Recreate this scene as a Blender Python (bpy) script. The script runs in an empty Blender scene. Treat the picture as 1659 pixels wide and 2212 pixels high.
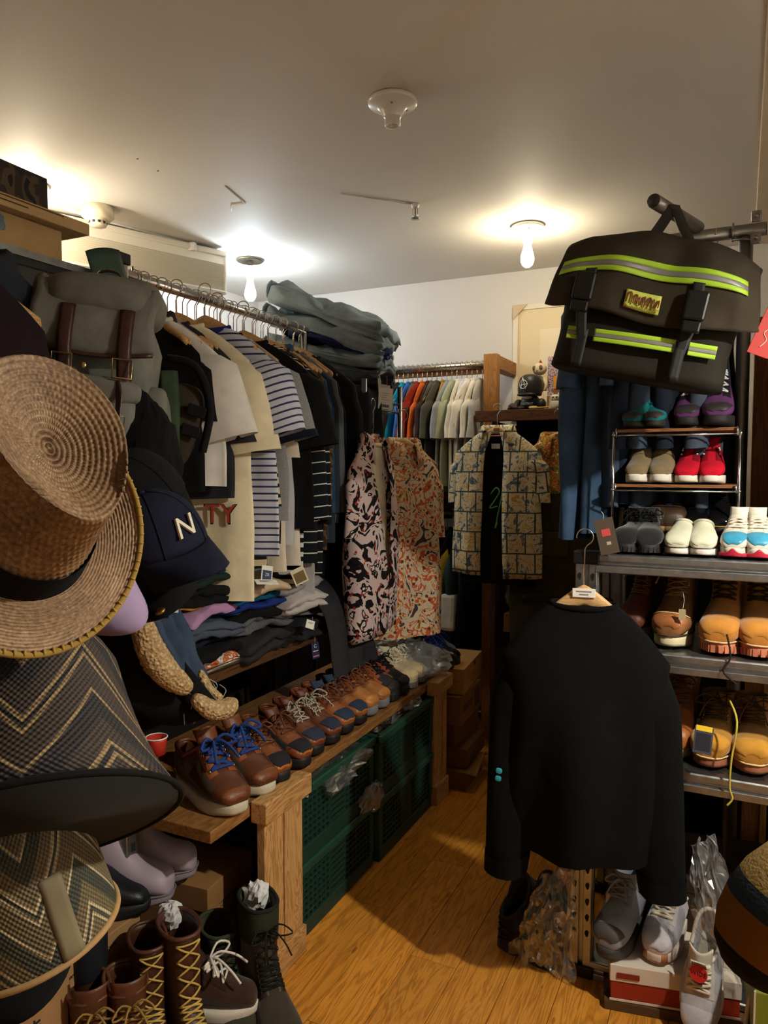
import bpy, math, random
from mathutils import Vector, Matrix, Euler, noise
R = math.radians
sc = bpy.context.scene
col = sc.collection
random.seed(7)

# ------------------------------------------------------------------ camera
F_PX = 1600.0; CX, CY = 829.5, 1106.0
YAW, PITCH, EYE = R(25.7), R(3.4), 1.5
cam_d = bpy.data.cameras.new('camera'); cam = bpy.data.objects.new('camera', cam_d); col.objects.link(cam)
cam.location = (0, 0, EYE); cam.rotation_euler = (R(90) - PITCH, 0, YAW)
cam_d.sensor_fit = 'VERTICAL'; cam_d.sensor_height = 36.0; cam_d.lens = 36.0 * F_PX / 2212.0
cam_d.clip_start = 0.02
sc.camera = cam
sc.cycles.max_bounces = 5; sc.cycles.diffuse_bounces = 3; sc.cycles.glossy_bounces = 3; sc.cycles.transparent_max_bounces = 8; sc.cycles.adaptive_threshold = 0.02; sc.cycles.caustics_reflective = False; sc.cycles.caustics_refractive = False

# ------------------------------------------------------------------ world, exposure
wd = bpy.data.worlds.new('world'); sc.world = wd; wd.use_nodes = True
wd.node_tree.nodes['Background'].inputs[0].default_value = (0.02, 0.02, 0.022, 1)
wd.node_tree.nodes['Background'].inputs[1].default_value = 0.3
sc.view_settings.view_transform = 'Standard'; sc.view_settings.look = 'None'
sc.view_settings.gamma = 1.0; sc.view_settings.use_curve_mapping = False
sc.view_settings.exposure = 0.88
BULB_WARM = 95.0; BULB_COOL = 150.0; BULB_LEFT = 90.0; BULB_NEAR = 1450.0      # radiance of the glowing bulbs

# ------------------------------------------------------------------ where things stand: a sight line met with a plane of the room
def ray(px, py):
    a = (px - CX) / F_PX; b = (py - CY) / F_PX
    fw = math.cos(PITCH) - b * math.sin(PITCH); up = -(b * math.cos(PITCH) + math.sin(PITCH))
    return Vector((a * math.cos(YAW) - fw * math.sin(YAW), a * math.sin(YAW) + fw * math.cos(YAW), up))
EYEV = Vector((0, 0, EYE))
def aX(px, py, v): r = ray(px, py); return EYEV + r * (v / r.x)
def aY(px, py, v): r = ray(px, py); return EYEV + r * (v / r.y)
def aZ(px, py, v): r = ray(px, py); return EYEV + r * ((v - EYE) / r.z)
def aD(px, py, d): return EYEV + ray(px, py) * d

# ------------------------------------------------------------------ mesh helpers
def nz(x, y=0.0, z=0.0): return noise.noise(Vector((x, y, z)))
def lerp(a, b, t): return a + (b - a) * t
def sg(v, p): return math.copysign(abs(v) ** p, v)
def smooth(t): t = max(0, min(1, t)); return t * t * (3 - 2 * t)
def interp(lst, t):
    """Catmull-Rom through equal-length tuples, t in 0..1"""
    n = len(lst) - 1; f = max(0, min(n - 1e-6, t * n)); i = int(f); f -= i
    p0 = lst[max(i - 1, 0)]; p1 = lst[i]; p2 = lst[i + 1]; p3 = lst[min(i + 2, n)]
    return tuple(.5 * (2 * b + (c - a) * f + (2 * a - 5 * b + 4 * c - d) * f * f + (3 * b - a - 3 * c + d) * f ** 3)
                 for a, b, c, d in zip(p0, p1, p2, p3))
def spline(pts, n): return [Vector(interp([tuple(p) for p in pts], i / (n - 1))) for i in range(n)]

class MB:
    def __init__(s): s.v = []; s.f = []
    def add(s, vs, fs):
        o = len(s.v); s.v += [tuple(v) for v in vs]; s.f += [tuple(i + o for i in f) for f in fs]; return s
    def box(s, x0, y0, z0, x1, y1, z1):
        vs = [(x, y, z) for z in (z0, z1) for y in (y0, y1) for x in (x0, x1)]
        return s.add(vs, [(0, 2, 3, 1), (4, 5, 7, 6), (0, 1, 5, 4), (2, 6, 7, 3), (0, 4, 6, 2), (1, 3, 7, 5)])
    def obox(s, c, d, M):
        vs = [M @ Vector((x * d[0] / 2, y * d[1] / 2, z * d[2] / 2)) + Vector(c) for z in (-1, 1) for y in (-1, 1) for x in (-1, 1)]
        return s.add(vs, [(0, 2, 3, 1), (4, 5, 7, 6), (0, 1, 5, 4), (2, 6, 7, 3), (0, 4, 6, 2), (1, 3, 7, 5)])
    def loft(s, rings, cap0=False, cap1=False, closed=True):
        n = len(rings[0]); vs = [p for r in rings for p in r]; fs = []
        for i in range(len(rings) - 1):
            for j in range(n if closed else n - 1):
                k = (j + 1) % n; fs.append((i * n + j, i * n + k, (i + 1) * n + k, (i + 1) * n + j))
        if cap0: fs.append(tuple(range(n - 1, -1, -1)))
        if cap1: fs.append(tuple((len(rings) - 1) * n + j for j in range(n)))
        return s.add(vs, fs)
    def tube(s, pts, r, n=8, closed=False, cap=True, flat=1.0):
        pts = [Vector(p) for p in pts]; rings = []; m = len(pts); up = None
        for i, p in enumerate(pts):
            if closed: t = pts[(i + 1) % m] - pts[i - 1]
            else: t = pts[min(i + 1, m - 1)] - pts[max(i - 1, 0)]
            if t.length < 1e-9: t = Vector((0, 0, 1))
            t.normalize()
            if up is None: up = Vector((0, 0, 1)) if abs(t.z) < .9 else Vector((1, 0, 0))
            a = up - t * up.dot(t)
            if a.length < 1e-6: a = Vector((1, 0, 0)).cross(t)
            a.normalize(); b = t.cross(a); up = a
            rr = r(i / max(1, m - 1)) if callable(r) else r
            rings.append([p + a * (rr * flat * math.cos(q)) + b * (rr * math.sin(q)) for q in [2 * math.pi * k / n for k in range(n)]])
        if closed: rings.append(rings[0])
        return s.loft(rings, cap and not closed, cap and not closed)
    def cyl(s, p0, p1, r, n=16): return s.tube([p0, p1], r, n)
    def lathe(s, prof, n=32, c=(0, 0, 0)):
        rings = [[(c[0] + r * math.cos(2 * math.pi * k / n), c[1] + r * math.sin(2 * math.pi * k / n), c[2] + z) for k in range(n)] for r, z in prof]
        return s.loft(rings, prof[0][0] > 1e-6, prof[-1][0] > 1e-6)
    def grid(s, fn, nu, nv):
        vs = [fn(i / nu, j / nv) for i in range(nu + 1) for j in range(nv + 1)]
        return s.add(vs, [(i * (nv + 1) + j, i * (nv + 1) + j + 1, (i + 1) * (nv + 1) + j + 1, (i + 1) * (nv + 1) + j) for i in range(nu) for j in range(nv)])
    def blob(s, c, d, e=1.0, n=20, m=12, fn=None):
        rings = []
        for i in range(m + 1):
            a = -math.pi / 2 + math.pi * i / m; ca = max(abs(math.cos(a)), 1e-3) ** e; sa = sg(math.sin(a), e); rg = []
            for k in range(n):
                b = 2 * math.pi * k / n
                p = Vector((d[0] * ca * sg(math.cos(b), e), d[1] * ca * sg(math.sin(b), e), d[2] * sa))
                if fn: p = fn(p)
                rg.append(p + Vector(c))
            rings.append(rg)
        return s.loft(rings, True, True)
    def build(s, name, m, parent=None, loc=None, rot=None, smooth=True, bevel=0, solid=0, sub=0, kind=None):
        me = bpy.data.meshes.new(name); me.from_pydata(s.v, [], s.f); me.update()
        if smooth: me.polygons.foreach_set('use_smooth', [True] * len(me.polygons))
        if m: me.materials.append(m)
        return link(name, me, parent, loc, rot, bevel, solid, sub, kind)
def link(name, me, parent=None, loc=None, rot=None, bevel=0, solid=0, sub=0, kind=None):
    o = bpy.data.objects.new(name, me); col.objects.link(o)
    if parent: o.parent = parent
    if loc is not None: o.location = loc
    if rot is not None: o.rotation_euler = rot
    if solid: d = o.modifiers.new('solid', 'SOLIDIFY'); d.thickness = solid; d.offset = -1
    if bevel: d = o.modifiers.new('bevel', 'BEVEL'); d.width = bevel; d.segments = 2; d.limit_method = 'ANGLE'; d.angle_limit = R(40)
    if sub: d = o.modifiers.new('sub', 'SUBSURF'); d.levels = sub; d.render_levels = sub
    if kind: o['kind'] = kind
    return o
def tag(o, label, cat, group=None):
    o['label'] = label; o['category'] = cat
    if group: o['group'] = group
    return o
def thing(name, label, cat, loc=(0, 0, 0), rot=0, group=None):
    o = bpy.data.objects.new(name, None); col.objects.link(o); o.empty_display_size = .05
    o.location = loc; o.rotation_euler = rot if not isinstance(rot, (int, float)) else (0, 0, rot)
    return tag(o, label, cat, group)
def struct(o): o['kind'] = 'structure'; return o
KIDS = {}
def copy_tree(o, parent=None):
    c = o.copy(); col.objects.link(c)
    if parent: c.parent = parent
    for ch in list(o.children): copy_tree(ch, c)
    return c
class Proto:
    """builds a thing once; the first placing moves it, later ones copy it"""
    def __init__(s, root): s.root = root; s.used = False
    def put(s, loc, rot, label, cat=None, group=None, mirror=False, scale=1.0):
        o = s.root if not s.used else copy_tree(s.root); s.used = True
        o.location = loc; o.rotation_euler = rot if not isinstance(rot, (int, float)) else (0, 0, rot)
        o.scale = (scale, -scale if mirror else scale, scale)
        o['label'] = label
        if cat: o['category'] = cat
        if group: o['group'] = group
        return o
def text(name, body, size, m, parent, loc, rot, depth=.0006, align='CENTER', shear=0, sx=1.0):
    cu = bpy.data.curves.new(name, 'FONT'); cu.body = body; cu.size = size; cu.extrude = depth; cu.align_x = align; cu.align_y = 'CENTER'; cu.shear = shear; cu.resolution_u = 2
    t = bpy.data.objects.new(name, cu); col.objects.link(t)
    dg = bpy.context.evaluated_depsgraph_get(); me = bpy.data.meshes.new_from_object(t.evaluated_get(dg)); me.name = name
    bpy.data.objects.remove(t)
    me.materials.clear(); me.materials.append(m)
    if sx != 1.0:
        for v in me.vertices: v.co.x *= sx
    return link(name, me, parent, loc, rot)

# ------------------------------------------------------------------ materials
def C(r, g, b):
    f = lambda v: (v / 255 / 12.92) if v / 255 <= .04045 else ((v / 255 + .055) / 1.055) ** 2.4
    return (f(r), f(g), f(b), 1)
def mul(c, k): return (min(1, c[0] * k), min(1, c[1] * k), min(1, c[2] * k), 1)
MATS = {}
class NM:
    def __init__(s, name, rough=.8, metal=0, spec=.3, **kw):
        s.m = bpy.data.materials.new(name); s.m.use_nodes = True; s.t = s.m.node_tree; s.b = s.t.nodes['Principled BSDF']
        s.b.inputs['Roughness'].default_value = rough; s.b.inputs['Metallic'].default_value = metal
        s.b.inputs['Specular IOR Level'].default_value = spec
        for k, v in kw.items(): s.b.inputs[k.replace('_', ' ')].default_value = v
        s._co = None
    def n(s, typ, **kw):
        x = s.t.nodes.new(typ)
        for k, v in kw.items():
            if k.startswith('i_'): x.inputs[k[2:].replace('_', ' ')].default_value = v
            else: setattr(x, k, v)
        return x
    def l(s, a, b): s.t.links.new(a, b)
    def co(s, scale=None, which='Object', rot=None):
        if s._co is None: s._co = s.n('ShaderNodeTexCoord')
        o = s._co.outputs[which]
        if scale is None and rot is None: return o
        mp = s.n('ShaderNodeMapping'); s.l(o, mp.inputs['Vector'])
        if scale is not None: mp.inputs['Scale'].default_value = scale
        if rot is not None: mp.inputs['Rotation'].default_value = rot
        return mp.outputs[0]
    def noise(s, scale, detail=3, rough=.5, vec=None, dist=0):
        x = s.n('ShaderNodeTexNoise'); x.inputs['Scale'].default_value = scale; x.inputs['Detail'].default_value = detail
        x.inputs['Roughness'].default_value = rough; x.inputs['Distortion'].default_value = dist
        s.l(vec if vec is not None else s.co(), x.inputs['Vector']); return x.outputs[0]
    def vor(s, scale, out='Distance', vec=None, feat='F1', rnd=1.0):
        x = s.n('ShaderNodeTexVoronoi', feature=feat); x.inputs['Scale'].default_value = scale; x.inputs['Randomness'].default_value = rnd
        s.l(vec if vec is not None else s.co(), x.inputs['Vector']); return x.outputs[out]
    def ramp(s, fac, stops, mode='LINEAR'):
        x = s.n('ShaderNodeValToRGB'); e = x.color_ramp; e.interpolation = mode
        while len(e.elements) < len(stops): e.elements.new(.5)
        for el, (p, c) in zip(e.elements, stops): el.position = p; el.color = c if len(c) == 4 else (*c, 1)
        s.l(fac, x.inputs[0]); return x.outputs[0]
    def math(s, op, a, b=None):
        x = s.n('ShaderNodeMath', operation=op)
        for i, v in enumerate((a, b)):
            if v is None: continue
            if isinstance(v, (int, float)): x.inputs[i].default_value = v
            else: s.l(v, x.inputs[i])
        return x.outputs[0]
    def mix(s, fac, a, b):
        x = s.n('ShaderNodeMix', data_type='RGBA')
        for k, v in ((0, fac), (6, a), (7, b)):
            if isinstance(v, (int, float)): x.inputs[k].default_value = v
            elif isinstance(v, tuple): x.inputs[k].default_value = v
            else: s.l(v, x.inputs[k])
        return x.outputs[2]
    def xyz(s, vec=None):
        x = s.n('ShaderNodeSeparateXYZ'); s.l(vec if vec is not None else s.co(), x.inputs[0]); return x.outputs
    def color(s, c):
        if isinstance(c, tuple): s.b.inputs['Base Color'].default_value = c
        else: s.l(c, s.b.inputs['Base Color'])
        return s
    def bump(s, h, strength=.3, dist=.002):
        x = s.n('ShaderNodeBump'); x.inputs['Strength'].default_value = strength; x.inputs['Distance'].default_value = dist
        s.l(h, x.inputs['Height']); s.l(x.outputs[0], s.b.inputs['Normal']); return s
def cached(fn):
    def w(*a, **k):
        key = (fn.__name__, a, tuple(sorted(k.items())))
        if key not in MATS: MATS[key] = fn(*a, **k)
        return MATS[key]
    return w
@cached
def fab(c, var=.12, rough=.95, bump=.25, scale=900):
    n = NM('fabric', rough, spec=.15); f = n.noise(14, 2); n.color(n.ramp(f, [(.3, mul(c, 1 - var)), (.7, mul(c, 1 + var))]))
    n.bump(n.noise(34, 3), bump * 1.2, .005); return n.m
@cached
def heather(c, c2, rough=.95):
    n = NM('heather', rough, spec=.15); f = n.noise(260, 4, .8); n.color(n.ramp(f, [(.35, c), (.65, c2)])); n.bump(f, .3, .001); return n.m
@cached
def leather(c, rough=.42, var=.25, bump=.25):
    n = NM('leather', rough, spec=.45); f = n.noise(18, 5, .6); n.color(n.ramp(f, [(.3, mul(c, 1 - var)), (.72, mul(c, 1 + var))]))
    n.bump(n.math('ADD', n.vor(420), n.math('MULTIPLY', n.noise(40, 4), 2)), bump, .0015); return n.m
@cached
def suede(c, var=.15): 
    n = NM('suede', 1.0, spec=.1, Sheen_Weight=.3); f = n.noise(30, 5, .6); n.color(n.ramp(f, [(.3, mul(c, 1 - var)), (.7, mul(c, 1 + var))])); n.bump(n.noise(700, 2), .3, .001); return n.m
@cached
def plain(c, rough=.5, metal=0.0, spec=.4): return NM('plain', rough, metal, spec).color(c).m
@cached
def metal(c, rough=.3, var=.1):
    n = NM('metal', rough, 1.0); f = n.noise(35, 5, .7); n.color(n.ramp(f, [(.3, mul(c, 1 - var)), (.7, mul(c, 1 + var))]))
    rr = n.math('ADD', n.math('MULTIPLY', n.noise(60, 4), .25), rough - .1); n.l(rr, n.b.inputs['Roughness']); return n.m
@cached
def glow(c, s):
    m = bpy.data.materials.new('lit_bulb'); m.use_nodes = True; b = m.node_tree.nodes['Principled BSDF']
    b.inputs['Base Color'].default_value = (.8, .8, .8, 1); b.inputs['Emission Color'].default_value = c; b.inputs['Emission Strength'].default_value = s; return m
@cached
def wood(c, c2, axis='Y', scale=1.0, rough=.5, ring=22):
    n = NM('wood', rough, spec=.35); sca = {'X': (1.2, 9, 9), 'Y': (9, 1.2, 9), 'Z': (9, 9, 1.2)}[axis]
    v = n.co(tuple(k * scale for k in sca)); w = n.noise(1.6, 4, .55, v, 1.2)
    f = n.math('FRACT', n.math('MULTIPLY', w, ring * .45)); tri = n.math('ABSOLUTE', n.math('SUBTRACT', f, .5))
    fine = n.noise(14, 4, .6, n.co(tuple(k * scale * 3 for k in sca)))
    g = n.math('ADD', n.math('MULTIPLY', tri, 1.1), n.math('MULTIPLY', fine, .5))
    n.color(n.ramp(g, [(.2, c2), (.62, c)])); n.bump(g, .12, .001); return n.m
@cached
def stripe(c1, c2, period, duty=.5, axis=2, wob=0.0, rough=.95):
    n = NM('striped_cloth', rough, spec=.15); a = n.xyz()[axis]
    if wob: a = n.math('ADD', a, n.math('MULTIPLY', n.noise(6, 2), wob))
    f = n.math('FRACT', n.math('ADD', n.math('DIVIDE', a, period), 50.0))
    fac = n.math('LESS_THAN', f, duty); sh = n.noise(14, 3)
    n.color(n.mix(fac, n.ramp(sh, [(.3, mul(c1, .88)), (.7, mul(c1, 1.1))]), c2)); n.bump(n.noise(800, 2), .25, .002); return n.m
@cached
def denim(c, var=.3):
    n = NM('denim', .95, spec=.15); f = n.math('ADD', n.math('MULTIPLY', n.noise(9, 5, .65), .8), n.math('MULTIPLY', n.noise(500, 2), .2))
    n.color(n.ramp(f, [(.3, mul(c, 1 - var)), (.7, mul(c, 1 + var * 1.5))]))
    n.bump(n.math('ADD', n.noise(900, 2), n.math('MULTIPLY', n.noise(24, 4), 3)), .4, .003); return n.m
@cached
def blotch(cols, scale, scale2=None, rough=.92, dist=2.0, name='printed_cloth'):
    """blocks of colours with curly edges"""
    n = NM(name, rough, spec=.15); f = n.noise(scale, 2, .5, None, dist); k = len(cols)
    st = [(0.0, cols[0])] + [(.28 + .44 * i / (k - 1), cols[i]) for i in range(1, k)]
    a = n.ramp(f, st, 'CONSTANT')
    if scale2:
        d = n.math('LESS_THAN', n.vor(scale2), .22); a = n.mix(d, a, cols[-1])
    n.color(a); n.bump(n.noise(700, 2), .25, .002); return n.m
@cached
def clear_film(tint=(.9, .92, .95, 1), amount=.8):
    m = bpy.data.materials.new('clear_film'); m.use_nodes = True; t = m.node_tree; t.nodes.clear()
    o = t.nodes.new('ShaderNodeOutputMaterial'); a = t.nodes.new('ShaderNodeBsdfTransparent'); g = t.nodes.new('ShaderNodeBsdfGlossy'); d = t.nodes.new('ShaderNodeBsdfDiffuse')
    a.inputs[0].default_value = tint; g.inputs['Roughness'].default_value = .12; g.inputs[0].default_value = (1, 1, 1, 1); d.inputs[0].default_value = (.6, .6, .6, 1)
    lw = t.nodes.new('ShaderNodeLayerWeight'); lw.inputs[0].default_value = .45
    x = t.nodes.new('ShaderNodeMixShader'); y = t.nodes.new('ShaderNodeMixShader'); y.inputs[0].default_value = 1 - amount
    mr = t.nodes.new('ShaderNodeMapRange'); mr.inputs[3].default_value = .06; mr.inputs[4].default_value = .6
    t.links.new(lw.outputs['Facing'], mr.inputs[0]); t.links.new(mr.outputs[0], x.inputs[0])
    t.links.new(a.outputs[0], x.inputs[1]); t.links.new(g.outputs[0], x.inputs[2]); t.links.new(x.outputs[0], y.inputs[1]); t.links.new(d.outputs[0], y.inputs[2])
    t.links.new(y.outputs[0], o.inputs[0]); return m

BLACK = C(20, 20, 22); NAVY = C(24, 28, 42); WHITE = C(225, 222, 214); CREAM = C(226, 214, 180); KRAFT = C(176, 132, 84); GREYC = C(120, 120, 120)
K_BLACK = lambda: fab(BLACK); 
CHROME = lambda: metal(C(200, 200, 200), .18)
GALV = lambda: metal(C(165, 168, 170), .36, .18)
STEEL = lambda: metal(C(150, 150, 150), .35)
KRAFTM = lambda: card(KRAFT)
@cached
def card(c):
    n = NM('cardboard', .85, spec=.2); f = n.noise(8, 5, .6); n.color(n.ramp(f, [(.3, mul(c, .88)), (.7, mul(c, 1.08))])); n.bump(n.noise(300, 3), .08, .001); return n.m
# ------------------------------------------------------------------ the room
CEIL = 2.65
XL, XR, YB, YF = -3.05, 1.35, 4.32, -1.6
def plaster(c, name):
    n = NM(name, .75, spec=.25); f = n.noise(1.6, 6, .6); n.color(n.ramp(f, [(.3, mul(c, .97)), (.7, mul(c, 1.02))])); return n.m
WALLM = plaster(C(222, 215, 208), 'wall_paint'); CEILM = plaster(C(222, 217, 209), 'ceiling_paint'); CEILM.node_tree.nodes['Principled BSDF'].inputs['Roughness'].default_value = .65
struct(MB().box(XL, YB, 0, XR, YB + .1, CEIL).build('wall_back', WALLM, smooth=False))
struct(MB().box(XL - .1, YF, 0, XL, YB, CEIL).build('wall_left', WALLM, smooth=False))
struct(MB().box(XR, YF, 0, XR + .1, YB, CEIL).build('wall_right', WALLM, smooth=False))
struct(MB().box(XL, YF - .1, 0, XR, YF, CEIL).build('wall_front', WALLM, smooth=False))
struct(MB().box(XL, YF, CEIL, XR, YB, CEIL + .1).build('ceiling', CEILM, smooth=False))
fl = struct(MB().box(XL, YF, -.1, XR, YB, -.012).build('floor', plain(C(60, 40, 25), .9), smooth=False))
def floor_mat():
    n = NM('laminate', .33, spec=.45); oi = n.n('ShaderNodeObjectInfo').outputs
    ad = n.n('ShaderNodeVectorMath', operation='ADD'); n.l(n.co(), ad.inputs[0])
    mv = n.n('ShaderNodeVectorMath', operation='SCALE'); mv.inputs[0].default_value = (7, 13, 3); n.l(oi['Random'], mv.inputs['Scale']); n.l(mv.outputs[0], ad.inputs[1])
    mp = n.n('ShaderNodeMapping'); mp.inputs['Scale'].default_value = (11, 1.1, 11); n.l(ad.outputs[0], mp.inputs[0])
    w = n.noise(1.5, 4, .55, mp.outputs[0], 1.0); f = n.math('ABSOLUTE', n.math('SUBTRACT', n.math('FRACT', n.math('MULTIPLY', w, 9)), .5))
    mp2 = n.n('ShaderNodeMapping'); mp2.inputs['Scale'].default_value = (60, 4, 60); n.l(ad.outputs[0], mp2.inputs[0])
    fine = n.noise(3, 4, .6, mp2.outputs[0]); g = n.math('ADD', f, n.math('MULTIPLY', fine, .7))
    mp3 = n.n('ShaderNodeMapping'); mp3.inputs['Scale'].default_value = (9, 3.2, 9); n.l(ad.outputs[0], mp3.inputs[0])
    knot = n.math('LESS_THAN', n.vor(1.6, 'Distance', mp3.outputs[0]), .10)
    c = n.ramp(g, [(.3, C(168, 108, 34)), (.75, C(214, 144, 54))]); c = n.mix(n.math('MULTIPLY', knot, .5), c, C(92, 46, 16))
    tone = n.ramp(oi['Random'], [(0, (.86, .86, .86)), (1, (1.08, 1.06, 1.04))])
    x = n.n('ShaderNodeMix', data_type='RGBA', blend_type='MULTIPLY'); x.inputs[0].default_value = 1; n.l(c, x.inputs[6]); n.l(tone, x.inputs[7])
    n.color(x.outputs[2]); n.bump(g, .06, .001); return n.m
FLM = floor_mat()
PW, PL = .148, .92
plank_me = None
for i in range(15):
    for j in range(6):
        x = -1.62 + i * PW; y0 = -.25 + (i * .37 % PL) + j * PL - .5
        y1 = min(y0 + PL, YB); y0 = max(y0, -.4)
        if y1 - y0 < .1: continue
        o = MB().box(.0008, 0, -.012, PW - .0008, y1 - y0 - .0012, 0).build('floor_plank', FLM, fl, (x, y0, 0), smooth=False, bevel=.0012) if (plank_me is None or abs(y1 - y0 - PL) > .01) else link('floor_plank', plank_me, fl, (x, y0, 0), bevel=.0012)
        if plank_me is None and abs(y1 - y0 - PL) < .01: plank_me = o.data
# rest of floor surface beyond the planks: one sheet of the same laminate
struct(MB().box(-3.05, YF, -.012, -1.62, YB, 0).build('floor_side', FLM, smooth=False)); struct(MB().box(-1.62 + 15 * PW, YF, -.012, XR, YB, 0).build('floor_edge', FLM, smooth=False)); struct(MB().box(-1.62, YF, -.012, -1.62 + 15 * PW, -.4, 0).build('floor_near', FLM, smooth=False))
# pilaster edge at the right of the picture, under the ceiling
struct(MB().box(.03, 1.2, CEIL - .010, .16, 4.3, CEIL).build('trim_1', plaster(C(226, 206, 180), 'trim_paint'), smooth=False, bevel=.004))
# wooden door lining at the far right
# ---- ceiling fittings
PORC = plain(C(232, 230, 226), .2, 0, .5)
def bulb_mesh(m, parent, z, s=1.0):
    p = [(.0, -.128), (.012, -.126), (.024, -.116), (.031, -.1), (.032, -.085), (.028, -.065), (.021, -.042), (.0165, -.02), (.016, 0)]
    return MB().lathe([(r * s, q * s) for r, q in p], 14).build('bulb', m, parent, (0, 0, z))
def socket(loc, label, m=None, drop=0.0, rose=True):
    t = thing('ceiling_lamp', label, 'lamp', loc)
    pr = [(.001, 0), (.072, 0), (.078, -.006), (.078, -.014), (.074, -.018), (.05, -.024), (.036, -.036), (.028, -.052), (.026, -.056), (.024, -.056), (.024, -.08), (.019, -.08), (.018, -.06), (.001, -.06)]
    k = .8 if drop else 1.0
    MB().lathe([(r * k, z * k) for r, z in pr], 32).build('socket', PORC, t, (0, 0, -drop))
    if drop:
        MB().lathe([(.03, 0), (.075, 0), (.075, -.006), (.068, -.012), (.034, -.012), (.03, 0)], 32).build('ceiling_plate', metal(C(150, 140, 125), .5), t)
        for a in (-1, 1): MB().tube(spline([(a * .006, 0, 0), (a * .016, .004, -drop * .5), (a * .004, 0, -drop)], 8), .002, 6).build('wire', plain(C(150, 60, 60) if a > 0 else C(90, 90, 110), .5), t)
    else:
        for a in (.6, -1.2): MB().blob((.045 * math.cos(a), .045 * math.sin(a), -.03), (.004, .004, .002)).build('screw', STEEL(), t)
    if m: bulb_mesh(m, t, -(drop + .068 * k))
    return t
WARM = glow((1.0, .86, .60, 1), BULB_WARM); COOL = glow((.80, .92, 1.0, 1), BULB_COOL); LEFTB = glow((1.0, .88, .66, 1), BULB_LEFT); NEARB = glow((1.0, .96, .83, 1), BULB_NEAR)
socket(aZ(848, 215, CEIL), 'empty white porcelain lamp socket on the ceiling without a bulb')
socket(aZ(1140, 487, CEIL), 'lit warm bulb in a white socket near the messenger bag', WARM)
socket(aZ(540, 561, CEIL), 'lit cool white bulb hanging loose on wires above the jeans', COOL, drop=.045)
socket(aZ(62, 398, CEIL), 'lit warm ceiling bulb hidden behind the boxes at upper left', LEFTB)
nt_ = socket(Vector((.75, 1.35, CEIL)), 'lit shaded pendant bulb hanging out of view at the right', NEARB, drop=.34)
MB().lathe([(.022, -.37), (.04, -.40), (.085, -.47), (.115, -.515), (.118, -.518), (.088, -.468), (.042, -.396), (.02, -.365)], 36).build('metal_shade', plain(C(40, 40, 40), .4), nt_)  # shade added out of view, shaped to keep direct light off ceiling and hats
t = thing('pendant_lamp', 'small lit bulb hanging low behind the grey canvas backpack', 'lamp', aX(85, 618, -2.55)); MB().cyl((0, 0, 0), (0, 0, CEIL - t.location.z), .003, 6).build('cord', plain(C(30, 30, 30)), t); MB().cyl((0, 0, .0), (0, 0, .04), .016).build('socket', PORC, t); bulb_mesh(glow((1.0, .74, .42, 1), 40.0), t, .0)
# smoke detector
t = thing('smoke_detector', 'round cream smoke detector on the ceiling at left', 'detector', aZ(211, 447, CEIL))
CRM = plain(C(226, 214, 190), .45)
MB().lathe([(.001, 0), (.066, 0), (.066, -.02), (.068, -.022), (.068, -.045), (.055, -.056), (.04, -.058), (.04, -.064), (.001, -.064)], 36).build('housing', CRM, t)
MB().lathe([(.038, -.062), (.038, -.078), (.034, -.084), (.001, -.084)], 30).build('sensor_cap', CRM, t)
for k in range(10):
    a = 2 * math.pi * k / 10; M = Matrix.Rotation(a, 3, 'Z'); MB().obox(M @ Vector((.0375, 0, -.071)), (.003, .012, .01), M).build('vent_slot', plain(C(30, 28, 26)), t)
# sprinkler / hook fitting
t = thing('ceiling_hook', 'small metal fitting screwed to the ceiling between the two bulbs', 'fitting', aZ(897, 441, CEIL))
MB().lathe([(.001, 0), (.02, 0), (.016, -.012), (.012, -.02), (.001, -.02)], 16).build('base', PORC, t)
MB().tube([(.011, 0, -.015), (.011, 0, -.05), (.0, 0, -.058), (-.011, 0, -.05), (-.011, 0, -.015)], .0022, 6).build('frame', CHROME(), t)
MB().lathe([(.001, -.06), (.019, -.06), (.019, -.064), (.001, -.064)], 16).build('deflector', STEEL(), t)
MB().cyl((0, 0, -.02), (0, 0, -.06), .003, 6).build('stem', plain(C(150, 60, 50)), t)
a, b = aZ(735, 418, CEIL), aZ(893, 440, CEIL)
MB().tube([a, b], .004, 6).build('ceiling_conduit', CEILM); tag(bpy.data.objects['ceiling_conduit'], 'thin painted cable run across the ceiling to the metal fitting', 'cable')
a, b, c_ = aZ(133, 449, CEIL - .004), aZ(236, 479, CEIL - .004), aZ(410, 527, CEIL - .004)
tag(MB().tube([a, b, c_], .007, 6).build('cable_duct', PORC), 'thin white cable duct along the ceiling beside the smoke detector', 'cable')
t = tag(MB().obox(aZ(413, 533, CEIL - .03), (.05, .03, .04), Matrix.Rotation(.3, 3, 'Z')).build('junction_box', PORC, bevel=.004, smooth=False), 'small white junction box at the end of the ceiling duct', 'box')
for q, (x, y) in enumerate([(297, 343), (341, 369)]):
    tag(MB().blob((0, 0, 0), (.006, .003, .002)).build('ceiling_nail', plain(C(60, 50, 40), .5), loc=aZ(x, y, CEIL)), ['dark old nail stub in the left part of the ceiling', 'tiny dark screw head in the ceiling below the nail stub'][q], 'nail')
tag(MB().tube([aZ(500, 456, CEIL - .004), aZ(500, 444, CEIL - .003), aZ(530, 440, CEIL - .003), aZ(486, 402, CEIL - .002)], .0025, 6).build('ceiling_wire', CEILM), 'short painted wire end on the ceiling above the cool bulb', 'wire')
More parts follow.
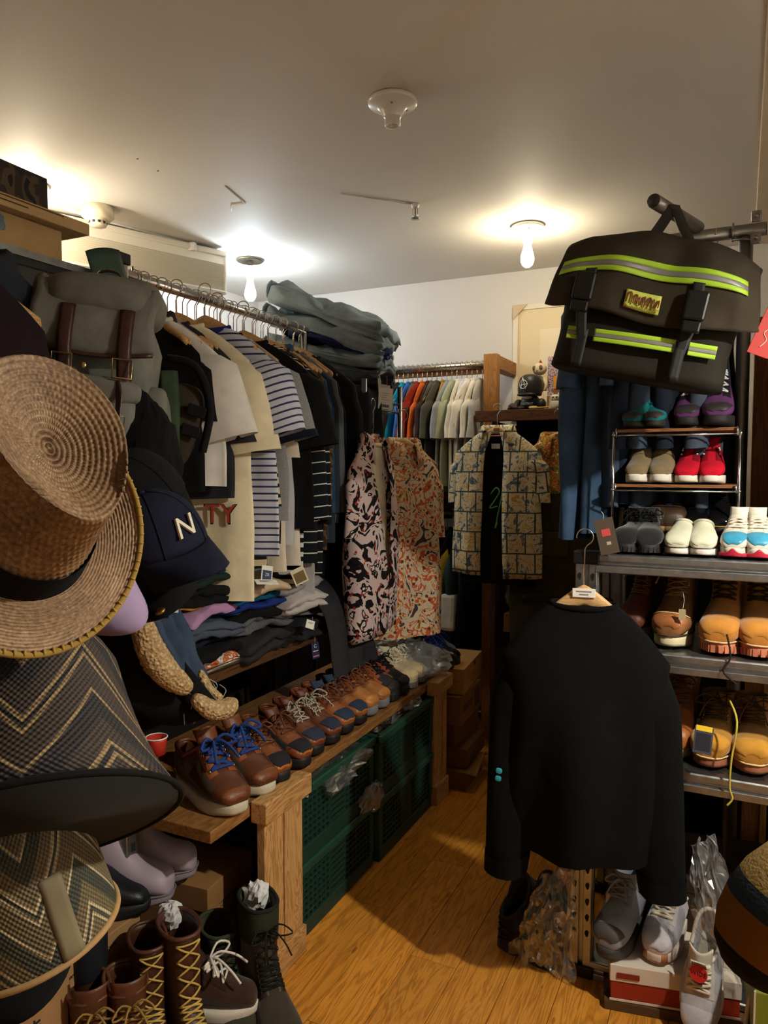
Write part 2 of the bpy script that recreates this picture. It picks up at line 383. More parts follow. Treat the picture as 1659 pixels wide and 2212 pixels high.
# corrugated cover on the wall under the ceiling (left)
p0, p1 = aZ(483, 549, CEIL - .03), aZ(150, 474, CEIL - .03); p0.z = p1.z = 0
d = (p1 - p0); Ln = 1.6; ux = d.normalized(); rz = math.atan2(ux.y, ux.x)
t = thing('wall_air_conditioner', 'long cream corrugated housing high on the left wall', 'air conditioner', (p0.x, p0.y, 0), rz)
hz, lz = CEIL - .025, 2.42
prof = [(0, hz)]; nr = 14
for k in range(nr * 4 + 1):
    z = hz - .06 - (hz - .06 - lz - .012) * k / (nr * 4); prof.append((-.004 + .006 * math.sin(2 * math.pi * k / 4), z))
prof.append((-.02, lz)); 
W_ = plain(C(232, 226, 212), .4)
MB().loft([[(x, .0 - y, z) for y, z in prof] + [(x, -.17, lz), (x, -.17, hz)] for x in (0.0, Ln)], True, True).build('housing', W_, t, smooth=False)
MB().box(-.012, -.19, hz - .02, Ln, .012, hz + .01).build('top_rail', W_, t, smooth=False, bevel=.006)
MB().box(-.012, -.19, lz - .01, 0, .01, hz).build('end_cap', W_, t, smooth=False, bevel=.006)
# hairline crack of the ceiling left
# ---- picture frame board on the back wall
t = thing('leaning_board', 'plain cream framed panel leaning on the back wall behind the figurines', 'panel', (0, 0, 0))
q0, q1 = aY(1110, 661, 4.29), aY(1110, 885, 4.29)
PB = plain(C(228, 210, 172), .6)
MB().box(q0.x, 4.285, 1.8, q0.x + .72, 4.315, q0.z).build('panel', PB, t, smooth=False)
for a in ((q0.x, 4.275, q0.z - .03, q0.x + .72, 4.3, q0.z), (q0.x, 4.275, 1.8, q0.x + .03, 4.3, q0.z)): MB().box(*a).build('frame_bar', plain(C(232, 222, 200), .6), t, smooth=False, bevel=.002)
MB().loft([[(q0.x + x, 4.268 + y, q0.z - z) for x, z in ((0, 0), (.085, 0), (0, .085))] for y in (0, .006)], True, True).build('corner_protector', plain(C(206, 184, 150), .7), t, smooth=False)
MB().box(q0.x + .16, 4.278, 1.8, q0.x + .6, 4.284, q0.z - .15).build('sheet', plain(C(236, 222, 190), .7), t, smooth=False)
# ------------------------------------------------------------------ shoes: rings swept from the toe back to the opening (top profile F, under profile K)
LOW = [(1.0, .018, 1.0, .006, .012, 0), (.985, .030, .985, 0, .029, 0), (.93, .042, .93, 0, .040, 0), (.84, .050, .82, 0, .046, 0), (.74, .062, .68, 0, .048, 0), (.66, .078, .5, 0, .046, 0),
       (.60, .091, .32, 0, .043, 0), (.565, .098, .14, 0, .040, 0), (.55, .103, .02, .012, .038, .004), (.54, .107, -.012, .045, .036, .014), (.53, .11, .0, .08, .034, .026)]
BOOT = [(1.0, .03, 1.0, .01, .014, 0), (.985, .048, .985, 0, .033, 0), (.93, .062, .93, 0, .046, 0), (.84, .068, .82, 0, .052, 0), (.74, .076, .68, 0, .052, 0), (.66, .09, .5, 0, .048, 0),
        (.60, .105, .32, 0, .045, 0), (.56, .12, .14, .0, .042, 0), (.52, .138, .01, .015, .041, 0), (.49, .155, -.015, .06, .041, 0), (.465, .6, 0.0, .45, .043, 0), (.455, .8, 0.0, .75, .046, 0), (.455, 1.0, -.012, 1.0, .048, 0)]
def profile(kind, hs, ws, shaft):
    hh = lambda i: lerp(1.0, hs, smooth((i - 2) / 5))
    if kind == 'low': return [(a, b * hh(i), c, d * hh(i), w * ws, s * hs) for i, (a, b, c, d, w, s) in enumerate(LOW)]
    out = []
    for i, (a, b, c, d, w, s) in enumerate(BOOT):
        if i >= 10:
            b = lerp(.155 * hs, shaft, (b - .4) / .6); d = lerp(.06 * hs, shaft, d)
        else: b *= hh(i); d *= hh(i)
        out.append((a, b, c, d, w * ws, s))
    return out
class Surf:
    def __init__(s, prof, L): s.p = prof; s.L = L
    def at(s, u, ph, off=0.0):
        q = s._p(u, ph)
        if off:
            e = .004; a = s._p(min(u + e, 1), ph) - s._p(max(u - e, 0), ph); b = s._p(u, ph + .02) - s._p(u, ph - .02)
            nn = a.cross(b)
            if nn.length > 1e-12:
                nn.normalize(); c = s._c(u)
                if nn.dot(q - c) < 0: nn = -nn
                q = q + nn * off
        return q
    def _c(s, u): a, b, c, d, w, g = interp(s.p, u); return Vector(((a + c) / 2 * s.L, 0, (b + d) / 2))
    def _p(s, u, ph):
        a, b, c, d, w, g = interp(s.p, u); cs, sn = math.cos(ph), math.sin(ph)
        cc = sg(cs, .85); ss = sg(sn, .8)
        return Vector(((lerp(c, a, .5 + cc / 2)) * s.L, w * ss, lerp(d, b, .5 + cc / 2) - g * (1 - abs(cc)) * 1.0))
    def patch(s, mb, u0, u1, f0, f1, off=.0015, nu=10, nv=10, th=.0012, shape=None):
        def fn(a, b, o):
            lo, hi = (u0, u1) if shape is None else shape(lerp(f0, f1, b))
            return s.at(lerp(lo, hi, a), lerp(f0, f1, b), o)
        mb.grid(lambda a, b: fn(a, b, off + th * math.sin(math.pi * min(1, max(0, a))) ** .3 * math.sin(math.pi * b) ** .3 - .001 * (a in (0, 1) or b in (0, 1))), nu, nv); return mb
def foot_outline(L, ws, e, n=36, heel=.036, ball=.049, waist=.037):
    out = []
    for k in range(n):
        t = 2 * math.pi * k / n; x = L / 2 + (L / 2 + e) * sg(math.cos(t), .86); u = max(0, min(1, x / L))
        w = interp([(heel,), (heel,), (waist,), (ball * .97,), (ball,), (ball * .86,)], u)[0] * ws + e
        out.append((x, w * sg(math.sin(t), .62)))
    return out
def make_shoe(name, cat, kind='low', L=.285, up=None, sole=None, st=.028, toe=None, toe_u=.28, toe_f=1.35, lace=None, eye=None, heel=None, tongue=None, side=None, lining=None, hs=1.0, ws=1.0, shaft=.15,
              lugs=False, bow=0, lr=.0022, rows=6, mid=None, midt=.008, velcro=None, rim=None, lace_u=(.44, .9), welt=None, stitch=None, gore=None, dots=None, flap=None, cuff=None, hooks=None, spring=.006):
    t = thing(name, '', cat); pf = profile(kind, hs, ws, shaft); S = Surf(pf, L); z0 = st
    nu, nf = (26, 28) if kind == 'low' else (32, 28)
    body = thing_part = MB().loft([[S.at(i / nu, 2 * math.pi * k / nf) + Vector((0, 0, z0)) for k in range(nf)] for i in range(nu + 1)], True, False)
    def up_(mb): 
        mb.v = [(x, y, z + z0) for x, y, z in mb.v]; return mb
    body.build('upper', up, t, solid=.0035)
    # insole / inside
    fo = foot_outline(L, ws, -.004); fi = [(x, y * .82) for x, y in fo]
    MB().loft([[(x, y, z0 + .012) for x, y in fi]], True).build('insole', lining or plain(C(40, 34, 28), .9), t)
    # sole
    def tz(x, z): return z + spring * smooth((x / L - .72) / .28) * 1.6 * (1 if z < z0 * .6 else .5)
    fo = foot_outline(L, ws, .0035); g = .006
    rings = [[(x * .985 + .002, y * .96, tz(x, 0)) for x, y in fo], [(x, y, tz(x, st * .25)) for x, y in fo], [(x, y, tz(x, st * .7)) for x, y in fo], [(x, y * 1.0, z0 + g) for x, y in fo], [(x * .98 + .003, y * .93, z0 + g + .001) for x, y in fo]]
    MB().loft(rings, True, True).build('sole', sole, t)
    if lugs:
        b = MB(); pts = foot_outline(L, ws, .004, 30)
        for k, (x, y) in enumerate(pts):
            x2, y2 = pts[(k + 1) % len(pts)]; M = Matrix.Rotation(math.atan2(y2 - y, x2 - x), 3, 'Z'); b.obox((lerp(x, x2, .5), lerp(y, y2, .5), tz(x, st * .3)), (.011, .004, st * .6), M)
        b.build('tread_lugs', sole, t, smooth=False, kind='stuff')
    if mid:
        fo = foot_outline(L, ws, .0045); MB().loft([[(x, y, z0 + g - midt) for x, y in fo], [(x, y, z0 + g + .001) for x, y in fo], [(x * .98 + .003, y * .93, z0 + g + .0015) for x, y in fo]], False, True).build('midsole_band', mid, t)
    if welt:
        fo = foot_outline(L, ws, .006); MB().tube([(x, y, z0 + g) for x, y in fo], .0026, 6, True).build('welt', welt, t)
    if toe: up_(S.patch(MB(), .012, toe_u, -toe_f, toe_f, .0018, 12, 16)).build('toe_cap', toe, t)
    if side:
        for sgn in (-1, 1): up_(S.patch(MB(), .30, .62, sgn * .75, sgn * 1.75, .0016, 10, 8)).build('side_panel', side, t)
    if heel: 
        for sgn in (1,): up_(S.patch(MB(), .74, .985, math.pi - 1.5, math.pi + 1.5, .0018, 10, 16)).build('heel_counter', heel, t)
    if eye:
        for sgn in (-1, 1): up_(S.patch(MB(), lace_u[0] - .05, min(.985, lace_u[1] + .06), sgn * .22, sgn * .8, .0022, 12, 6)).build('eyestay', eye, t)
    if tongue:
        a = S.at(.99, 0); b = S.at(.8, 0); d = (a - b).normalized()
        wy = interp(pf, 1.0)[4]
        up_(MB().grid(lambda q, r: a - d * .035 + d * (.035 + .034 * hs) * q + Vector((.006 - .02 * (2 * r - 1) ** 2, (2 * r - 1) * wy * (.75 + .15 * q), .0)), 8, 8)).build('tongue', tongue, t, solid=.004)
    if lace:
        b = MB(); u0, u1 = lace_u; f = .5; top = None
        for k in range(rows):
            u = lerp(u0, u1, k / (rows - 1)); un = lerp(u0, u1, min(rows - 1, k + 1) / (rows - 1)); hgt = .0055
            if k == 0: b.tube([S.at(u, lerp(-f, f, q / 6), hgt) for q in range(7)], lr, 5)
            if k < rows - 1:
                for sgn in (-1, 1): b.tube([S.at(lerp(u, un, q / 6), sgn * lerp(-f, f, q / 6), hgt + (.0015 if sgn > 0 else 0)) for q in range(7)], lr, 5)
            else: b.tube([S.at(u, lerp(-f, f, q / 6), hgt) for q in range(7)], lr, 5)
            top = S.at(u, 0, hgt + .003)
        if bow:
            for sgn in (-1, 1):
                l = bow; o = top; b.tube(spline([o, o + Vector((.2 * l, sgn * .5 * l, .35 * l)), o + Vector((.55 * l, sgn * .95 * l, .02 * l)), o + Vector((.4 * l, sgn * .45 * l, -.06 * l)), o], 14), lr, 5)
                b.tube(spline([o, o + Vector((.35 * l, sgn * .2 * l, .18 * l)), o + Vector((.9 * l, sgn * .45 * l, -.1 * l)), o + Vector((1.3 * l, sgn * .6 * l, -.5 * l))], 12), lr, 5)
        up_(b).build('laces', lace, t)
    if hooks:
        for sgn in (-1, 1):
            for k in range(rows):
                p = S.at(lerp(lace_u[0], lace_u[1], k / (rows - 1)), sgn * .56, .004)
                up_(MB().tube([p + Vector((.005 * math.cos(q), sgn * .002, .005 * math.sin(q))) for q in [2 * math.pi * i / 8 for i in range(8)]], .0011, 5, True)).build('lace_hook', hooks, t)
    if velcro:
        for u0, u1 in ((.5, .62), (.68, .86)): up_(S.patch(MB(), u0, u1, -1.15, 1.15, .004, 6, 14, .002)).build('strap', velcro, t)
    if rim:
        b = MB(); b.tube([S.at(1.0, 2 * math.pi * k / 28) for k in range(28)], .0055, 8, True); up_(b).build('collar', rim, t)
    if gore:
        for sgn in (-1, 1): up_(S.patch(MB(), .72, .99, sgn * 1.25, sgn * 2.0, .0015, 10, 6)).build('elastic_gore', gore, t)
    if stitch:
        b = MB(); b.tube([S.at(lerp(.16, .34, abs(k / 14)) if 0 else .30 - .10 * math.cos(k / 14 * 1.2), k / 14 * 1.15, .002) for k in range(-14, 15)], .0014, 5); up_(b).build('stitching', stitch, t)
    if cuff:
        up_(S.patch(MB(), .84, 1.0, 0, 2 * math.pi, .004, 6, 28)).build('shaft_cuff', cuff, t)
    return Proto(t)
def pair(p, cat, group, *items):
    for it in items:
        loc, rz, label = it[:3]; p.put(loc, rz, label, cat, group, mirror=it[3] if len(it) > 3 else False, scale=it[4] if len(it) > 4 else 1.0)

# ------------------------------------------------------------------ hangers and garments (origin: top of the hanger's wood; shoulder axis x; front -y)
HW = wood(C(205, 165, 112), C(178, 132, 82), 'X', 2.0, .5)
def hanger_parts(t, span=.185, hook_h=.1, m=None, drop=.105, logo=False):
    m = m or HW; b = MB(); rings = []
    for i in range(-12, 13):
        x = span * i / 12; q = abs(i / 12); z = -.012 - drop * q ** 1.25 + .0; hh = lerp(.030, .011, smooth(q * 1.2)); th = lerp(.009, .0075, q)
        rings.append([(x, th * math.cos(a), z + hh * (math.sin(a) - .6)) for a in [2 * math.pi * k / 10 for k in range(10)]])
    b.loft(rings, True, True); b.build('shoulders', m, t)
    h = hook_h; r = .022
    pts = [(0, 0, -.02), (0, 0, h - .05)] + [(r * math.sin(a) + (-.0 if a < 3 else 0), 0, h - r - .0 - r * math.cos(a) * 1.0 + .0) for a in [math.pi * k / 8 for k in range(1, 12)]]
    pts = [(0, 0, -.02), (0, 0, h - .055), (.006, 0, h - .045)] + [(r * math.cos(a), 0, h - r + r * math.sin(a)) for a in [-.7 + (math.pi + .9) * k / 10 for k in range(11)]]
    MB().tube(pts, .0018, 6).build('hook', CHROME(), t)
    if logo: MB().box(-.016, -.0125, -.028, .016, -.0115, -.012).build('stamp', plain(C(150, 100, 60), .7), t, smooth=False)
def hanger(loc, rz, label, group=None, **kw):
    t = thing('wooden_hanger', label, 'hanger', loc, rz, group); hanger_parts(t, **kw); return t
_hp = None
def short(lb, n=9): return ' '.join(lb.split()[:n])
def hanger_copy(loc, rz, label, group):
    global _hp
    if _hp is None: _hp = Proto(hanger((0, 0, 0), 0, label, group))
    return _hp.put(loc, rz, label, 'hanger', group)
def garment(name, label, cat, loc, rot, m, w=.23, L=.70, th=.014, sl=.22, sw=.085, st=.016, tilt=14, sleeve_m=None, cuff=None, hem=None, collar='crew', collar_m=None, amp=.006, k=34, seed=0, group=None, neck=.078, slope=.1,
            open_=None, flare=.0, lean=0.0, sides=(-1, 1), sbend=0.0, n=40, long_taper=.55, buttons=None, swell=1.0, tilts=None, sphase=0):
    t = thing(name, label, cat, loc, rot, group)
    zs = [0, -.012, -.03, -.055, -.08, -slope - .01, -.15] + [lerp(-.15, -L, (i + 1) / 14) for i in range(14)]
    rings = []
    for z in zs:
        q = min(1, -z / (slope + .02)); hw = lerp(neck, w, q ** .8 if q < 1 else 1) ; dn = max(0, (-z - slope) / (L - slope)); hw *= 1 - .05 * math.sin(math.pi * min(1, dn * 1.4)) * .8; hw += flare * dn
        d = lerp(.022, th, smooth(q)) * (1 + swell * .9 * math.sin(math.pi * min(1, dn)) * .6 + .6 * dn); rg = []
        for i in range(n):
            a = 2 * math.pi * i / n
            if open_ is not None:
                gap = open_(dn) if callable(open_) else open_; a = -math.pi / 2 + gap + (2 * math.pi - 2 * gap) * i / (n - 1)
            x = hw * sg(math.cos(a), .75); y = d * sg(math.sin(a), .8)
            fo = amp * smooth(dn * 2) * (math.sin(k * x + seed + 2 * z) + .7 * math.sin(k * 1.9 * x + seed * 2.3 - 5 * z)) + .006 * nz(x * 7 + seed, z * 5, a)
            rg.append((x + lean * dn + .01 * nz(seed, z * 4) * dn, y + fo, z + (.006 * math.sin(9 * x + seed) + .01 * x * math.sin(seed)) * dn))
        rings.append(rg)
    MB().loft(rings, False, False, open_ is None).build('body', m, t, solid=.0016 if open_ is not None else 0)
    if hem: MB().loft([[(x * 1.01, y * 1.06, z - .004) for x, y, z in rings[-2]], [(x * 1.012, y * 1.08, z - .006) for x, y, z in rings[-1]]], closed=open_ is None).build('hem', hem, t)
    if collar == 'crew': MB().tube([Vector((neck * math.cos(a) * 1.02, .024 * math.sin(a), .002 - .012 * max(0, -math.sin(a)))) for a in [2 * math.pi * i / 20 for i in range(20)]], .0065, 7, True, flat=1.4).build('neckband', collar_m or m, t)
    elif collar in ('shirt', 'open'):
        cm = collar_m or m; g = .35 if collar == 'shirt' else .75; rr = []
        for z, e, o in ((-.012, .0, 0), (.022, .0, .0), (.034, .006, .0), (.028, .014, .006), (-.01, .02, .018), (-.03 if collar == 'shirt' else -.045, .024, .03)):
            row = []
            for i in range(22):
                a = -math.pi / 2 + g + (2 * math.pi - 2 * g) * i / 21; fr = max(0, -math.sin(a)); row.append(((neck * .92 + e) * math.cos(a) * 1.0 + (o * .5 * math.cos(a)), (.026 + e + .012 * fr) * math.sin(a), z - fr * (.03 + o * 1.4)))
            rr.append(row)
        MB().loft(rr, closed=False).build('collar', cm, t, solid=.002)
    if sl > 0:
        for s in sides:
            b = MB(); tl = (tilts[0 if s < 0 else 1] if tilts else tilt); N = 12; rr = []; nn = 18
            for i in range(N + 1):
                q = i / N; hwid = lerp(sw, sw * (long_taper if sl > .35 else .86), q); dep = lerp(st * 1.1, st, q); sh_ = smooth(.12 + q / .22); hwid *= lerp(.62, 1, sh_); dep *= lerp(.35, 1, sh_)
                cx = sbend * math.sin(q * 2.2) * .12
                rr.append([(s * (hwid * sg(math.cos(a), .8) + cx), dep * sg(math.sin(a), .85) + .004 * math.sin(6 * q + seed + 2 * math.cos(a)) * (1 + (sl > .35)) + .007 * q * nz(seed + s, q * 3, a), -sl * q + (.03 * (1 - q) * (-math.cos(a))) - .012 * math.cos(a) * q) for a in [2 * math.pi * j / nn for j in range(nn)]])
            b.loft(rr, True); off = sw * .8
            o = b.build('sleeve', sleeve_m or m, t, (s * (w - off * math.cos(R(tl))), 0, -slope - .015 + off * math.sin(R(tl)) * .3), (0, -s * R(tl), 0))
            if cuff: MB().loft([[(x * 1.04, y * 1.12, z) for x, y, z in rr[-2]], [(x * 1.04, y * 1.12, z - .004) for x, y, z in rr[-1]]]).build('cuff', cuff, o)
    if buttons: 
        for i in range(buttons): MB().blob((.0, -th * 1.6 - .012, -.08 - i * .09), (.006, .003, .006), n=10, m=6).build('button', plain(WHITE), t)
    return t
def hung(name, label, cat, loc, rz, m, hl=None, group=None, hgroup=None, own_hanger=True, drop=.016, **kw):
    """a garment with its own hanger; LOC is the point where the hook meets the rod"""
    if own_hanger: hanger_copy((loc[0], loc[1], loc[2] - .1 + .0), rz, hl or ('wooden hanger of the ' + short(label)), hgroup or group)
    return garment(name, label, cat, (loc[0], loc[1], loc[2] - .1 - drop), rz, m, group=group, **kw)

# ------------------------------------------------------------------ folded clothes, bags of film, boxes, tags
def folded(name, label, cat, loc, rot, m, w=.3, d=.26, h=.045, layers=2, seed=0, sag=.0, group=None, droop=.0, sx=0.0, wr=1.0):
    """a folded garment: layered bulging fold at the front (-y), origin at the bottom centre"""
    prof = []
    for l in range(layers):
        z0, z1 = h * l / layers, h * (l + 1) / layers
        for q in range(7): a = -math.pi / 2 + math.pi * q / 6; prof.append((-d / 2 - .5 * (z1 - z0) * math.cos(a) * 1.1, (z0 + z1) / 2 + (z1 - z0) * .5 * math.sin(a)))
    top = [(-d / 2 + d * q / 14, h + .008 * math.sin(q * .5 + seed)) for q in range(1, 15)]; bot = [(d / 2 - d * q / 5, 0) for q in range(0, 5)]
    prof = prof + top + bot; rings = []
    for i in range(31):
        u = i / 30; x = (u - .5) * w; e = 1 - abs(2 * u - 1) ** 6 * .45; rg = []
        for y, z in prof:
            dz = .016 * wr * nz(x * 9 + seed, y * 9, seed) + .008 * wr * nz(x * 25, y * 25 + seed, z * 40) + ((.016 * abs(nz(x * 26 + y * 14 + seed, y * 16, seed)) + .012 * nz(x * 14, y * 22 + seed, 4)) if wr > 1 else 0); dy = .02 * nz(x * 8 + seed * 3, z * 30, 1) * (y < 0)
            rg.append((x + .01 * nz(y * 10, z * 30, seed), y * (.97 + .03 * e) + dy, z * e + h * (1 - e) * .5 + dz - sag * (2 * u - 1) ** 2 - droop * smooth((-y / d + .15) * 1.2) + sx * u))
        rings.append(rg)
    return tag(MB().loft(rings, True, True).build(name, m, None, loc, rot), label, cat, group)
def crumple(name, label, cat, loc, d, m, seed=0, amp=.35, rot=0, group=None, n=40, parent=None, freq=3.0):
    def fn(p):
        q = p.normalized(); r = 1 + amp * (nz(q.x * freq + seed, q.y * freq, q.z * freq) + .6 * abs(nz(q.x * freq * 2.5, q.y * freq * 2.5 + seed, q.z * freq * 2.5)) + .35 * abs(nz(q.x * 17, q.y * 17, q.z * 17 + seed)))
        p = p * r; p.z = max(p.z, -d[2] * .98); return p
    o = MB().blob((0, 0, d[2]), d, .9, n, n // 2, fn).build(name, m, parent, loc, (0, 0, rot) if isinstance(rot, (int, float)) else rot, smooth=False)
    return o if parent else tag(o, label, cat, group)
def carton(name, label, loc, rz, dims, m, lid=None, group=None, lid_m=None, flap=0, open_=False):
    """box with a lid part; origin at bottom centre"""
    x, y, z = dims; t = thing(name, label, 'box', loc, rz, group); b = MB()
    e = .003
    MB().box(-x / 2, -y / 2, 0, x / 2, y / 2, z - .001).build('body', m, t, smooth=False, bevel=.002)
    if lid:
        MB().box(-x / 2 - e, -y / 2 - e, z - lid, x / 2 + e, y / 2 + e, z + .002).build('lid', lid_m or m, t, smooth=False, bevel=.002)
    if flap:
        for s in (-1, 1): MB().grid(lambda a, b: (lerp(-x / 2, x / 2, a), s * (y / 2 + flap * b * .6), z + flap * .75 * b + .004 * math.sin(a * 7)), 6, 3).build('flap', m, t, solid=.003)
    return t
def tagcard(label, loc, rot, size=(.045, .08), m=None, m2=None, string=None, name='price_tag', group=None, lines=0):
    t = thing(name, label, 'tag', loc, rot, group); w, h = size
    MB().box(-w / 2, -.0006, -h, w / 2, .0006, 0).build('card', m or plain(C(230, 226, 216), .7), t, smooth=False)
    if m2: MB().box(-w / 2 * .8, -.0012, -h * .9, w / 2 * .8, -.0007, -h * .25).build('print_block', m2, t, smooth=False)
    for i in range(lines): MB().box(-w * .3, -.0012, -h * (.25 + .1 * i) - .0012, w * (.3 - .12 * (i % 3)), -.0007, -h * (.25 + .1 * i)).build('print_line', plain(C(70, 70, 74), .8), t, smooth=False)
    if string: MB().tube(spline([(0, 0, -.006), (.004, 0, string * .5), (0, 0, string)], 8), .0007, 5).build('string', plain(C(210, 205, 195), .7), t)
    return t
# ------------------------------------------------------------------ left clothes rail
RX, RZ = -1.65, 2.07
t = thing('clothes_rail', 'chrome clothes rail full of wooden hangers along the left side', 'clothes rail', (RX, 0, 0))
MB().cyl((0, 1.62, RZ), (0, 2.68, RZ), .016).build('rail', CHROME(), t)
for y in (1.74, 2.66): MB().cyl((0, y, .9), (0, y, RZ), .014).build('post', CHROME(), t)
for y in (1.64, 1.67, 1.7): MB().cyl((0, y, RZ - .03), (0, y, RZ + .03), .003, 8).build('screw', STEEL(), t)
WH = fab(WHITE); CR = fab(CREAM); BK = fab(BLACK); NV = fab(NAVY); GH = heather(C(120, 120, 122), C(150, 150, 150)); LB = fab(C(130, 150, 172)); CH = fab(C(46, 47, 52))
BST = stripe(C(196, 200, 214), C(52, 58, 88), .022, .27); OST = stripe(C(206, 190, 150), C(24, 26, 24), .034, .36); PST = stripe(C(200, 190, 196), C(70, 60, 80), .02, .3)
WST = stripe(C(22, 26, 30), C(214, 216, 210), .04, .1); BWS = stripe(C(218, 216, 210), C(22, 22, 24), .034, .5); BRP = blotch((C(60, 44, 32), C(110, 78, 48), C(36, 30, 28)), 22)
G = 'tops on the left clothes rail'; HG = 'wooden hangers on the left clothes rail'
rows = [ # y, name, label, material, options
 (1.700, 't_shirt', 'black sleeveless-looking t-shirt nearest the backpack on the rail', BK, dict(w=.225, L=.52, sl=.2, tilt=10)),
 (1.733, 't_shirt', 'white heavy t-shirt with wide sleeve next to the black one', WH, dict(w=.25, L=.50, sl=.27, sw=.115, st=.045, tilt=20, amp=.008)),
 (1.760, 'polo_shirt', 'brown black polo with a dark collar between two pale shirts', fab(C(52, 46, 44)), dict(w=.215, L=.50, collar='shirt', sl=.2)),
 (1.786, 't_shirt', 'dusty light blue t-shirt on the rail', LB, dict(w=.235, L=.49, sl=.22, tilt=15)),
 (1.812, 't_shirt', 'charcoal t-shirt with long loose sleeve beside the cream jersey', CH, dict(w=.235, L=.54, sl=.27, tilt=15)),
 (1.850, 'jersey', 'cream jersey with red letters low on its front', CR, dict(w=.25, L=.87, sl=.30, sw=.115, st=.045, tilt=15, amp=.003)),
 (1.885, 't_shirt', 'off-white t-shirt beside the cream jersey', fab(C(214, 208, 206)), dict(w=.24, L=.68, sl=.27, tilt=19)),
 (1.925, 'striped_t_shirt', 'pale t-shirt with thin navy stripes and a royal blue collar', BST, dict(w=.25, L=.72, sl=.25, sw=.115, st=.05, tilt=19, collar_m=fab(C(40, 48, 120)))),
 (1.952, 'striped_t_shirt', 'lilac grey t-shirt with fine dark stripes', PST, dict(w=.225, L=.82, sl=.2)),
 (1.985, 'striped_sweater', 'tan sweater with broad black stripes and long sleeves', OST, dict(w=.235, L=.78, sl=.46, tilt=9, sw=.08, st=.025)),
 (2.012, 't_shirt', 'pale aqua grey t-shirt behind the tan striped sweater', fab(C(160, 170, 170)), dict(w=.22, L=.84, sl=.2)),
 (2.045, 't_shirt', 'heather grey t-shirt with navy cuffs', GH, dict(w=.25, L=.62, sl=.27, sw=.12, st=.045, tilt=20, cuff=NV, collar_m=NV)),
 (2.075, 'cardigan', 'navy cardigan beside the heather grey t-shirt on the rail', NV, dict(w=.235, L=.70, sl=.25, tilt=15)),
 (2.100, 't_shirt', 'cream t-shirt hanging low under the grey one', fab(C(214, 202, 178)), dict(w=.235, L=.80, sl=.3, tilt=9)),
 (2.128, 't_shirt', 'dark grey blue t-shirt with thin body', fab(C(50, 56, 66)), dict(w=.23, L=.66, sl=.24)),
 (2.155, 't_shirt', 'light grey t-shirt squeezed between dark shirts', fab(C(176, 176, 180)), dict(w=.235, L=.72, sl=.2, tilt=9)),
 (2.190, 'jacket', 'black short-sleeved jacket with a small gold emblem', BK, dict(w=.255, L=.66, sl=.28, sw=.115, st=.045, tilt=17)),
 (2.220, 't_shirt', 'white t-shirt with hem showing below the black jacket', fab(C(216, 208, 192)), dict(w=.24, L=.79, sl=.26, tilt=12)),
 (2.250, 'striped_t_shirt', 'black and white broadly striped t-shirt low on the rail', BWS, dict(w=.225, L=.87, sl=.2)),
 (2.285, 'striped_jacket', 'black long-sleeved shirt with thin white stripes, nearer one', WST, dict(w=.245, L=.80, sl=.52, tilt=7, sw=.085, st=.028)),
 (2.320, 'sweatshirt', 'light grey sweatshirt with ribbed hem hanging low', fab(C(168, 164, 162)), dict(w=.235, L=.92, sl=.3, tilt=8)),
 (2.352, 'striped_jacket', 'black long-sleeved shirt with thin white stripes, farther one', WST, dict(w=.245, L=.84, sl=.54, tilt=6, sw=.08)),
 (2.385, 'plaid_shirt', 'brown plaid shirt behind the striped black shirts', BRP, dict(w=.235, L=.75, sl=.5, tilt=5)),
 (2.420, 'denim_shirt', 'washed blue denim shirt near the far end of the rail', denim(C(44, 74, 108)), dict(w=.24, L=.72, sl=.5, tilt=5, collar='shirt')),
 (2.455, 'denim_shirt', 'dark slate shirt near the far end of the rail', fab(C(44, 54, 62)), dict(w=.235, L=.74, sl=.5, tilt=5)),
 (2.49, 'hooded_top', 'grey hooded top near the far end of the rail', fab(C(96, 100, 106)), dict(w=.235, L=.66, sl=.5, tilt=5)),
 (2.53, 'jacket', 'dark navy jacket second to last on the rail', NV, dict(w=.235, L=.72, sl=.5, tilt=5)),
 (2.575, 'long_coat', 'long black coat closing the far end of the rail', BK, dict(w=.25, L=1.02, sl=.55, tilt=4)),
 (2.61, 'long_coat', 'charcoal long coat behind the black one at the rail end', CH, dict(w=.25, L=1.0, sl=.55, tilt=4)),
]
LAB = {}
for i, (y, nm, lb, m, kw) in enumerate(rows):
    o = hung(nm, lb, nm.replace('_', ' ').replace('striped ', '').replace('t shirt', 't-shirt').replace('plaid ', '').replace('denim ', ''), (RX + .012 * math.sin(i * 2.1) + {5: .045, 7: .075, 11: .05, 16: .03}.get(i, 0), y, RZ + .022), R(13 + 4 * math.sin(i * 1.7)), m,
             hl='wooden hanger carrying the ' + lb, group=G, hgroup=HG, seed=i * 1.3, th=.011, own_hanger=True, drop=.048, neck=.085, **kw)
    LAB[i] = o
for i in range(14):
    hanger_copy((RX + .006 * math.sin(i * 3), 1.717 + i * .066, RZ - .078), R(4 * math.sin(i * 2.3)), 'empty-looking wooden hanger squeezed between tops on the left rail', HG)
# letters and patch on the cream jersey, gold emblem on the black jacket
j = LAB[5]
text('letters', 'TY', .085, plain(C(176, 60, 44), .8), j, (.15, -.036, -.59), (R(90), 0, R(0)), .0015); 
text('letter_outline', 'TY', .094, plain(C(30, 24, 28), .8), j, (.15, -.0345, -.592), (R(90), 0, 0), .001)
MB().box(.06, -.037, -.80, .11, -.031, -.75).build('sewn_label', fab(C(120, 116, 120)), j, smooth=False)
e = LAB[16]
MB().tube(spline([(.15, -.022, -.3), (.17, -.023, -.285), (.20, -.023, -.292), (.185, -.023, -.31), (.19, -.022, -.335)], 14), .002, 5).build('emblem', plain(C(170, 140, 70), .5), e)
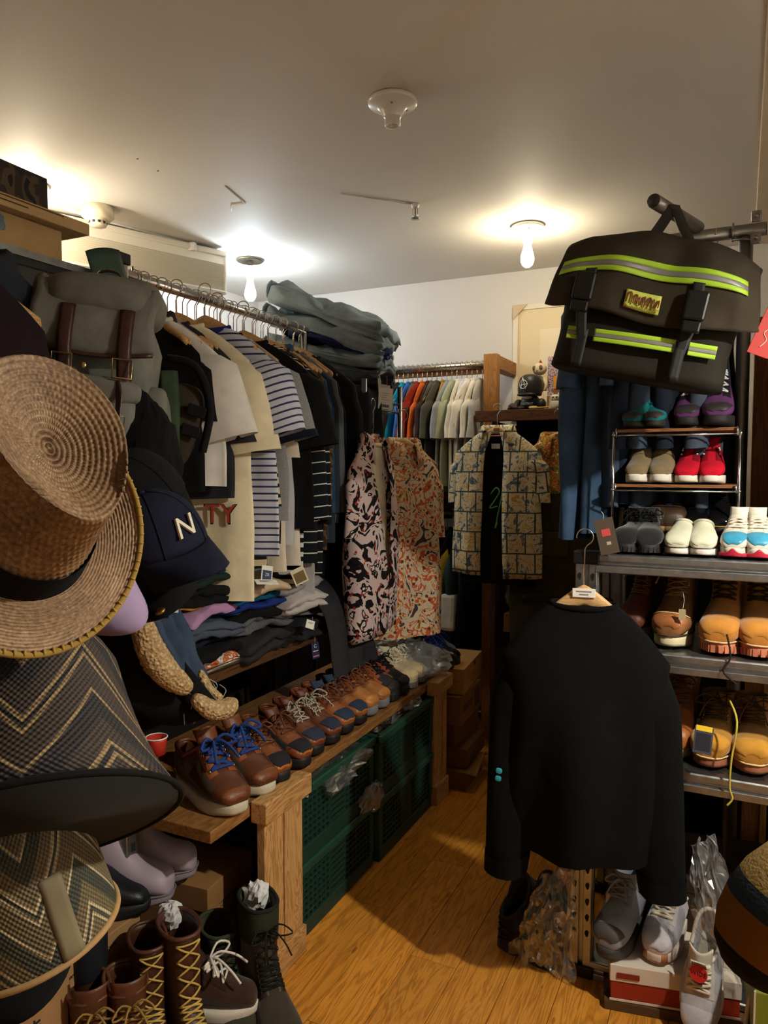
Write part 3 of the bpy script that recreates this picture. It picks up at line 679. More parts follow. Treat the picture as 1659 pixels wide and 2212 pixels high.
# ------------------------------------------------------------------ wooden shelf with the folded pile
t = thing('clothes_shelf', 'dark wooden shelf with a metal edge carrying the folded clothes', 'shelf', (0, 0, 0))
MB().box(-2.0, 1.5, .83, -1.46, 2.78, .866).build('board', wood(C(92, 62, 36), C(58, 38, 22), 'Y'), t, smooth=False, bevel=.003)
MB().cyl((-1.45, 1.52, .878), (-1.45, 2.25, .878), .009).build('edge_rail', metal(C(170, 160, 140), .3), t)
MB().box(-2.03, 1.5, 0, -2.0, 4.2, 1.0).build('back_panel', plain(C(24, 18, 14), .9), t, smooth=False)  # near-black sheet added to stand in for the darkness below the shelf
for y in (1.56, 2.72): MB().box(-1.98, y - .03, 0, -1.9, y + .03, .83).build('bracket_post', wood(C(80, 54, 32), C(50, 34, 20), 'Z'), t, smooth=False)
FG = 'folded clothes piled on the wooden shelf'
stacks = [
 (1.80, [('t_shirt', 'white t-shirt with orange print at the bottom of the pile', blotch((C(206, 200, 188), C(190, 96, 50), C(210, 206, 196), C(60, 40, 36)), 16), .035), ('t_shirt', 'black folded t-shirt above the orange print one', BK, .03), ('shorts', 'dark navy folded cloth in the left stack', NV, .035),
         ('t_shirt', 'grey blue folded sweatshirt in the left stack', fab(C(70, 78, 92)), .04), ('t_shirt', 'bright teal folded t-shirt in the left stack', fab(C(30, 110, 140)), .022), ('t_shirt', 'lilac pink folded t-shirt above the teal one', fab(C(168, 128, 164)), .022), ('t_shirt', 'thin yellow folded t-shirt edge', fab(C(196, 150, 50)), .012), ('sweater', 'large black folded sweater on the left stack', BK, .05), ('sweater', 'dark green folded sweater on top of the left stack', fab(C(28, 44, 38)), .045), ('scarf', 'olive plaid folded scarf topmost at left', stripe(C(66, 68, 58), C(30, 34, 34), .03, .4, 0), .03)]),
 (2.08, [('sweater', 'charcoal knitted sweater at the bottom of the middle stack', fab(C(44, 44, 46)), .06), ('sweatshirt', 'heather grey sweatshirt in the middle stack', heather(C(74, 74, 78), C(104, 104, 106)), .05), ('t_shirt', 'black t-shirt in the middle stack', BK, .03), ('t_shirt', 'royal blue t-shirt in the middle stack', fab(C(30, 48, 120)), .022), ('t_shirt', 'petrol blue t-shirt in the middle stack', fab(C(20, 84, 116)), .025), ('t_shirt', 'tan and cream folded t-shirt in the middle stack', fab(C(190, 168, 140)), .03), ('jacket', 'black folded jacket on top of the middle stack', BK, .05)]),
 (2.38, [('jeans', 'black jeans at the bottom of the far stack', denim(C(40, 40, 44)), .06), ('t_shirt', 'grey folded t-shirt in the far stack', fab(C(110, 108, 110)), .04), ('sweatshirt', 'off-white folded sweatshirt in the far stack', fab(C(190, 182, 176)), .05), ('t_shirt', 'pale grey folded t-shirt topping the far stack', fab(C(150, 146, 146)), .03)]),
]
for si, (y, its) in enumerate(stacks):
    z = .868
    for k, (nm, lb, m, h) in enumerate(its):
        folded(nm, lb, 'folded clothes', (-1.64 + .025 * math.sin(k * 2.7 + si), y + .02 * math.sin(k * 1.9), z), (R(2 * math.sin(k * 3 + si)), R(3 * math.sin(k * 2)), R(90 + 7 * math.sin(k * 1.7 + si))), m, .30 + .04 * math.sin(k * 2.2), .34, h * 1.2, 2 if h > .03 else 1, k * 1.7 + si * 5, group=FG, sag=.012); z += h * 1.12
# black denim hanging over the far end of the shelf
def drape(name, label, cat, pts, width, wdir, m, group=None, amp=.012, k=5, seed=0, th=.006, n=26):
    """cloth strip following a path, folded across its width"""
    cl = spline(pts, n); wd_ = Vector(wdir).normalized(); vs = []
    def fn(a, b):
        i = a * (n - 1); p = cl[int(round(i))]; tn = (cl[min(n - 1, int(round(i)) + 1)] - cl[max(0, int(round(i)) - 1)]).normalized(); nn = tn.cross(wd_)
        return p + wd_ * (b - .5) * width * (1 + .08 * math.sin(4 * a + seed)) + nn * (amp * math.sin(k * b * 6.28 / 2 + seed + 3 * a) + amp * .8 * nz(b * 5 + seed, a * 6))
    return tag(MB().grid(fn, n - 1, 22).build(name, m, None, solid=th), label, cat, group)
drape('jeans', 'faded black jeans hanging over the far shelf end', 'jeans', [(-1.75, 2.52, 1.02), (-1.52, 2.54, 1.04), (-1.40, 2.55, .95), (-1.37, 2.56, .80), (-1.36, 2.57, .70)], .34, (0, 1, 0), denim(C(46, 46, 50)), seed=2)
drape('frayed_jeans', 'blue jeans with a frayed torn hem hanging at the shelf front', 'jeans', [(-1.66, 1.60, 1.08), (-1.50, 1.60, 1.11), (-1.43, 1.60, 1.03), (-1.39, 1.61, .93), (-1.37, 1.63, .86)], .15, (-.3, 1, 0), denim(C(58, 70, 90)), seed=5, amp=.016)
o = bpy.data.objects['frayed_jeans']; b = MB(); random.seed(3)
for i in range(34):
    a = i / 33; p = Vector((-1.372 + .02 * math.sin(i), 1.555 + .15 * a, .87 - .02 * math.sin(i * 2))); b.tube(spline([p, p + Vector((.012 + .01 * random.random(), random.uniform(-.02, .02), -.02)), p + Vector((.012 * random.random(), random.uniform(-.03, .03), -.04 - .03 * random.random()))], 7), .0014, 4)
b.build('fringe', fab(C(170, 168, 160)), o, kind='stuff')
# tags over the pile
tagcard('white and navy swing tag hanging above the black folded jacket', aX(578, 1222, -1.40), (R(-8), R(12), R(70)), (.045, .062), m2=plain(C(40, 60, 96), .6), string=.07)
text('print', 'ZR', .014, plain(WHITE), bpy.context.scene.objects[-1] if False else [o for o in col.objects if o.get('label', '').startswith('white and navy swing')][0], (0, -.002, -.03), (R(90), 0, 0), .0003)
tagcard('cream paper care tag lying flat on the pile', aX(572, 1252, -1.38), (R(-72), R(5), R(55)), (.075, .035), lines=3)
tagcard('open kraft fold-out tag standing on the pile', aX(640, 1228, -1.42), (R(-10), R(-20), R(60)), (.055, .058), m=plain(C(206, 196, 172), .8), m2=plain(C(110, 90, 52), .8))
tagcard('white square care label on the black jeans', aX(672, 1340, -1.37), (R(-12), R(22), R(60)), (.035, .03), lines=2)
t = tagcard('navy swing tag with a white emblem hanging below the shelf', aX(680, 1388, -1.435), (R(0), R(-6), R(62)), (.032, .062), m=plain(C(34, 40, 78), .6), string=.10)
text('emblem', 'C', .018, plain(WHITE), t, (0, -.001, -.014), (R(90), 0, 0), .0004); MB().box(-.013, -.0012, -.055, .013, -.0007, -.05).build('print_line', plain(C(200, 120, 130)), t, smooth=False); MB().box(-.011, -.0012, -.034, .011, -.0007, -.031).build('print_line', plain(WHITE), t, smooth=False)
t = tagcard('blue white and red product card standing beside the frayed jeans', aX(378, 1258, -1.40), (R(4), R(6), R(48)), (.034, .085), m2=plain(C(40, 74, 130), .6)); text('print', 'SE', .010, plain(WHITE), t, (0, -.002, -.035), (R(90), 0, 0), .0003)
# ------------------------------------------------------------------ jeans on the wire rack
t = thing('wire_rack', 'black chrome wire rack carrying the pile of jeans', 'rack', (0, 0, 0))
DCH = metal(C(110, 112, 115), .3)
wx0, wx1, wy0, wy1, wz = -1.88, -1.42, 2.76, 3.12, 1.79
for x in (wx0, wx1):
    for y in (wy0, wy1):
        MB().cyl((x, y, 0), (x, y, 1.87), .0125, 12).build('post', DCH, t)
for z in (wz, 1.2):
    for zz in (z, z - .038):
        for a, b in (((wx0, wy0), (wx1, wy0)), ((wx1, wy0), (wx1, wy1)), ((wx0, wy1), (wx1, wy1)), ((wx0, wy0), (wx0, wy1))): MB().cyl((*a, zz), (*b, zz), .0035, 8).build('edge_wire', DCH, t)
    for (x0, y0), (x1, y1) in (((wx0, wy0), (wx1, wy0)), ((wx1, wy0), (wx1, wy1))):
        MB().tube([(lerp(x0, x1, k / 14), lerp(y0, y1, k / 14), z - (.038 if k % 2 else 0)) for k in range(15)], .0024, 6).build('truss_wire', DCH, t)
    for k in range(12): MB().cyl((lerp(wx0, wx1, k / 11), wy0, z), (lerp(wx0, wx1, k / 11), wy1, z), .0024, 6).build('deck_wire', DCH, t)
JG = 'jeans piled on the wire rack'
jl = [('brown grey folded jeans lowest on the wire rack', C(84, 68, 50), .06, 0, .40), ('nearly black folded jeans second from the bottom', C(52, 56, 60), .07, -4, .46), ('green grey folded jeans in the middle of the pile', C(104, 114, 120), .06, 6, .5), ('slate blue folded jeans with visible fold at the right', C(128, 144, 154), .055, 10, .5), ('royal blue folded trousers within the jeans pile', C(46, 54, 104), .035, 12, .44), ('washed grey blue jeans with copper stitching near the top', C(136, 152, 164), .075, 17, .52), ('pale washed jeans topmost on the pile, waistband raised', C(148, 166, 180), .085, 22, .52)]
z = 1.795
for k, (lb, c, h, tl, d) in enumerate(jl):
    o = folded('folded_jeans', lb, 'jeans', (-1.66 + .025 * math.sin(k * 2), 2.93 + .015 * math.cos(k * 3), z + max(0, math.sin(R(tl)) * d * .25)), (R(tl * .9), R(2 * math.sin(k)), R(108 + 8 * math.sin(k * 1.9))), denim(c), .34, d, h, 2, k * 2.3, group=JG, sag=.02, droop=.02, wr=2.0)
    b = MB(); b.grid(lambda a, q: (-.15 + .3 * a, d / 2 + .012 + .014 * math.sin(q * 3.1), h * .1 + h * .9 * q + .012 * nz(a * 4 + k, q)), 12, 5); b.build('waistband', denim(mul(c, 1.15)), o, solid=.006)
    for q in (): MB().tube([Vector((q + .012 * math.sin(i), -d / 2 + d * i / 9, h + .022 + .016 * nz(q * 9 + k * 2.3, (-d / 2 + d * i / 9) * 9, k * 2.3))) for i in range(1, 9)], .0022, 5).build('seam', denim(mul(c, .6)), o)
    z += h * .86
drape('jeans', 'dark grey jeans hanging down from the wire rack behind the leopard shirt', 'jeans', [(-1.7, 2.8, 1.84), (-1.46, 2.74, 1.83), (-1.42, 2.72, 1.7), (-1.42, 2.72, 1.58)], .24, (.5, 1, 0), denim(C(40, 44, 50)), seed=8)
t = tagcard('white swing tag with a barcode hanging from the jeans pile', aX(834, 838, -1.36), (0, R(3), R(62)), (.075, .09), lines=4, string=.05)
for k in range(11): MB().box(-.02 + k * .0036, -.0012, -.082, -.02 + k * .0036 + .0014 + .0008 * (k % 3), -.0007, -.07).build('bar', plain(C(30, 30, 30)), t, smooth=False)
tagcard('plain white swing tag behind the barcode tag', aX(828, 802, -1.38), (0, R(-4), R(58)), (.06, .085))
# garments lying on the lower deck of the wire rack
folded('hooded_top', 'grey hooded top stuffed on the lower wire deck', 'folded clothes', (-1.62, 2.93, 1.205), (0, 0, R(100)), fab(C(74, 76, 80)), .3, .4, .14, 3, 4)
# ------------------------------------------------------------------ bench with shoes, crates below
PINE = wood(C(196, 152, 96), C(150, 104, 56), 'Z', 1.3, .55); PINEY = wood(C(190, 146, 92), C(146, 100, 54), 'Y', 1.0, .5); OAKY = wood(C(150, 106, 60), C(112, 74, 38), 'Y', .9, .45)
BX0, BX1, BZ = -1.78, -1.225, .55
t = thing('shoe_bench', 'long low wooden bench lined with brown shoes', 'bench', (0, 0, 0))
MB().box(BX0, 1.50, BZ - .034, BX1, 3.2, BZ).build('seat_board', OAKY, t, smooth=False, bevel=.003)
def bench_leg(y0, y1):
    g = thing_none = MB().box(-1.222, y0, .0, -1.196, y1, .53).build('leg', PINE, t, smooth=False, bevel=.002)
    MB().box(-1.222, y0 - .03, .50, -1.168, y1 + .02, .562).build('cleat', PINEY, g, smooth=False, bevel=.004)
    MB().box(-1.222, y0 - .004, 0, -1.180, y1 + .004, .085).build('foot_block', PINEY, g, smooth=False, bevel=.003)
    MB().box(-1.1955, y0 + .095, .09, -1.190, y1 - .002, .50).build('batten', PINE, g, smooth=False, bevel=.002)
bench_leg(1.70, 1.895); bench_leg(3.00, 3.14)
BG = 'pairs of shoes on the bench'
BR = C(120, 64, 30); TAN = C(176, 108, 44); BLKR = plain(C(24, 22, 22), .6); DKB = C(84, 44, 24)
# a) brown hiking shoes with blue laces
def bench_pair(p, cat, lab, y, rz=-8, x=None, dy=.125, sc_=1.0, px=None, lab2=None):
    x = BX1 + .06 if x is None else x
    # toes reach the front edge of the bench: shoe heel sits L behind; world toe direction +X turned by rz
    for k in (0, 1):
        a = R(rz + (3 if k else -2)); L = .285 * sc_; tip = Vector((x, y + k * dy, BZ + .001)); h = tip - Vector((math.cos(a), math.sin(a), 0)) * L
        p.put(h, a, lab + (', nearer shoe of the pair' if k == 0 else ', farther shoe of the pair'), cat, BG, mirror=(k == 0), scale=sc_)
p = make_shoe('hiking_shoe', 'shoe', up=leather(DKB), sole=plain(C(190, 182, 160), .7), st=.03, toe=leather(C(110, 58, 28)), toe_u=.2, side=fab(C(60, 48, 36)), lace=fab(C(40, 66, 128)), eye=leather(C(128, 68, 30)), heel=leather(C(70, 38, 22)), tongue=leather(C(110, 60, 34)), rim=leather(C(110, 58, 30)), hs=1.15, ws=1.12, bow=.055, lr=.0042, hooks=CHROME(), lugs=False)
bench_pair(p, 'shoe', 'brown hiking shoe with thick blue laces and white sole', 1.60, -18, BX1 + .02, .14, 1.08)
p = make_shoe('leather_shoe', 'shoe', up=leather(BR), sole=BLKR, st=.034, toe=leather(TAN, .3), toe_u=.11, side=fab(C(42, 40, 40)), lace=leather(C(96, 52, 28)), eye=leather(C(104, 54, 26)), heel=leather(C(100, 52, 26)), tongue=leather(C(92, 48, 24)), rim=leather(C(116, 62, 32)), ws=1.05, bow=.04, lr=.0026, stitch=leather(C(60, 32, 18)))
def toe_patch(p, m, u0=.06, u1=.30, f=.85, name='toe_panel'):
    L = .285; S = Surf(profile('low', 1.0, 1.05, 0), L); b = MB(); S.patch(b, u0, u1, -f, f, .0035, 12, 14); b.v = [(x, y, z + .034) for x, y, z in b.v]; b.build(name, m, p.root); return p
toe_patch(p, fab(C(40, 40, 44)))
bench_pair(p, 'shoe', 'brown leather shoe with black canvas toe and black sole', 1.83, -14, BX1 + .015, .125)
p = make_shoe('leather_shoe', 'shoe', up=leather(C(104, 56, 34)), sole=BLKR, st=.034, toe=leather(C(150, 84, 48), .35), toe_u=.11, lace=stripe(C(206, 196, 176), C(60, 48, 40), .004, .4, 1), eye=leather(C(96, 50, 30)), heel=leather(C(88, 46, 28)), tongue=leather(C(92, 48, 24)), rim=leather(C(110, 60, 34)), ws=1.05, bow=.062, lr=.003)
toe_patch(p, fab(C(50, 54, 72)))
bench_pair(p, 'shoe', 'brown shoe with navy grey toe and cream speckled laces', 2.06, -12, BX1 + .0, .115)
p = make_shoe('leather_shoe', 'shoe', up=leather(C(150, 88, 44)), sole=BLKR, st=.034, toe=leather(C(180, 112, 50), .32), toe_u=.11, lace=leather(C(96, 50, 34)), eye=leather(C(120, 66, 34)), heel=leather(C(124, 56, 32)), tongue=fab(C(50, 64, 84)), rim=leather(C(132, 66, 38)), ws=1.05, bow=.045, lr=.0028, hooks=plain(C(40, 34, 30), .4))
toe_patch(p, fab(C(48, 60, 82)))
bench_pair(p, 'shoe', 'tan shoe with blue toe panel and hooked eyelets', 2.28, -10, BX1 - .005, .11)
p = make_shoe('leather_shoe', 'shoe', up=leather(C(172, 112, 56), .4), sole=plain(C(120, 124, 130), .7), st=.036, toe=leather(C(188, 124, 60), .35), toe_u=.22, lace=leather(C(110, 58, 36)), eye=leather(C(130, 74, 38)), heel=leather(C(60, 40, 28)), tongue=leather(C(120, 66, 36)), rim=leather(C(60, 38, 26)), ws=1.05, bow=.045, lr=.0028)
bench_pair(p, 'shoe', 'light tan shoe with grey rubber sole', 2.49, -8, BX1 - .01, .105)
p = make_shoe('trail_shoe', 'shoe', up=fab(C(52, 52, 56)), sole=plain(C(30, 30, 32), .7), st=.036, toe=plain(C(34, 34, 36), .6), toe_u=.22, side=leather(C(170, 86, 44)), lace=fab(C(24, 24, 26)), eye=leather(C(150, 74, 40)), heel=leather(C(160, 84, 50)), tongue=leather(C(176, 96, 60)), rim=fab(C(130, 72, 44)), ws=1.06, bow=.035, lr=.0026, lugs=True)
bench_pair(p, 'shoe', 'charcoal and rust trail shoe with black laces', 2.69, -8, BX1 - .012, .10)
p = make_shoe('sneaker', 'shoe', up=suede(C(190, 170, 132)), sole=plain(C(110, 102, 92), .8), st=.034, toe=suede(C(206, 184, 144)), toe_u=.3, lace=fab(C(226, 214, 190)), eye=suede(C(200, 180, 140)), heel=suede(C(210, 196, 168)), tongue=fab(C(214, 200, 170)), rim=fab(C(216, 206, 184)), ws=1.06, bow=.03, lr=.0034, lugs=True, mid=plain(C(150, 140, 124), .7))
bench_pair(p, 'sneaker', 'beige suede sneaker with cream laces', 2.88, -8, BX1 - .014, .10, 1.02)
FILM = clear_film()
p = make_shoe('sneaker', 'shoe', up=fab(C(96, 88, 76)), sole=plain(C(150, 140, 124), .7), st=.03, lace=fab(C(130, 120, 100)), eye=fab(C(80, 72, 62)), rim=fab(C(90, 84, 74)))
bench_pair(p, 'sneaker', 'grey brown sneaker wrapped in clear film', 3.04, -6, BX1 - .03, .09)
crumple('film_bag', 'clear crumpled film bag around the grey brown sneakers on the bench', 'plastic bag', (-1.37, 3.08, BZ + .002), (.17, .11, .075), FILM, 3)
p = make_shoe('lace_shoe', 'shoe', up=leather(C(26, 26, 30), .25), sole=BLKR, st=.03, toe=leather(C(26, 24, 24), .12), toe_u=.26, lace=fab(C(30, 44, 96)), eye=fab(C(30, 40, 80)), tongue=fab(C(34, 48, 90)), rim=fab(C(24, 26, 34)), bow=.05, lr=.004, hooks=CHROME())
bench_pair(p, 'shoe', 'shiny black shoe with thick navy laces on the bench', 3.22, -6, BX1 + .03, .09)
crumple('film_bag', 'small crumpled film bag at the far end of the bench beside navy laces', 'plastic bag', (-1.5, 3.25, BZ + .002), (.10, .08, .07), FILM, 9)
p = make_shoe('lace_shoe', 'shoe', up=suede(C(44, 42, 40)), sole=BLKR, st=.026, lace=fab(C(24, 24, 24)), eye=suede(C(36, 34, 34)), rim=fab(C(40, 40, 40)))
for k in (0, 1): p.put((-1.54 + .0, 3.38 + .1 * k, BZ - .0), R(-12), ['dark grey suede shoe, left of the two', 'dark grey suede shoe, right of the two'][k], 'shoe', BG, mirror=k == 0)
# kraft carton stack closing the bench
CT = 'cartons stacked beyond the bench'
t = carton('carton', 'kraft shoe box at bench height with a thumb hole', (-1.33, 3.40, .44), R(6), (.34, .38, .12), card(C(170, 122, 70)), lid=.055, group=CT)
MB().cyl((.174, .02, .105), (.1755, .02, .105), .012, 14).build('thumb_hole', plain(C(20, 16, 12)), t)
t = carton('carton', 'printed kraft carton under the thumb hole box', (-1.30, 3.36, .30), R(2), (.30, .34, .138), card(C(128, 88, 48)), group=CT)
text('print', 'HEAVY', .05, plain(C(70, 46, 26), .9), t, (.151, -.06, .07), (R(90), 0, R(90)), .0004); MB().box(.1505, .06, .03, .1512, .13, .11).build('printed_panel', plain(C(80, 54, 32), .9), t, smooth=False)
carton('carton', 'plain kraft carton with loose flaps in the far stack', (-1.30, 3.40, .18), R(-4), (.24, .3, .12), card(C(120, 80, 42)), group=CT, flap=.05)
carton('carton', 'lower kraft carton with lid in the far stack', (-1.26, 3.38, .09 + .0), R(3), (.26, .32, .09), card(C(112, 74, 40)), lid=.04, group=CT)
t = carton('carton', 'open torn kraft carton on the floor beyond the crates', (-1.24, 3.32, 0), R(3), (.24, .28, .088), card(C(118, 78, 42)), group=CT)
MB().grid(lambda a, b: (.12 + .05 * b, -.14 + .28 * a, .09 + .07 * b * (1 - abs(2 * a - 1)) - .01 * b), 6, 3).build('torn_flap', card(C(150, 106, 62)), t, solid=.003)
# ---- green folding crates
GRN = plain(C(26, 66, 52), .5); GRN2 = plain(C(20, 52, 42), .55)
def make_crate(L=.535, D=.36, Hh=.245):
    t = thing('folding_crate', '', 'crate')
    for a in ((-D / 2, -L / 2, Hh - .03, -D / 2 + .02, L / 2, Hh), (D / 2 - .02, -L / 2, Hh - .03, D / 2 + .006, L / 2, Hh), (-D / 2, -L / 2, Hh - .03, D / 2, -L / 2 + .02, Hh), (-D / 2, L / 2 - .02, Hh - .03, D / 2, L / 2, Hh)): MB().box(*a).build('rim', GRN, t, smooth=False, bevel=.005)
    MB().box(-D / 2 + .006, -L / 2 + .006, 0, D / 2 - .002, L / 2 - .006, .05).build('base', GRN2, t, smooth=False, bevel=.003)
    for x in (-D / 2 + .012, D / 2 - .012):
        for y in (-L / 2 + .014, L / 2 - .014): MB().box(x - .012, y - .014, .05, x + .012, y + .014, Hh - .03).build('corner_post', GRN, t, smooth=False, bevel=.003)
        MB().box(x - .006, -.05, .05, x + .006, .05, Hh - .03).build('grip_panel', GRN2, t, smooth=False, bevel=.002)
    b = MB()
    for k in range(1, 8): z = lerp(.05, Hh - .03, k / 8); b.box(D / 2 - .016, -L / 2 + .02, z - .003, D / 2 - .006, L / 2 - .02, z + .003); b.box(-D / 2 + .02, -L / 2 + .004, z - .003, D / 2 - .02, -L / 2 + .012, z + .003)
    for k in range(1, 18): y = lerp(-L / 2 + .02, L / 2 - .02, k / 18); b.box(D / 2 - .018, y - .004, .05, D / 2 - .008, y + .004, Hh - .03)
    for k in range(1, 10): x = lerp(-D / 2 + .02, D / 2 - .02, k / 10); b.box(x - .004, -L / 2 + .004, .05, x + .004, -L / 2 + .014, Hh - .03)
    b.build('lattice', GRN2, t, smooth=False, kind='stuff')
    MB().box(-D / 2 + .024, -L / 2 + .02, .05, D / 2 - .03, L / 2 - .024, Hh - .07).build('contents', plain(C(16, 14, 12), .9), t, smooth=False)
    return Proto(t)
cr = make_crate(); CG = 'green folding crates under the bench'
cr.put((-1.395, 2.17, 0), R(0), 'dark green folding crate on the floor, nearer stack', 'crate', CG)
cr.put((-1.395, 2.17, .247), R(0), 'dark green folding crate on top of the nearer stack, full of film bags', 'crate', CG)
cr.put((-1.380, 2.72, 0), R(0), 'dark green folding crate on the floor, farther stack', 'crate', CG)
cr.put((-1.378, 2.72, .247), R(0), 'dark green folding crate on top of the farther stack', 'crate', CG)
crumple('film_bag', 'large crinkled black item in clear film over the near crate', 'plastic bag', (-1.32, 2.22, .405), (.13, .22, .045), clear_film((.8, .8, .8, 1), .93), 5, .38, n=56)
crumple('wrapped_shoes', 'black shoes wrapped inside the crinkled film of the near crate', 'shoes', (-1.38, 2.2, .40), (.12, .19, .06), leather(C(22, 18, 18), .3), 11, .35)
crumple('paper_wad', 'small white crumpled paper in the corner of the near crate', 'paper', (-1.27, 1.975, .44), (.045, .035, .03), plain(C(190, 190, 190), .8), 2, .5, n=18)
crumple('film_bag', 'crinkled film bag poking out of the far crate beside the leg', 'plastic bag', (-1.30, 2.86, .43), (.08, .13, .055), FILM, 7, .5)
crumple('wrapped_shoes', 'brown shoes wrapped in film inside the far crate', 'shoes', (-1.37, 2.72, .415), (.1, .16, .055), leather(C(52, 40, 30), .4), 13, .3)
crumple('film_bag', 'small film scrap caught between the two lower crates', 'plastic bag', (-1.203, 2.40, .235), (.022, .075, .045), clear_film((.75, .7, .6, 1), .8), 15, .5, n=24)
# red cup-like boot rim by the patterned hat
t = thing('paper_cup', 'small red paper cup with white rim behind the patterned hat', 'cup', aX(338, 1592, -1.36))
MB().lathe([(.022, -.045), (.026, -.01), (.028, 0), (.025, 0), (.02, -.044)], 24).build('cup', plain(C(180, 46, 38), .5), t); MB().tube([(.0275 * math.cos(a), .0275 * math.sin(a), 0) for a in [2 * math.pi * k / 20 for k in range(20)]], .002, 6, True).build('rim', plain(WHITE), t)
# ------------------------------------------------------------------ wooden clothes frame on the back wall
OAKZ = wood(C(176, 122, 66), C(134, 86, 42), 'Z', 1.2, .55); OAKX = wood(C(168, 114, 60), C(126, 80, 40), 'X', 1.0, .55); DKX = wood(C(96, 58, 30), C(62, 36, 18), 'X', 1.0, .5); DKZ = wood(C(70, 42, 24), C(46, 28, 16), 'Z', 1.0, .6)
t = thing('clothes_rack', 'wooden frame with a metal pipe and two tiers of clothes on the back wall', 'clothes frame', (0, 0, 0))
FX = -1.27; BY = 4.0
MB().box(FX, BY - .12, 0, FX + .075, BY - .06, 2.115).build('post', OAKZ, t, smooth=False, bevel=.003)
MB().box(FX + .004, BY - .06, 2.04, FX + .071, 4.31, 2.112).build('top_bar', wood(C(176, 122, 66), C(134, 86, 42), 'Y', 1.2, .55), t, smooth=False, bevel=.003)
MB().box(-2.75, BY + .02, 2.03, FX + .01, BY + .06, 2.06).build('cross_bar', OAKX, t, smooth=False, bevel=.002)
MB().cyl((-2.8, BY, 2.075), (FX, BY, 2.075), .02).build('pipe', metal(C(190, 188, 180), .25), t)
MB().cyl((-2.8, BY, 1.24), (FX, BY, 1.24), .016).build('lower_pipe', STEEL(), t)
MB().box(-2.8, BY - .03, 1.27, FX, BY + .03, 1.3).build('lower_bar', DKX, t, smooth=False)
cols = [('black', C(26, 26, 28)), ('charcoal', C(44, 44, 48)), ('black ribbed', C(30, 30, 32)), ('dark teal', C(30, 60, 66)), ('black with white neck', C(30, 28, 30)), ('dark brown', C(50, 40, 34)), ('turquoise', C(30, 146, 172)), ('cornflower blue', C(60, 104, 180)), ('slate grey', C(84, 86, 88)), ('rust red', C(150, 54, 40)), ('orange', C(206, 98, 40)),
        ('dark plum', C(64, 48, 50)), ('olive grey', C(100, 96, 84)), ('grey green', C(84, 84, 74)), ('mustard', C(164, 126, 56)), ('pale denim grey', C(150, 156, 162)), ('sage green', C(176, 180, 154)), ('ivory', C(228, 220, 200)), ('lilac white', C(214, 208, 216)), ('bright white', C(236, 230, 220)), ('warm white', C(230, 222, 206)), ('light grey', C(182, 178, 174))]
Gb = 'short-sleeved tops on the upper pipe of the back frame'; Hb = 'wooden hangers on the upper pipe of the back frame'
n = len(cols); x0, x1 = -1.95, -1.315
for i, (cn, c) in enumerate(cols):
    x = lerp(x0, x1, i / (n - 1)); L = .62 + .05 * math.sin(i * 2.3) + (.14 if cn in ('olive grey', 'dark plum', 'grey green') else 0)
    hung('t_shirt', cn + ' short-sleeved top hanging on the upper back pipe', 't-shirt', (x, BY, 2.075 + .022 + .004), R(90 + 5 * math.sin(i * 1.9)), fab(c), hl='wooden hanger carrying the ' + cn + ' top on the back pipe', group=Gb, hgroup=Hb, w=.225 + .01 * math.sin(i * 3), L=L, th=.010, sl=.23, sw=.085, st=.02, tilt=15, seed=i * 2.7, collar_m=None)
Gl = 'garments on the lower pipe of the back frame'
low = [('jacket', 'blue jacket on the lower back pipe', fab(C(40, 74, 118)), None), ('jacket', 'black jacket with dark sleeves on the lower back pipe', BK, None), ('jacket', 'red jacket on the lower back pipe', fab(C(150, 34, 40)), None), ('polka_shirt', 'black spotted shirt on the lower back pipe', blotch((C(24, 24, 28), C(24, 24, 28), C(180, 180, 180)), 40), None),
       ('jacket', 'black jacket with off-white sleeves on the lower back pipe', fab(C(190, 188, 180)), BK), ('jacket', 'black jacket with yellow panel on the lower back pipe', fab(C(190, 160, 60)), BK), ('jacket', 'dark green jacket with white cuff panel nearest the post', fab(C(34, 54, 54)), BK), ('long_coat', 'black long coat against the wooden post', BK, None), ('jacket', 'orange jacket far left on the lower back pipe', fab(C(180, 90, 40)), None)]
low += [('long_coat', ['black long coat far left on the lower back pipe', 'charcoal long coat beside the black one on the lower back pipe', 'dark grey long coat behind the wire rack on the lower back pipe', 'dark brown long coat furthest left on the lower back pipe'][k], fab(mul(C(30, 30, 32), 1 - .15 * k)), None) for k in range(4)]
for i, (nm, lb, m, m2) in enumerate(low):
    x = (-1.74 + i * .055) if i < 8 else -1.8 - (i - 8) * .09
    o = hung(nm, lb, nm.replace('_', ' '), (x, BY, 1.24 + .02), R(90 + 4 * math.sin(i * 2.1)), m2 or m, hl='hanger of the ' + lb, group=Gl, hgroup='hangers on the lower back pipe', w=.25, L=.7 if i < 9 else 1.0, th=.014 if i < 9 else .03, sl=.55, sw=.075, st=.03, tilt=7, sleeve_m=m, seed=i * 1.1)
    if i == 6:
        for s in o.children:
            if s.name.startswith('sleeve'): MB().box(-.07, -.045, -.42, .07, .045, -.22).build('white_panel', fab(C(206, 202, 192)), s, smooth=False, bevel=.02)
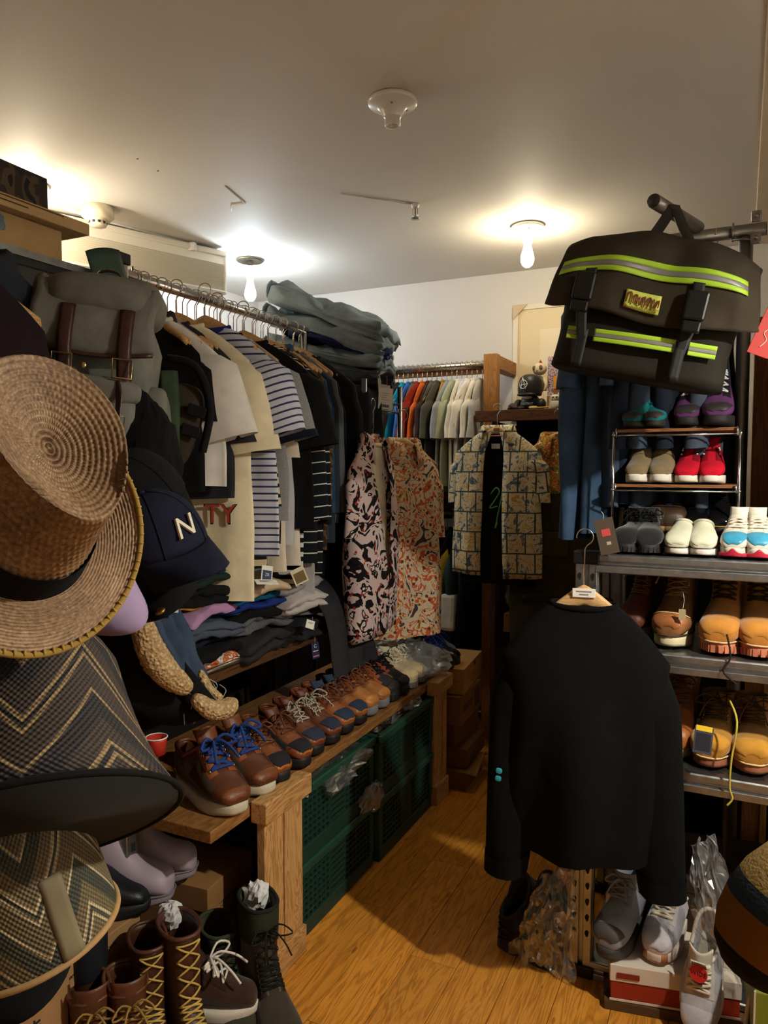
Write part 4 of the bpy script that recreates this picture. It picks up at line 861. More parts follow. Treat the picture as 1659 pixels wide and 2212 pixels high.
# brown shelf with the figurines
SY0, SZ = 3.74, 1.80
t = thing('display_shelf', 'reddish brown wooden shelf holding the figurines', 'shelf', (0, 0, 0))
MB().box(FX + .0, SY0, SZ - .058, -.3, SY0 + .03, SZ).build('front_rail', DKX, t, smooth=False, bevel=.003)
MB().box(FX + .08, SY0 + .03, SZ - .03, -.3, 4.31, SZ - .002).build('board', DKX, t, smooth=False)
for z in (.28, .62, 1.2): MB().box(FX + .08, SY0 + .2, z - .02, -.3, 4.25, z).build('lower_board', DKX, t, smooth=False)
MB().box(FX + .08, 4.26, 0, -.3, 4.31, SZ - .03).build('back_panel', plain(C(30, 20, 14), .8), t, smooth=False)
MB().box(FX + .075, SY0 + .06, 0, FX + .10, 4.26, SZ - .058).build('side_panel', DKZ, t, smooth=False)
# black helmeted vinyl figure
q = aY(1145, 878, 3.86)
t = thing('vinyl_figure', 'matte black helmeted vinyl figure with a white painted sign', 'figurine', (q.x, 3.86, SZ), R(-6))
VB = plain(C(34, 33, 32), .45); k = 1.0
MB().lathe([(.001, .19), (.03, .187), (.052, .172), (.062, .145), (.064, .11), (.061, .085), (.058, .078), (.001, .078)], 28).build('helmet', VB, t)
MB().blob((0, -.052, .08), (.05, .024, .01), .8).build('helmet_visor', VB, t)
MB().blob((0, 0, .04), (.05, .045, .045), .85).build('body', VB, t)
for s in (-1, 1): MB().blob((s * .062, -.004, .032), (.026, .024, .03)).build('arm', VB, t); MB().blob((s * .028, -.03, .012), (.026, .034, .014)).build('foot', VB, t)
MB().blob((0, -.046, .066), (.028, .012, .009)).build('mouth', plain(C(200, 196, 186), .6), t)
WP = plain(C(224, 220, 208), .7)
def onhel(a, z): return Vector((.0655 * math.sin(a), -.0655 * math.cos(a), z))
MB().tube([onhel(-.25 + .36 * math.cos(b), .133 + .022 * math.sin(b)) for b in [2 * math.pi * i / 20 for i in range(20)]], .0022, 5, True).build('painted_ring', WP, t)
for pts in ([(-.46, .104), (-.28, .168)], [(-.28, .168), (.02, .106)], [(-.62, .128), (.16, .134)]): MB().tube([onhel(lerp(pts[0][0], pts[1][0], i / 6), lerp(pts[0][1], pts[1][1], i / 6)) for i in range(7)], .0022, 5).build('painted_stroke', WP, t)
text('lettering', 'DESTROY', .016, WP, t, (0, -.0495, .033), (R(84), 0, 0), .0004)
# pale skull-headed figure behind
q = aY(1166, 790, 4.02)
t = thing('skeleton_figure', 'cream skull-headed figure standing behind the black one', 'figurine', (q.x, 4.02, SZ), R(-12)); PS = plain(C(226, 206, 170), .6)
MB().blob((0, 0, .235), (.04, .034, .034)).build('head', PS, t)
for s in (-1, 1): MB().blob((s * .019, -.028, .24), (.011, .006, .013)).build('eye', plain(C(110, 100, 80), .7), t)
MB().blob((.0, -.0345, .222), (.003, .003, .004)).build('nose', plain(C(70, 60, 50)), t); MB().lathe([(.012, 0), (.001, .022)], 12, (.004, 0, .264)).build('hat', plain(C(176, 60, 40)), t)
MB().blob((0, 0, .15), (.028, .022, .05), .9).build('torso', plain(C(110, 104, 88), .7), t)
for s in (-1, 1): MB().tube([(s * .026, 0, .185), (s * .042, -.006, .15), (s * .038, -.014, .115)], .009, 8).build('arm', PS, t); MB().tube([(s * .013, 0, .11), (s * .016, -.002, .0)], .012, 8).build('leg', PS, t)
# colourful printed stand
q = aY(1215, 770, 4.06)
t = thing('printed_stand', 'colourful printed cardboard stand on the display shelf', 'stand', (q.x, 4.08, SZ), R(-10))
PR = blotch((C(200, 60, 70), C(70, 110, 130), C(230, 200, 190), C(120, 90, 140), C(220, 150, 60)), 60, None, .7, 3.0)
MB().box(-.09, 0, .1, .09, .006, .31).build('backing_card', PR, t, smooth=False, bevel=.002); MB().box(-.05, -.012, .13, .07, -.002, .20).build('orange_sign', blotch((C(222, 150, 40), C(226, 160, 50), C(200, 80, 40)), 40, None, .6), t, smooth=False, bevel=.003)
MB().loft([[(x, y, z) for x, z in ((-.06, .125), (.075, .125), (.06, .095), (.01, .075), (-.05, .09))] for y in (-.014, -.006)], True, True).build('bunting', blotch((C(190, 70, 60), C(80, 120, 90), C(220, 200, 180)), 70, None, .7), t, smooth=False)
MB().box(-.08, -.03, 0, .09, .05, .095).build('base_box', plain(C(226, 204, 160), .7), t, smooth=False, bevel=.003)
for i, (px, lb, m) in enumerate([(1200, 'small cream cat-faced figurine right of the black figure', plain(C(214, 206, 184), .5)), (1222, 'small grey figurine beside the cream one', plain(C(96, 104, 108), .5)), (1113, 'dark lumpy rock ornament left of the black figure', plain(C(60, 46, 34), .7))]):
    q = aY(px, 870, 3.84); t = thing('figurine', lb, 'figurine', (q.x, 3.84, SZ), 0, 'small ornaments on the display shelf')
    if i < 2:
        MB().blob((0, 0, .025), (.026, .02, .027), .8).build('body', m, t); MB().blob((0, -.002, .06), (.024, .019, .018), .8).build('head', m, t)
        for s in (-1, 1): MB().lathe([(.008, 0), (.001, .014)], 8, (s * .015, 0, .073)).build('ear', m, t); MB().blob((s * .009, -.02, .062), (.005, .002, .004), n=8, m=6).build('eye', plain(C(30, 30, 30)), t)
    else: MB().blob((0, 0, .018), (.04, .025, .02), 1, fn=lambda p: p * (1 + .5 * nz(p.x * 60, p.y * 60, p.z * 60))).build('stone', m, t)
q = aY(1165, 872, 3.77); t = thing('yellow_pen', 'yellow pen-like stick lying on the shelf edge', 'pen', (q.x, 3.765, SZ + .008), 0); MB().cyl((-.02, 0, 0), (.05, 0, 0), .0035, 8).build('stick', plain(C(226, 180, 60), .5), t); MB().blob((-.03, 0, .001), (.022, .006, .007), .7).build('cap', plain(C(226, 200, 110), .5), t)
# ---- aloha shirt over a black tee with green script
def aloha_mat():
    n = NM('scenic_print', .9, spec=.15); v = n.co((1, .2, 1)); br = n.n('ShaderNodeTexBrick'); br.offset = .5; n.l(n.co((1, 1, 1), rot=(R(90), 0, 0)), br.inputs['Vector'])
    for k, val in (('Scale', 1.0), ('Mortar Size', .0035), ('Brick Width', .085), ('Row Height', .10), ('Mortar Smooth', .0)): br.inputs[k].default_value = val
    br.inputs['Color1'].default_value = C(226, 214, 180); br.inputs['Color2'].default_value = C(196, 176, 120); br.inputs['Mortar'].default_value = C(70, 84, 76)
    a = n.noise(24, 3, .65, v, 1.0); pic = n.ramp(a, [(.0, C(60, 76, 96)), (.36, C(120, 134, 140)), (.43, C(222, 210, 176)), (.56, C(196, 156, 70)), (.61, C(226, 216, 184)), (.68, C(62, 82, 70)), (.76, C(180, 84, 56))], 'CONSTANT')
    f = n.noise(9, 1, .5, v); use = n.math('GREATER_THAN', f, .3)
    c = n.mix(n.math('MULTIPLY', use, .95), br.outputs['Color'], pic); c = n.mix(br.outputs['Fac'], c, C(70, 84, 76)); n.color(c); n.bump(n.noise(60, 3), .2, .002); return n.m
ALO = aloha_mat()
q = aY(1077, 905, 3.62); AX = q.x
hz = q.z
hanger((AX, 3.60, hz - .035), R(-3), 'pale wooden hanger of the scenic holiday shirt on the shelf rail', hook_h=.11, logo=True)
garment('black_t_shirt', 'black t-shirt with green script worn under the scenic shirt', 't-shirt', (AX, 3.61, hz - .075), R(-3), BK, w=.20, L=.76, th=.02, sl=0, seed=2, amp=.006)
o = [x for x in col.objects if x.name.startswith('black_t_shirt')][0]
GS = plain(C(96, 190, 110), .6)
for pts in ([(-.015, -.3), (.012, -.27), (.03, -.29), (.0, -.34), (-.02, -.37), (.02, -.36)], [(.05, -.26), (.04, -.32), (.02, -.42), (.01, -.47), (.02, -.44)], [(.04, -.33), (.065, -.32), (.07, -.35), (.05, -.36), (.08, -.33)]): MB().tube(spline([(x, -.052, z) for x, z in pts], 22), .0035, 5).build('script_stroke', GS, o)
MB().box(-.022, -.03, -.075, .022, -.026, -.05).build('neck_label', plain(C(214, 206, 200)), o, smooth=False); MB().tube([(.07 * math.cos(a), .03 * math.sin(a) - .002, -.012) for a in [math.pi + math.pi * i / 10 for i in range(11)]], .004, 6).build('neck_tape', plain(C(190, 120, 110)), o)
garment('holiday_shirt', 'open short-sleeved shirt printed with cream, blue and ochre island scenes', 'shirt', (AX, 3.60, hz - .065), R(-3), ALO, w=.235, L=.72, th=.04, sl=.24, sw=.10, st=.035, tilts=(4, 8), collar='open', open_=lambda d: .13 + .05 * d, seed=4, amp=.008, n=60, sleeve_m=ALO)
# ---- olive bib garment over a tropical shirt
q = aY(1200, 915, 3.62)
TRP = blotch((C(190, 80, 40), C(214, 150, 50), C(90, 110, 60), C(216, 110, 40), C(230, 220, 190), C(170, 40, 40)), 26, None, .85, 2.5)
hanger((q.x, 3.69, q.z - .035), R(8), 'pale wooden hanger of the tropical shirt beside the scenic shirt', hook_h=.11, logo=True)
garment('tropical_shirt', 'orange and yellow tropical shirt showing at the neck of the olive overalls', 'shirt', (q.x, 3.70, q.z - .07), R(8), TRP, w=.20, L=.36, th=.03, sl=.0, collar='shirt', seed=6, buttons=2)
OLV = fab(C(58, 54, 36))
t = thing('bib_overalls', 'olive green bib overalls hanging over the tropical shirt', 'overalls', (q.x, 3.69, q.z - .07), R(8))
MB().loft([[(w_ * math.cos(a) * 1.0, -.0 + d_ * math.sin(a) - .004, z) for a in [2 * math.pi * k / 28 for k in range(28)]] for z, w_, d_ in ((-.27, .17, .05), (-.4, .20, .055), (-.6, .215, .06), (-.75, .23, .065), (-.85, .24, .07))]).build('bib', OLV, t)
for s in (-1, 1):
    MB().loft([[(s * .115 + w_ * math.cos(a), d_ * math.sin(a) + .006 * math.sin(5 * a), z) for a in [2 * math.pi * k / 20 for k in range(20)]] for z, w_, d_ in ((-.82, .12, .07), (-1.0, .115, .07), (-1.2, .11, .065), (-1.36, .11, .06))]).build('leg', OLV, t)
    MB().tube(spline([(s * .15, -.04, -.28), (s * .165, -.03, -.15), (s * .15, .0, -.06), (s * .10, .04, -.05)], 12), .016, 6, flat=.25).build('strap', OLV, t)
MB().box(-.09, -.075, -.58, .06, -.06, -.46).build('chest_pocket', fab(C(66, 62, 42)), t, smooth=False, bevel=.006); MB().box(-.2, -.082, -.80, .2, -.068, -.77).build('waist_band', fab(C(50, 46, 32)), t, smooth=False, bevel=.004)
MB().cyl((-.15, -.088, -.785), (-.15, -.08, -.785), .01, 12).build('button', plain(C(60, 54, 40), .4), t)
# ---- leopard shirt, white tee under it, floral shirt (hanging from the side of the wire rack)
LEO = blotch((C(22, 20, 22), C(24, 22, 24), C(206, 186, 182), C(206, 186, 182), C(26, 22, 22), C(214, 198, 192), C(170, 44, 40)), 8, 34, .9, 2.6, 'leopard_print')
p0 = aX(806, 930, -1.36)
hanger((p0.x, p0.y, p0.z - .01), R(93), 'pale wooden hanger of the leopard print shirt', hook_h=.14, logo=True)
garment('white_t_shirt', 'cream white t-shirt inside the leopard print shirt', 't-shirt', (p0.x - .005, p0.y + .005, p0.z - .05), R(93), fab(C(220, 208, 180)), w=.2, L=.80, th=.016, sl=0, seed=3, group=None)
garment('leopard_shirt', 'open black and pink leopard print shirt on the wire rack side', 'shirt', (p0.x, p0.y, p0.z - .045), R(93), LEO, w=.215, L=.78, th=.038, sl=.26, sw=.09, st=.03, tilts=(5, 4), collar='open', open_=lambda d: .26 * (1 - d) ** 1.5 + .03, seed=7, n=60)
FLO = blotch((C(70, 60, 66), C(206, 190, 160), C(214, 198, 164), C(200, 96, 56), C(218, 204, 170), C(196, 150, 70), C(110, 60, 50)), 10, 30, .9, 2.6, 'floral_print')
p1 = aX(872, 945, -1.34)
hanger((p1.x, p1.y, p1.z), R(60), 'wooden hanger of the floral shirt seen edge-on', hook_h=.12)
garment('floral_shirt', 'cream and orange floral shirt turned sideways beside the leopard shirt', 'shirt', (p1.x, p1.y, p1.z - .035), R(62), FLO, w=.20, L=.84, th=.05, sl=.30, sw=.09, st=.035, tilts=(5, 5), collar='shirt', seed=9, amp=.012)
# ---- floor corner: black box, film bag, brown box
q = aZ(1100, 1576, 0); t = carton('black_box', 'black shoe box with white letters on the floor by the post', (q.x + .13, q.y + .12, 0), R(-6), (.34, .22, .13), plain(C(16, 16, 18), .6), lid=.04)
text('letters', 'CO', .035, plain(C(190, 190, 190)), t, (-.115, -.1145, .035), (R(90), 0, 0), .0004)
crumple('film_bag', 'crumpled dark film bag lying on the black box', 'plastic bag', (q.x + .1, q.y + .13, .135), (.1, .08, .09), clear_film((.6, .6, .6, 1), .85), 21)
carton('carton', 'brown carton on the low board beside the post', (-1.02, 3.98, .62), 0, (.22, .3, .1), card(C(130, 86, 50)))
crumple('film_bag', 'pale film bag with a green ribbon on the low board', 'plastic bag', (-1.05, 3.93, .722), (.08, .07, .10), clear_film((.85, .82, .7, 1), .75), 25)
tag(MB().tube(spline([(-.97, 3.9, .84), (-.985, 3.88, .93), (-.93, 3.87, .99), (-.915, 3.86, 1.12)], 14), .012, 6, flat=.2).build('green_ribbon', fab(C(110, 180, 70))), 'light green ribbon above the film bag by the post', 'ribbon')
# ------------------------------------------------------------------ galvanised shelving on the right
MY0, MY1 = 2.15, 2.66; MX0, MX1 = -.425, .75; SH = (1.254, .987, .664)
t = thing('metal_shelving', 'galvanised steel shelving unit full of boots on the right', 'shelving', (0, 0, 0)); GV = GALV()
DKH = plain(C(14, 14, 14), .8); hole_me = None
for y in (MY0, MY1 - .04):
    for x in (MX0, MX1):
        po = MB().box(x, y + .012, 0, x + .066, y + .04, 1.25).build('post', GV, t, smooth=False, bevel=.002)
        for k in (0, 1): MB().box(x + .002 + k * .037, y, .0, x + .027 + k * .037, y + .013, 1.25).build('flange', GV, po, smooth=False, bevel=.003)
        MB().box(x - .004, y - .006, 1.225, x + .07, y + .046, 1.262).build('post_cap', plain(C(18, 18, 18), .5), po, smooth=False, bevel=.004)
        MB().box(x - .006, y - .008, 0, x + .072, y + .048, .035).build('post_foot', plain(C(18, 18, 18), .5), po, smooth=False, bevel=.004)
        if x == MX0 and y == MY0:
            for k in (0, 1):
                for i in range(23):
                    z = 1.19 - i * .048; lc = (x + .0145 + k * .037, y - .0004, z)
                    if hole_me is None:
                        h = MB().loft([[(.0065 * math.cos(a) * (1 if math.sin(a) > 0 else .7), yy, .0105 * math.sin(a)) for a in [2 * math.pi * j / 12 for j in range(12)]] for yy in (-.0012, .004)], True, True).build('slot', DKH, t, lc, smooth=False); hole_me = h.data
                    else: link('slot', hole_me, t, lc)
for z in SH + (.05,):
    MB().box(MX0 + .05, MY0 + .012, z - .018, MX1, MY1 - .01, z).build('deck', GV, t, smooth=False)
    MB().loft([[(x, MY0 + y, z + q) for y, q in ((.03, .002), (.004, .002), (0, -.002), (0, -.017), (.008, -.021), (.008, -.027), (-.003, -.031), (-.003, -.050), (.01, -.053), (.03, -.053))] for x in (MX0 + .06, MX1)], True, True).build('front_beam', GV, t, smooth=False, bevel=.0015)
    for k in range(9): MB().box(MX0 + .10 + k * .05, MY0 + .03, z, MX0 + .112 + k * .05, MY1 - .03, z + .0016).build('deck_rib', GV, t, smooth=False)
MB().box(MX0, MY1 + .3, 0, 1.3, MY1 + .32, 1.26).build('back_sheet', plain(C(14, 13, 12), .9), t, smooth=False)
RG = 'shoes on the right shelving'
def toe_at(p, px, py, z, yaw, label, mirror=False, L=.285, sc_=1.0, cat='shoe', Y=None, pitch=0, group=RG):
    """toe tip where the sight line meets height z (or plane Y), pointing towards the room"""
    tip = aY(px, py, Y) if Y is not None else aZ(px, py, z); tip.z = z
    a = R(-90 + yaw); h = tip - Vector((math.cos(a), math.sin(a), 0)) * L * sc_
    return p.put((h.x, h.y, z), (0, R(pitch), a), label, cat, group, mirror, sc_)
s1 = SH[0] + .003
p = make_shoe('ankle_boot', 'boot', 'boot', .28, suede(C(36, 36, 38)), plain(C(30, 30, 30), .7), .03, lace=fab(C(18, 18, 18)), eye=suede(C(28, 28, 30)), tongue=suede(C(30, 30, 32)), shaft=.105, hs=.72, rows=7, lace_u=(.5, .95), bow=.05, lugs=True, rim=fab(C(26, 26, 28)))
toe_at(p, 1345, 1190, s1, -14, 'matte black lace boot beside the shelf post', True, .28, .80, 'boot', 2.17); toe_at(p, 1400, 1190, s1, 6, 'dark grey black lace boot next to the white slip-ons', False, .28, .80, 'boot', 2.17)
p = make_shoe('chelsea_boot', 'boot', 'boot', .28, leather(C(62, 44, 32), .4), plain(C(130, 100, 60), .6), .02, gore=fab(C(30, 26, 24)), shaft=.15, hs=.9)
toe_at(p, 1420, 1145, s1 + .04, -4, 'dark brown chelsea boot behind the white slip-ons, left one', True, .28, .92, 'boot', 2.42); toe_at(p, 1452, 1145, s1 + .04, 6, 'dark brown chelsea boot behind the white slip-ons, right one', False, .28, .92, 'boot', 2.42)
p = make_shoe('patent_shoe', 'shoe', up=leather(C(14, 14, 16), .08, .1, .02), sole=plain(C(30, 26, 20), .5), st=.024, welt=plain(C(150, 120, 60), .5), lace=fab(C(16, 16, 16)), eye=leather(C(16, 16, 18), .1, .1, .02), rim=leather(C(18, 18, 18), .3), rows=3, lace_u=(.6, .9), bow=.03)
toe_at(p, 1500, 1150, s1 + .04, -4, 'glossy black dress shoe behind the white slip-ons, left one', True, cat='shoe', Y=2.42, sc_=.95); toe_at(p, 1553, 1150, s1 + .04, 4, 'glossy black dress shoe behind the white slip-ons, right one', False, cat='shoe', Y=2.42, sc_=.95)
p = make_shoe('slip_on', 'shoe', up=fab(C(206, 206, 180)), sole=plain(C(226, 216, 206), .7), st=.026, rim=fab(C(196, 194, 170)), toe=fab(C(210, 208, 184)), toe_u=.42, hs=.85, mid=plain(C(60, 44, 50), .6), midt=.002, lining=plain(C(200, 196, 170), .9))
toe_at(p, 1460, 1194, s1, -4, 'pale green white slip-on shoe, left of the pair', True, Y=2.17, sc_=.80); toe_at(p, 1517, 1194, s1, 2, 'pale green white slip-on shoe, right of the pair', False, Y=2.17, sc_=.80)
p = make_shoe('running_shoe', 'sneaker', up=fab(C(214, 206, 192)), sole=plain(C(206, 198, 186), .7), st=.032, toe=leather(C(60, 150, 186), .35), toe_u=.36, toe_f=1.0, lace=fab(C(222, 212, 192)), eye=fab(C(216, 206, 188)), tongue=fab(C(220, 212, 196)), rim=fab(C(206, 196, 176)), rows=7, lr=.0036, bow=.0, hs=1.0)
b = MB()
b.grid(lambda a, q: (.262 + .03 * math.cos((a - .5) * 2.2), (a - .5) * .085, .004 + q * (.012 + .016 * math.exp(-((a - .5) * 7) ** 2)) + .006), 20, 4); b.build('red_toe_bumper', plain(C(176, 30, 56), .5), p.root, solid=.003)
toe_at(p, 1583, 1196, s1, -6, 'white sneaker with bright blue toe and red bumper, left one', True, Y=2.17, cat='sneaker', sc_=.80); toe_at(p, 1640, 1200, s1, 2, 'white sneaker with bright blue toe and red bumper, right one', False, Y=2.17, cat='sneaker', sc_=.80)
# hang tag of the black boot
t = tagcard('brown swing tag with a red mark leaning on the black boot', aY(1302, 1120, 2.12), (R(-6), R(-12), R(20)), (.052, .10), m=plain(C(60, 44, 28), .7), m2=None, string=.02)
MB().box(-.012, -.0014, -.05, .012, -.0007, -.03).build('red_mark', plain(C(170, 50, 46)), t, smooth=False); MB().box(-.004, -.0014, -.075, .008, -.0007, -.066).build('grey_mark', plain(C(150, 140, 120)), t, smooth=False)
# ---- small chrome shoe rack standing on the shelving
ry0, ry1, rx0, rx1 = 2.40, 2.63, -.352, -.012; RT = (1.622, 1.452, 1.285)
t = thing('tabletop_shoe_rack', 'small three-tier chrome shoe rack with wooden boards', 'shoe rack', (0, 0, 0)); WB = wood(C(150, 100, 62), C(110, 70, 40), 'X', 1.0, .4)
for i, z in enumerate(RT):
    MB().box(rx0, ry0 + .005, z - .012, rx1, ry1, z - .002).build('board', WB, t, smooth=False, bevel=.002)
    for y in (ry0, ry1): MB().cyl((rx0 - .012, y, z - .022), (rx1 + .012, y, z - .022), .0032, 8).build('rail', CHROME(), t)
    for x in (rx0, rx1): MB().tube([(x, ry0 - .004, z), (x, ry0 - .004, z - .024), (x, ry0 + .02, z - .024)], .003, 6).build('clip', CHROME(), t)
for x in (rx0 - .008, rx1 + .008):
    for y in (ry0, ry1): MB().cyl((x, y, SH[0]), (x, y, RT[0] - .01), .0042, 8).build('upright', CHROME(), t)
    for y in (ry0,):
        for z in RT: MB().blob((x, y, z - .02), (.007, .006, .006), n=10, m=6).build('ball_joint', CHROME(), t)
s2, s3 = RT[0], RT[1]
def rackshoe(p, px, z, yaw, lab, mir, sc_=.80, cat='shoe', dy=0): return toe_at(p, px, 900, z, yaw, lab, mir, .285, sc_, cat, ry0 - .005 + dy, group='shoes on the small chrome rack')
p = make_shoe('sport_shoe', 'shoe', up=fab(C(30, 112, 116)), sole=plain(C(44, 38, 34), .7), st=.024, toe=plain(C(62, 52, 46), .6), toe_u=.24, lace=fab(C(24, 84, 90)), eye=fab(C(34, 130, 132)), tongue=fab(C(50, 146, 146)), rim=fab(C(40, 130, 130)), velcro=fab(C(30, 104, 110)), hs=1.35)
rackshoe(p, 1358, s2, -20, 'teal shoe with brown rubber toe on the top rack board, left one', True, .74); rackshoe(p, 1408, s2, -8, 'teal shoe with brown rubber toe on the top rack board, right one', False, .74)
p = make_shoe('sport_shoe', 'shoe', up=fab(C(96, 52, 100)), sole=plain(C(36, 32, 34), .7), st=.028, toe=plain(C(46, 42, 44), .5), toe_u=.27, lace=fab(C(214, 214, 216)), eye=fab(C(30, 28, 32)), tongue=fab(C(40, 36, 40)), rim=fab(C(60, 40, 66)), rows=7, lr=.003, hs=1.5, heel=fab(C(150, 60, 130)), toe_f=1.2)
rackshoe(p, 1482, s2, -4, 'black and purple sneaker with white laces on the top board, left one', True, .9, 'sneaker'); rackshoe(p, 1550, s2, 2, 'black and purple sneaker with white laces on the top board, right one', False, .95, 'sneaker', -.02)
p = make_shoe('strap_shoe', 'shoe', up=suede(C(128, 110, 78)), sole=plain(C(222, 216, 204), .7), st=.03, velcro=suede(C(118, 102, 66)), rim=suede(C(96, 84, 54)), tongue=suede(C(110, 94, 62)), hs=1.15)
rackshoe(p, 1373, s3, -6, 'olive suede strap shoe with white sole, left one', True, .80); rackshoe(p, 1428, s3, 0, 'olive suede strap shoe with white sole, right one', False, .80)
p = make_shoe('canvas_shoe', 'shoe', up=fab(C(196, 22, 44)), sole=plain(C(226, 216, 204), .7), st=.026, eye=fab(C(126, 16, 34)), rim=fab(C(150, 18, 36)), tongue=fab(C(170, 20, 40)), hs=1.12)
S = Surf(profile('low', 1.12, 1.0, 0), .285)
for s in (-1, 1):
    for k in range(3): c_ = S.at(.52 + .11 * k, s * .5, .006); MB().blob((c_.x, c_.y, c_.z + .026), (.005, .004, .003), n=8, m=6).build('white_eyelet', plain(WHITE), p.root)
rackshoe(p, 1483, s3, -4, 'bright red canvas shoe with white sole, left one', True, .80); rackshoe(p, 1540, s3, 2, 'bright red canvas shoe with white sole, right one', False, .80)
# ---- second shelf: boots
z = SH[1] + .003
RED = leather(C(112, 58, 34), .5)
p = make_shoe('lace_boot', 'boot', 'boot', .29, leather(C(96, 46, 26), .5), plain(C(200, 186, 150), .7), .032, lace=leather(C(120, 72, 40)), eye=leather(C(90, 44, 26)), tongue=leather(C(120, 56, 34)), shaft=.19, rows=7, lace_u=(.48, .93), bow=.06, lr=.0028)
toe_at(p, 1352, 1420, z, -12, 'red brown lace boot half hidden by the black sweatshirt hanger', True, .29, .95, 'boot', 2.26)
p = make_shoe('work_boot', 'boot', 'boot', .29, leather(C(130, 86, 48), .6), plain(C(222, 210, 172), .7), .034, toe=leather(C(150, 92, 48), .45), toe_u=.2, lace=leather(C(150, 104, 56)), eye=leather(C(112, 74, 42)), tongue=leather(C(120, 80, 46)), shaft=.19, rows=7, lace_u=(.48, .93), bow=.075, lr=.0028, welt=plain(C(60, 44, 34), .6), stitch=plain(C(226, 206, 160), .7))
toe_at(p, 1440, 1425, z, -6, 'tan moc-toe work boot with cream wedge sole and loose laces', False, .29, 1.0, 'boot', 2.20)
tagcard('round kraft swing tag hanging on the moc-toe boot', aY(1474, 1316, 2.19), (0, 0, 0), (.018, .03), m=plain(C(170, 150, 116), .8), string=.05)
WHEAT = suede(C(176, 116, 46)); PINK = plain(C(196, 120, 90), .7)
p = make_shoe('work_boot', 'boot', 'boot', .30, WHEAT, PINK, .032, toe=suede(C(190, 128, 54)), toe_u=.24, lace=fab(C(50, 38, 26)), eye=suede(C(160, 104, 42)), tongue=suede(C(160, 104, 44)), shaft=.2, rows=7, lace_u=(.5, .93), bow=.0, lr=.0028, lugs=True, welt=plain(C(214, 176, 130), .7), cuff=suede(C(120, 78, 36)), ws=1.05)
toe_at(p, 1548, 1412, z, -6, 'wheat suede work boot with pink sole on the middle shelf, left one', True, .30, 1.02, 'boot', 2.18); toe_at(p, 1640, 1415, z, 0, 'wheat suede work boot with pink sole on the middle shelf, right one', False, .30, 1.02, 'boot', 2.18)
tag(MB().tube(spline([aY(1570, 1370, 2.15), aY(1578, 1420, 2.14), aY(1562, 1450, 2.135), aY(1590, 1478, 2.135)], 16), .0025, 6).build('loose_lace', fab(C(40, 32, 24))), 'dark loose bootlace dangling over the middle shelf beam', 'bootlace')
p = make_shoe('cap_toe_shoe', 'shoe', up=leather(C(18, 18, 18), .2), sole=BLKR, st=.02, toe=leather(C(190, 170, 40), .25), toe_u=.2)
q = aY(1318, 1300, 2.3); p.put((q.x - .02, 2.38, z + .10), (0, R(78), R(-90)), 'black shoe with yellow toe standing upright on the middle shelf', 'shoe', RG, scale=.9)
# ---- third shelf: tan boots with CAT tongues
z = SH[2] + .003
CATS = suede(C(176, 122, 40)); 
p = make_shoe('work_boot', 'boot', 'boot', .30, CATS, plain(C(164, 104, 74), .7), .03, toe=suede(C(196, 140, 52)), toe_u=.22, lace=fab(C(92, 70, 40)), eye=suede(C(150, 104, 36)), tongue=suede(C(156, 108, 42)), shaft=.125, hs=.72, rows=7, lace_u=(.5, .84), bow=.06, lr=.0024, welt=plain(C(226, 196, 140), .7), hooks=CHROME(), ws=1.06)
S = Surf(profile('boot', .72, 1.06, .125), .30); c_ = S.at(.97, 0)
text('lettering', 'CAT', .038, plain(C(24, 20, 16), .7), p.root, (c_.x + .0145, 0, c_.z + .03 + .012), (R(80), 0, R(90)), .0008)
MB().loft([[(c_.x + xx, y, c_.z + zz + .03) for y, zz in ((-.008, -.016), (.008, -.016), (0, -.002))] for xx in (.0135, .0145)], True, True).build('logo_triangle', plain(C(150, 104, 40), .7), p.root)
toe_at(p, 1528, 1672, z, -6, 'mustard work boot lettered CAT with a yellow and grey swing tag', False, .30, 1.0, 'boot', 2.19); toe_at(p, 1625, 1672, z, 0, 'mustard work boot lettered CAT with loose yellow lace at the right', False, .30, 1.0, 'boot', 2.19)
t = tagcard('grey swing tag with yellow patch on the mustard boot', aY(1522, 1570, 2.12), (R(-20), R(4), 0), (.046, .07), m=plain(C(60, 60, 70), .5), m2=plain(C(36, 36, 44), .4)); MB().box(-.02, -.0018, -.012, .02, -.0007, .002).build('yellow_patch', plain(C(226, 190, 40)), t, smooth=False)
tag(MB().tube(spline([aY(1575, 1510, 2.2), aY(1592, 1560, 2.14), aY(1580, 1640, 2.13), aY(1576, 1700, 2.13), aY(1582, 1725, 2.13), aY(1570, 1740, 2.13)], 26), .0028, 6).build('loose_lace', fab(C(190, 170, 70))), 'yellow loose bootlace hanging below the lower beam', 'bootlace')
p = make_shoe('leather_boot', 'boot', 'boot', .29, leather(C(150, 88, 40), .4), plain(C(180, 150, 110), .6), .028, lace=leather(C(96, 60, 36)), eye=leather(C(110, 64, 32)), tongue=leather(C(120, 70, 36)), shaft=.17, rows=7, lace_u=(.5, .93), bow=.05)
toe_at(p, 1450, 1660, z, -4, 'orange brown boot peeking out behind the black sweatshirt', False, .29, 1.0, 'boot', 2.22)
# dark cartons behind on the lowest level
for i, (x, y, s) in enumerate([(.12, 2.42, .26), (-.14, 2.44, .24), (.38, 2.4, .22)]): carton('dark_carton', ['dark brown carton in the shade below the lowest shelf', 'black carton in the shade behind the clear shoe bag', 'dark grey carton at the far right of the lowest level'][i], (x, y, .052), R(3 * i), (.24, .3, s), card(mul(C(60, 44, 34), .5 + .2 * i)), lid=.04)
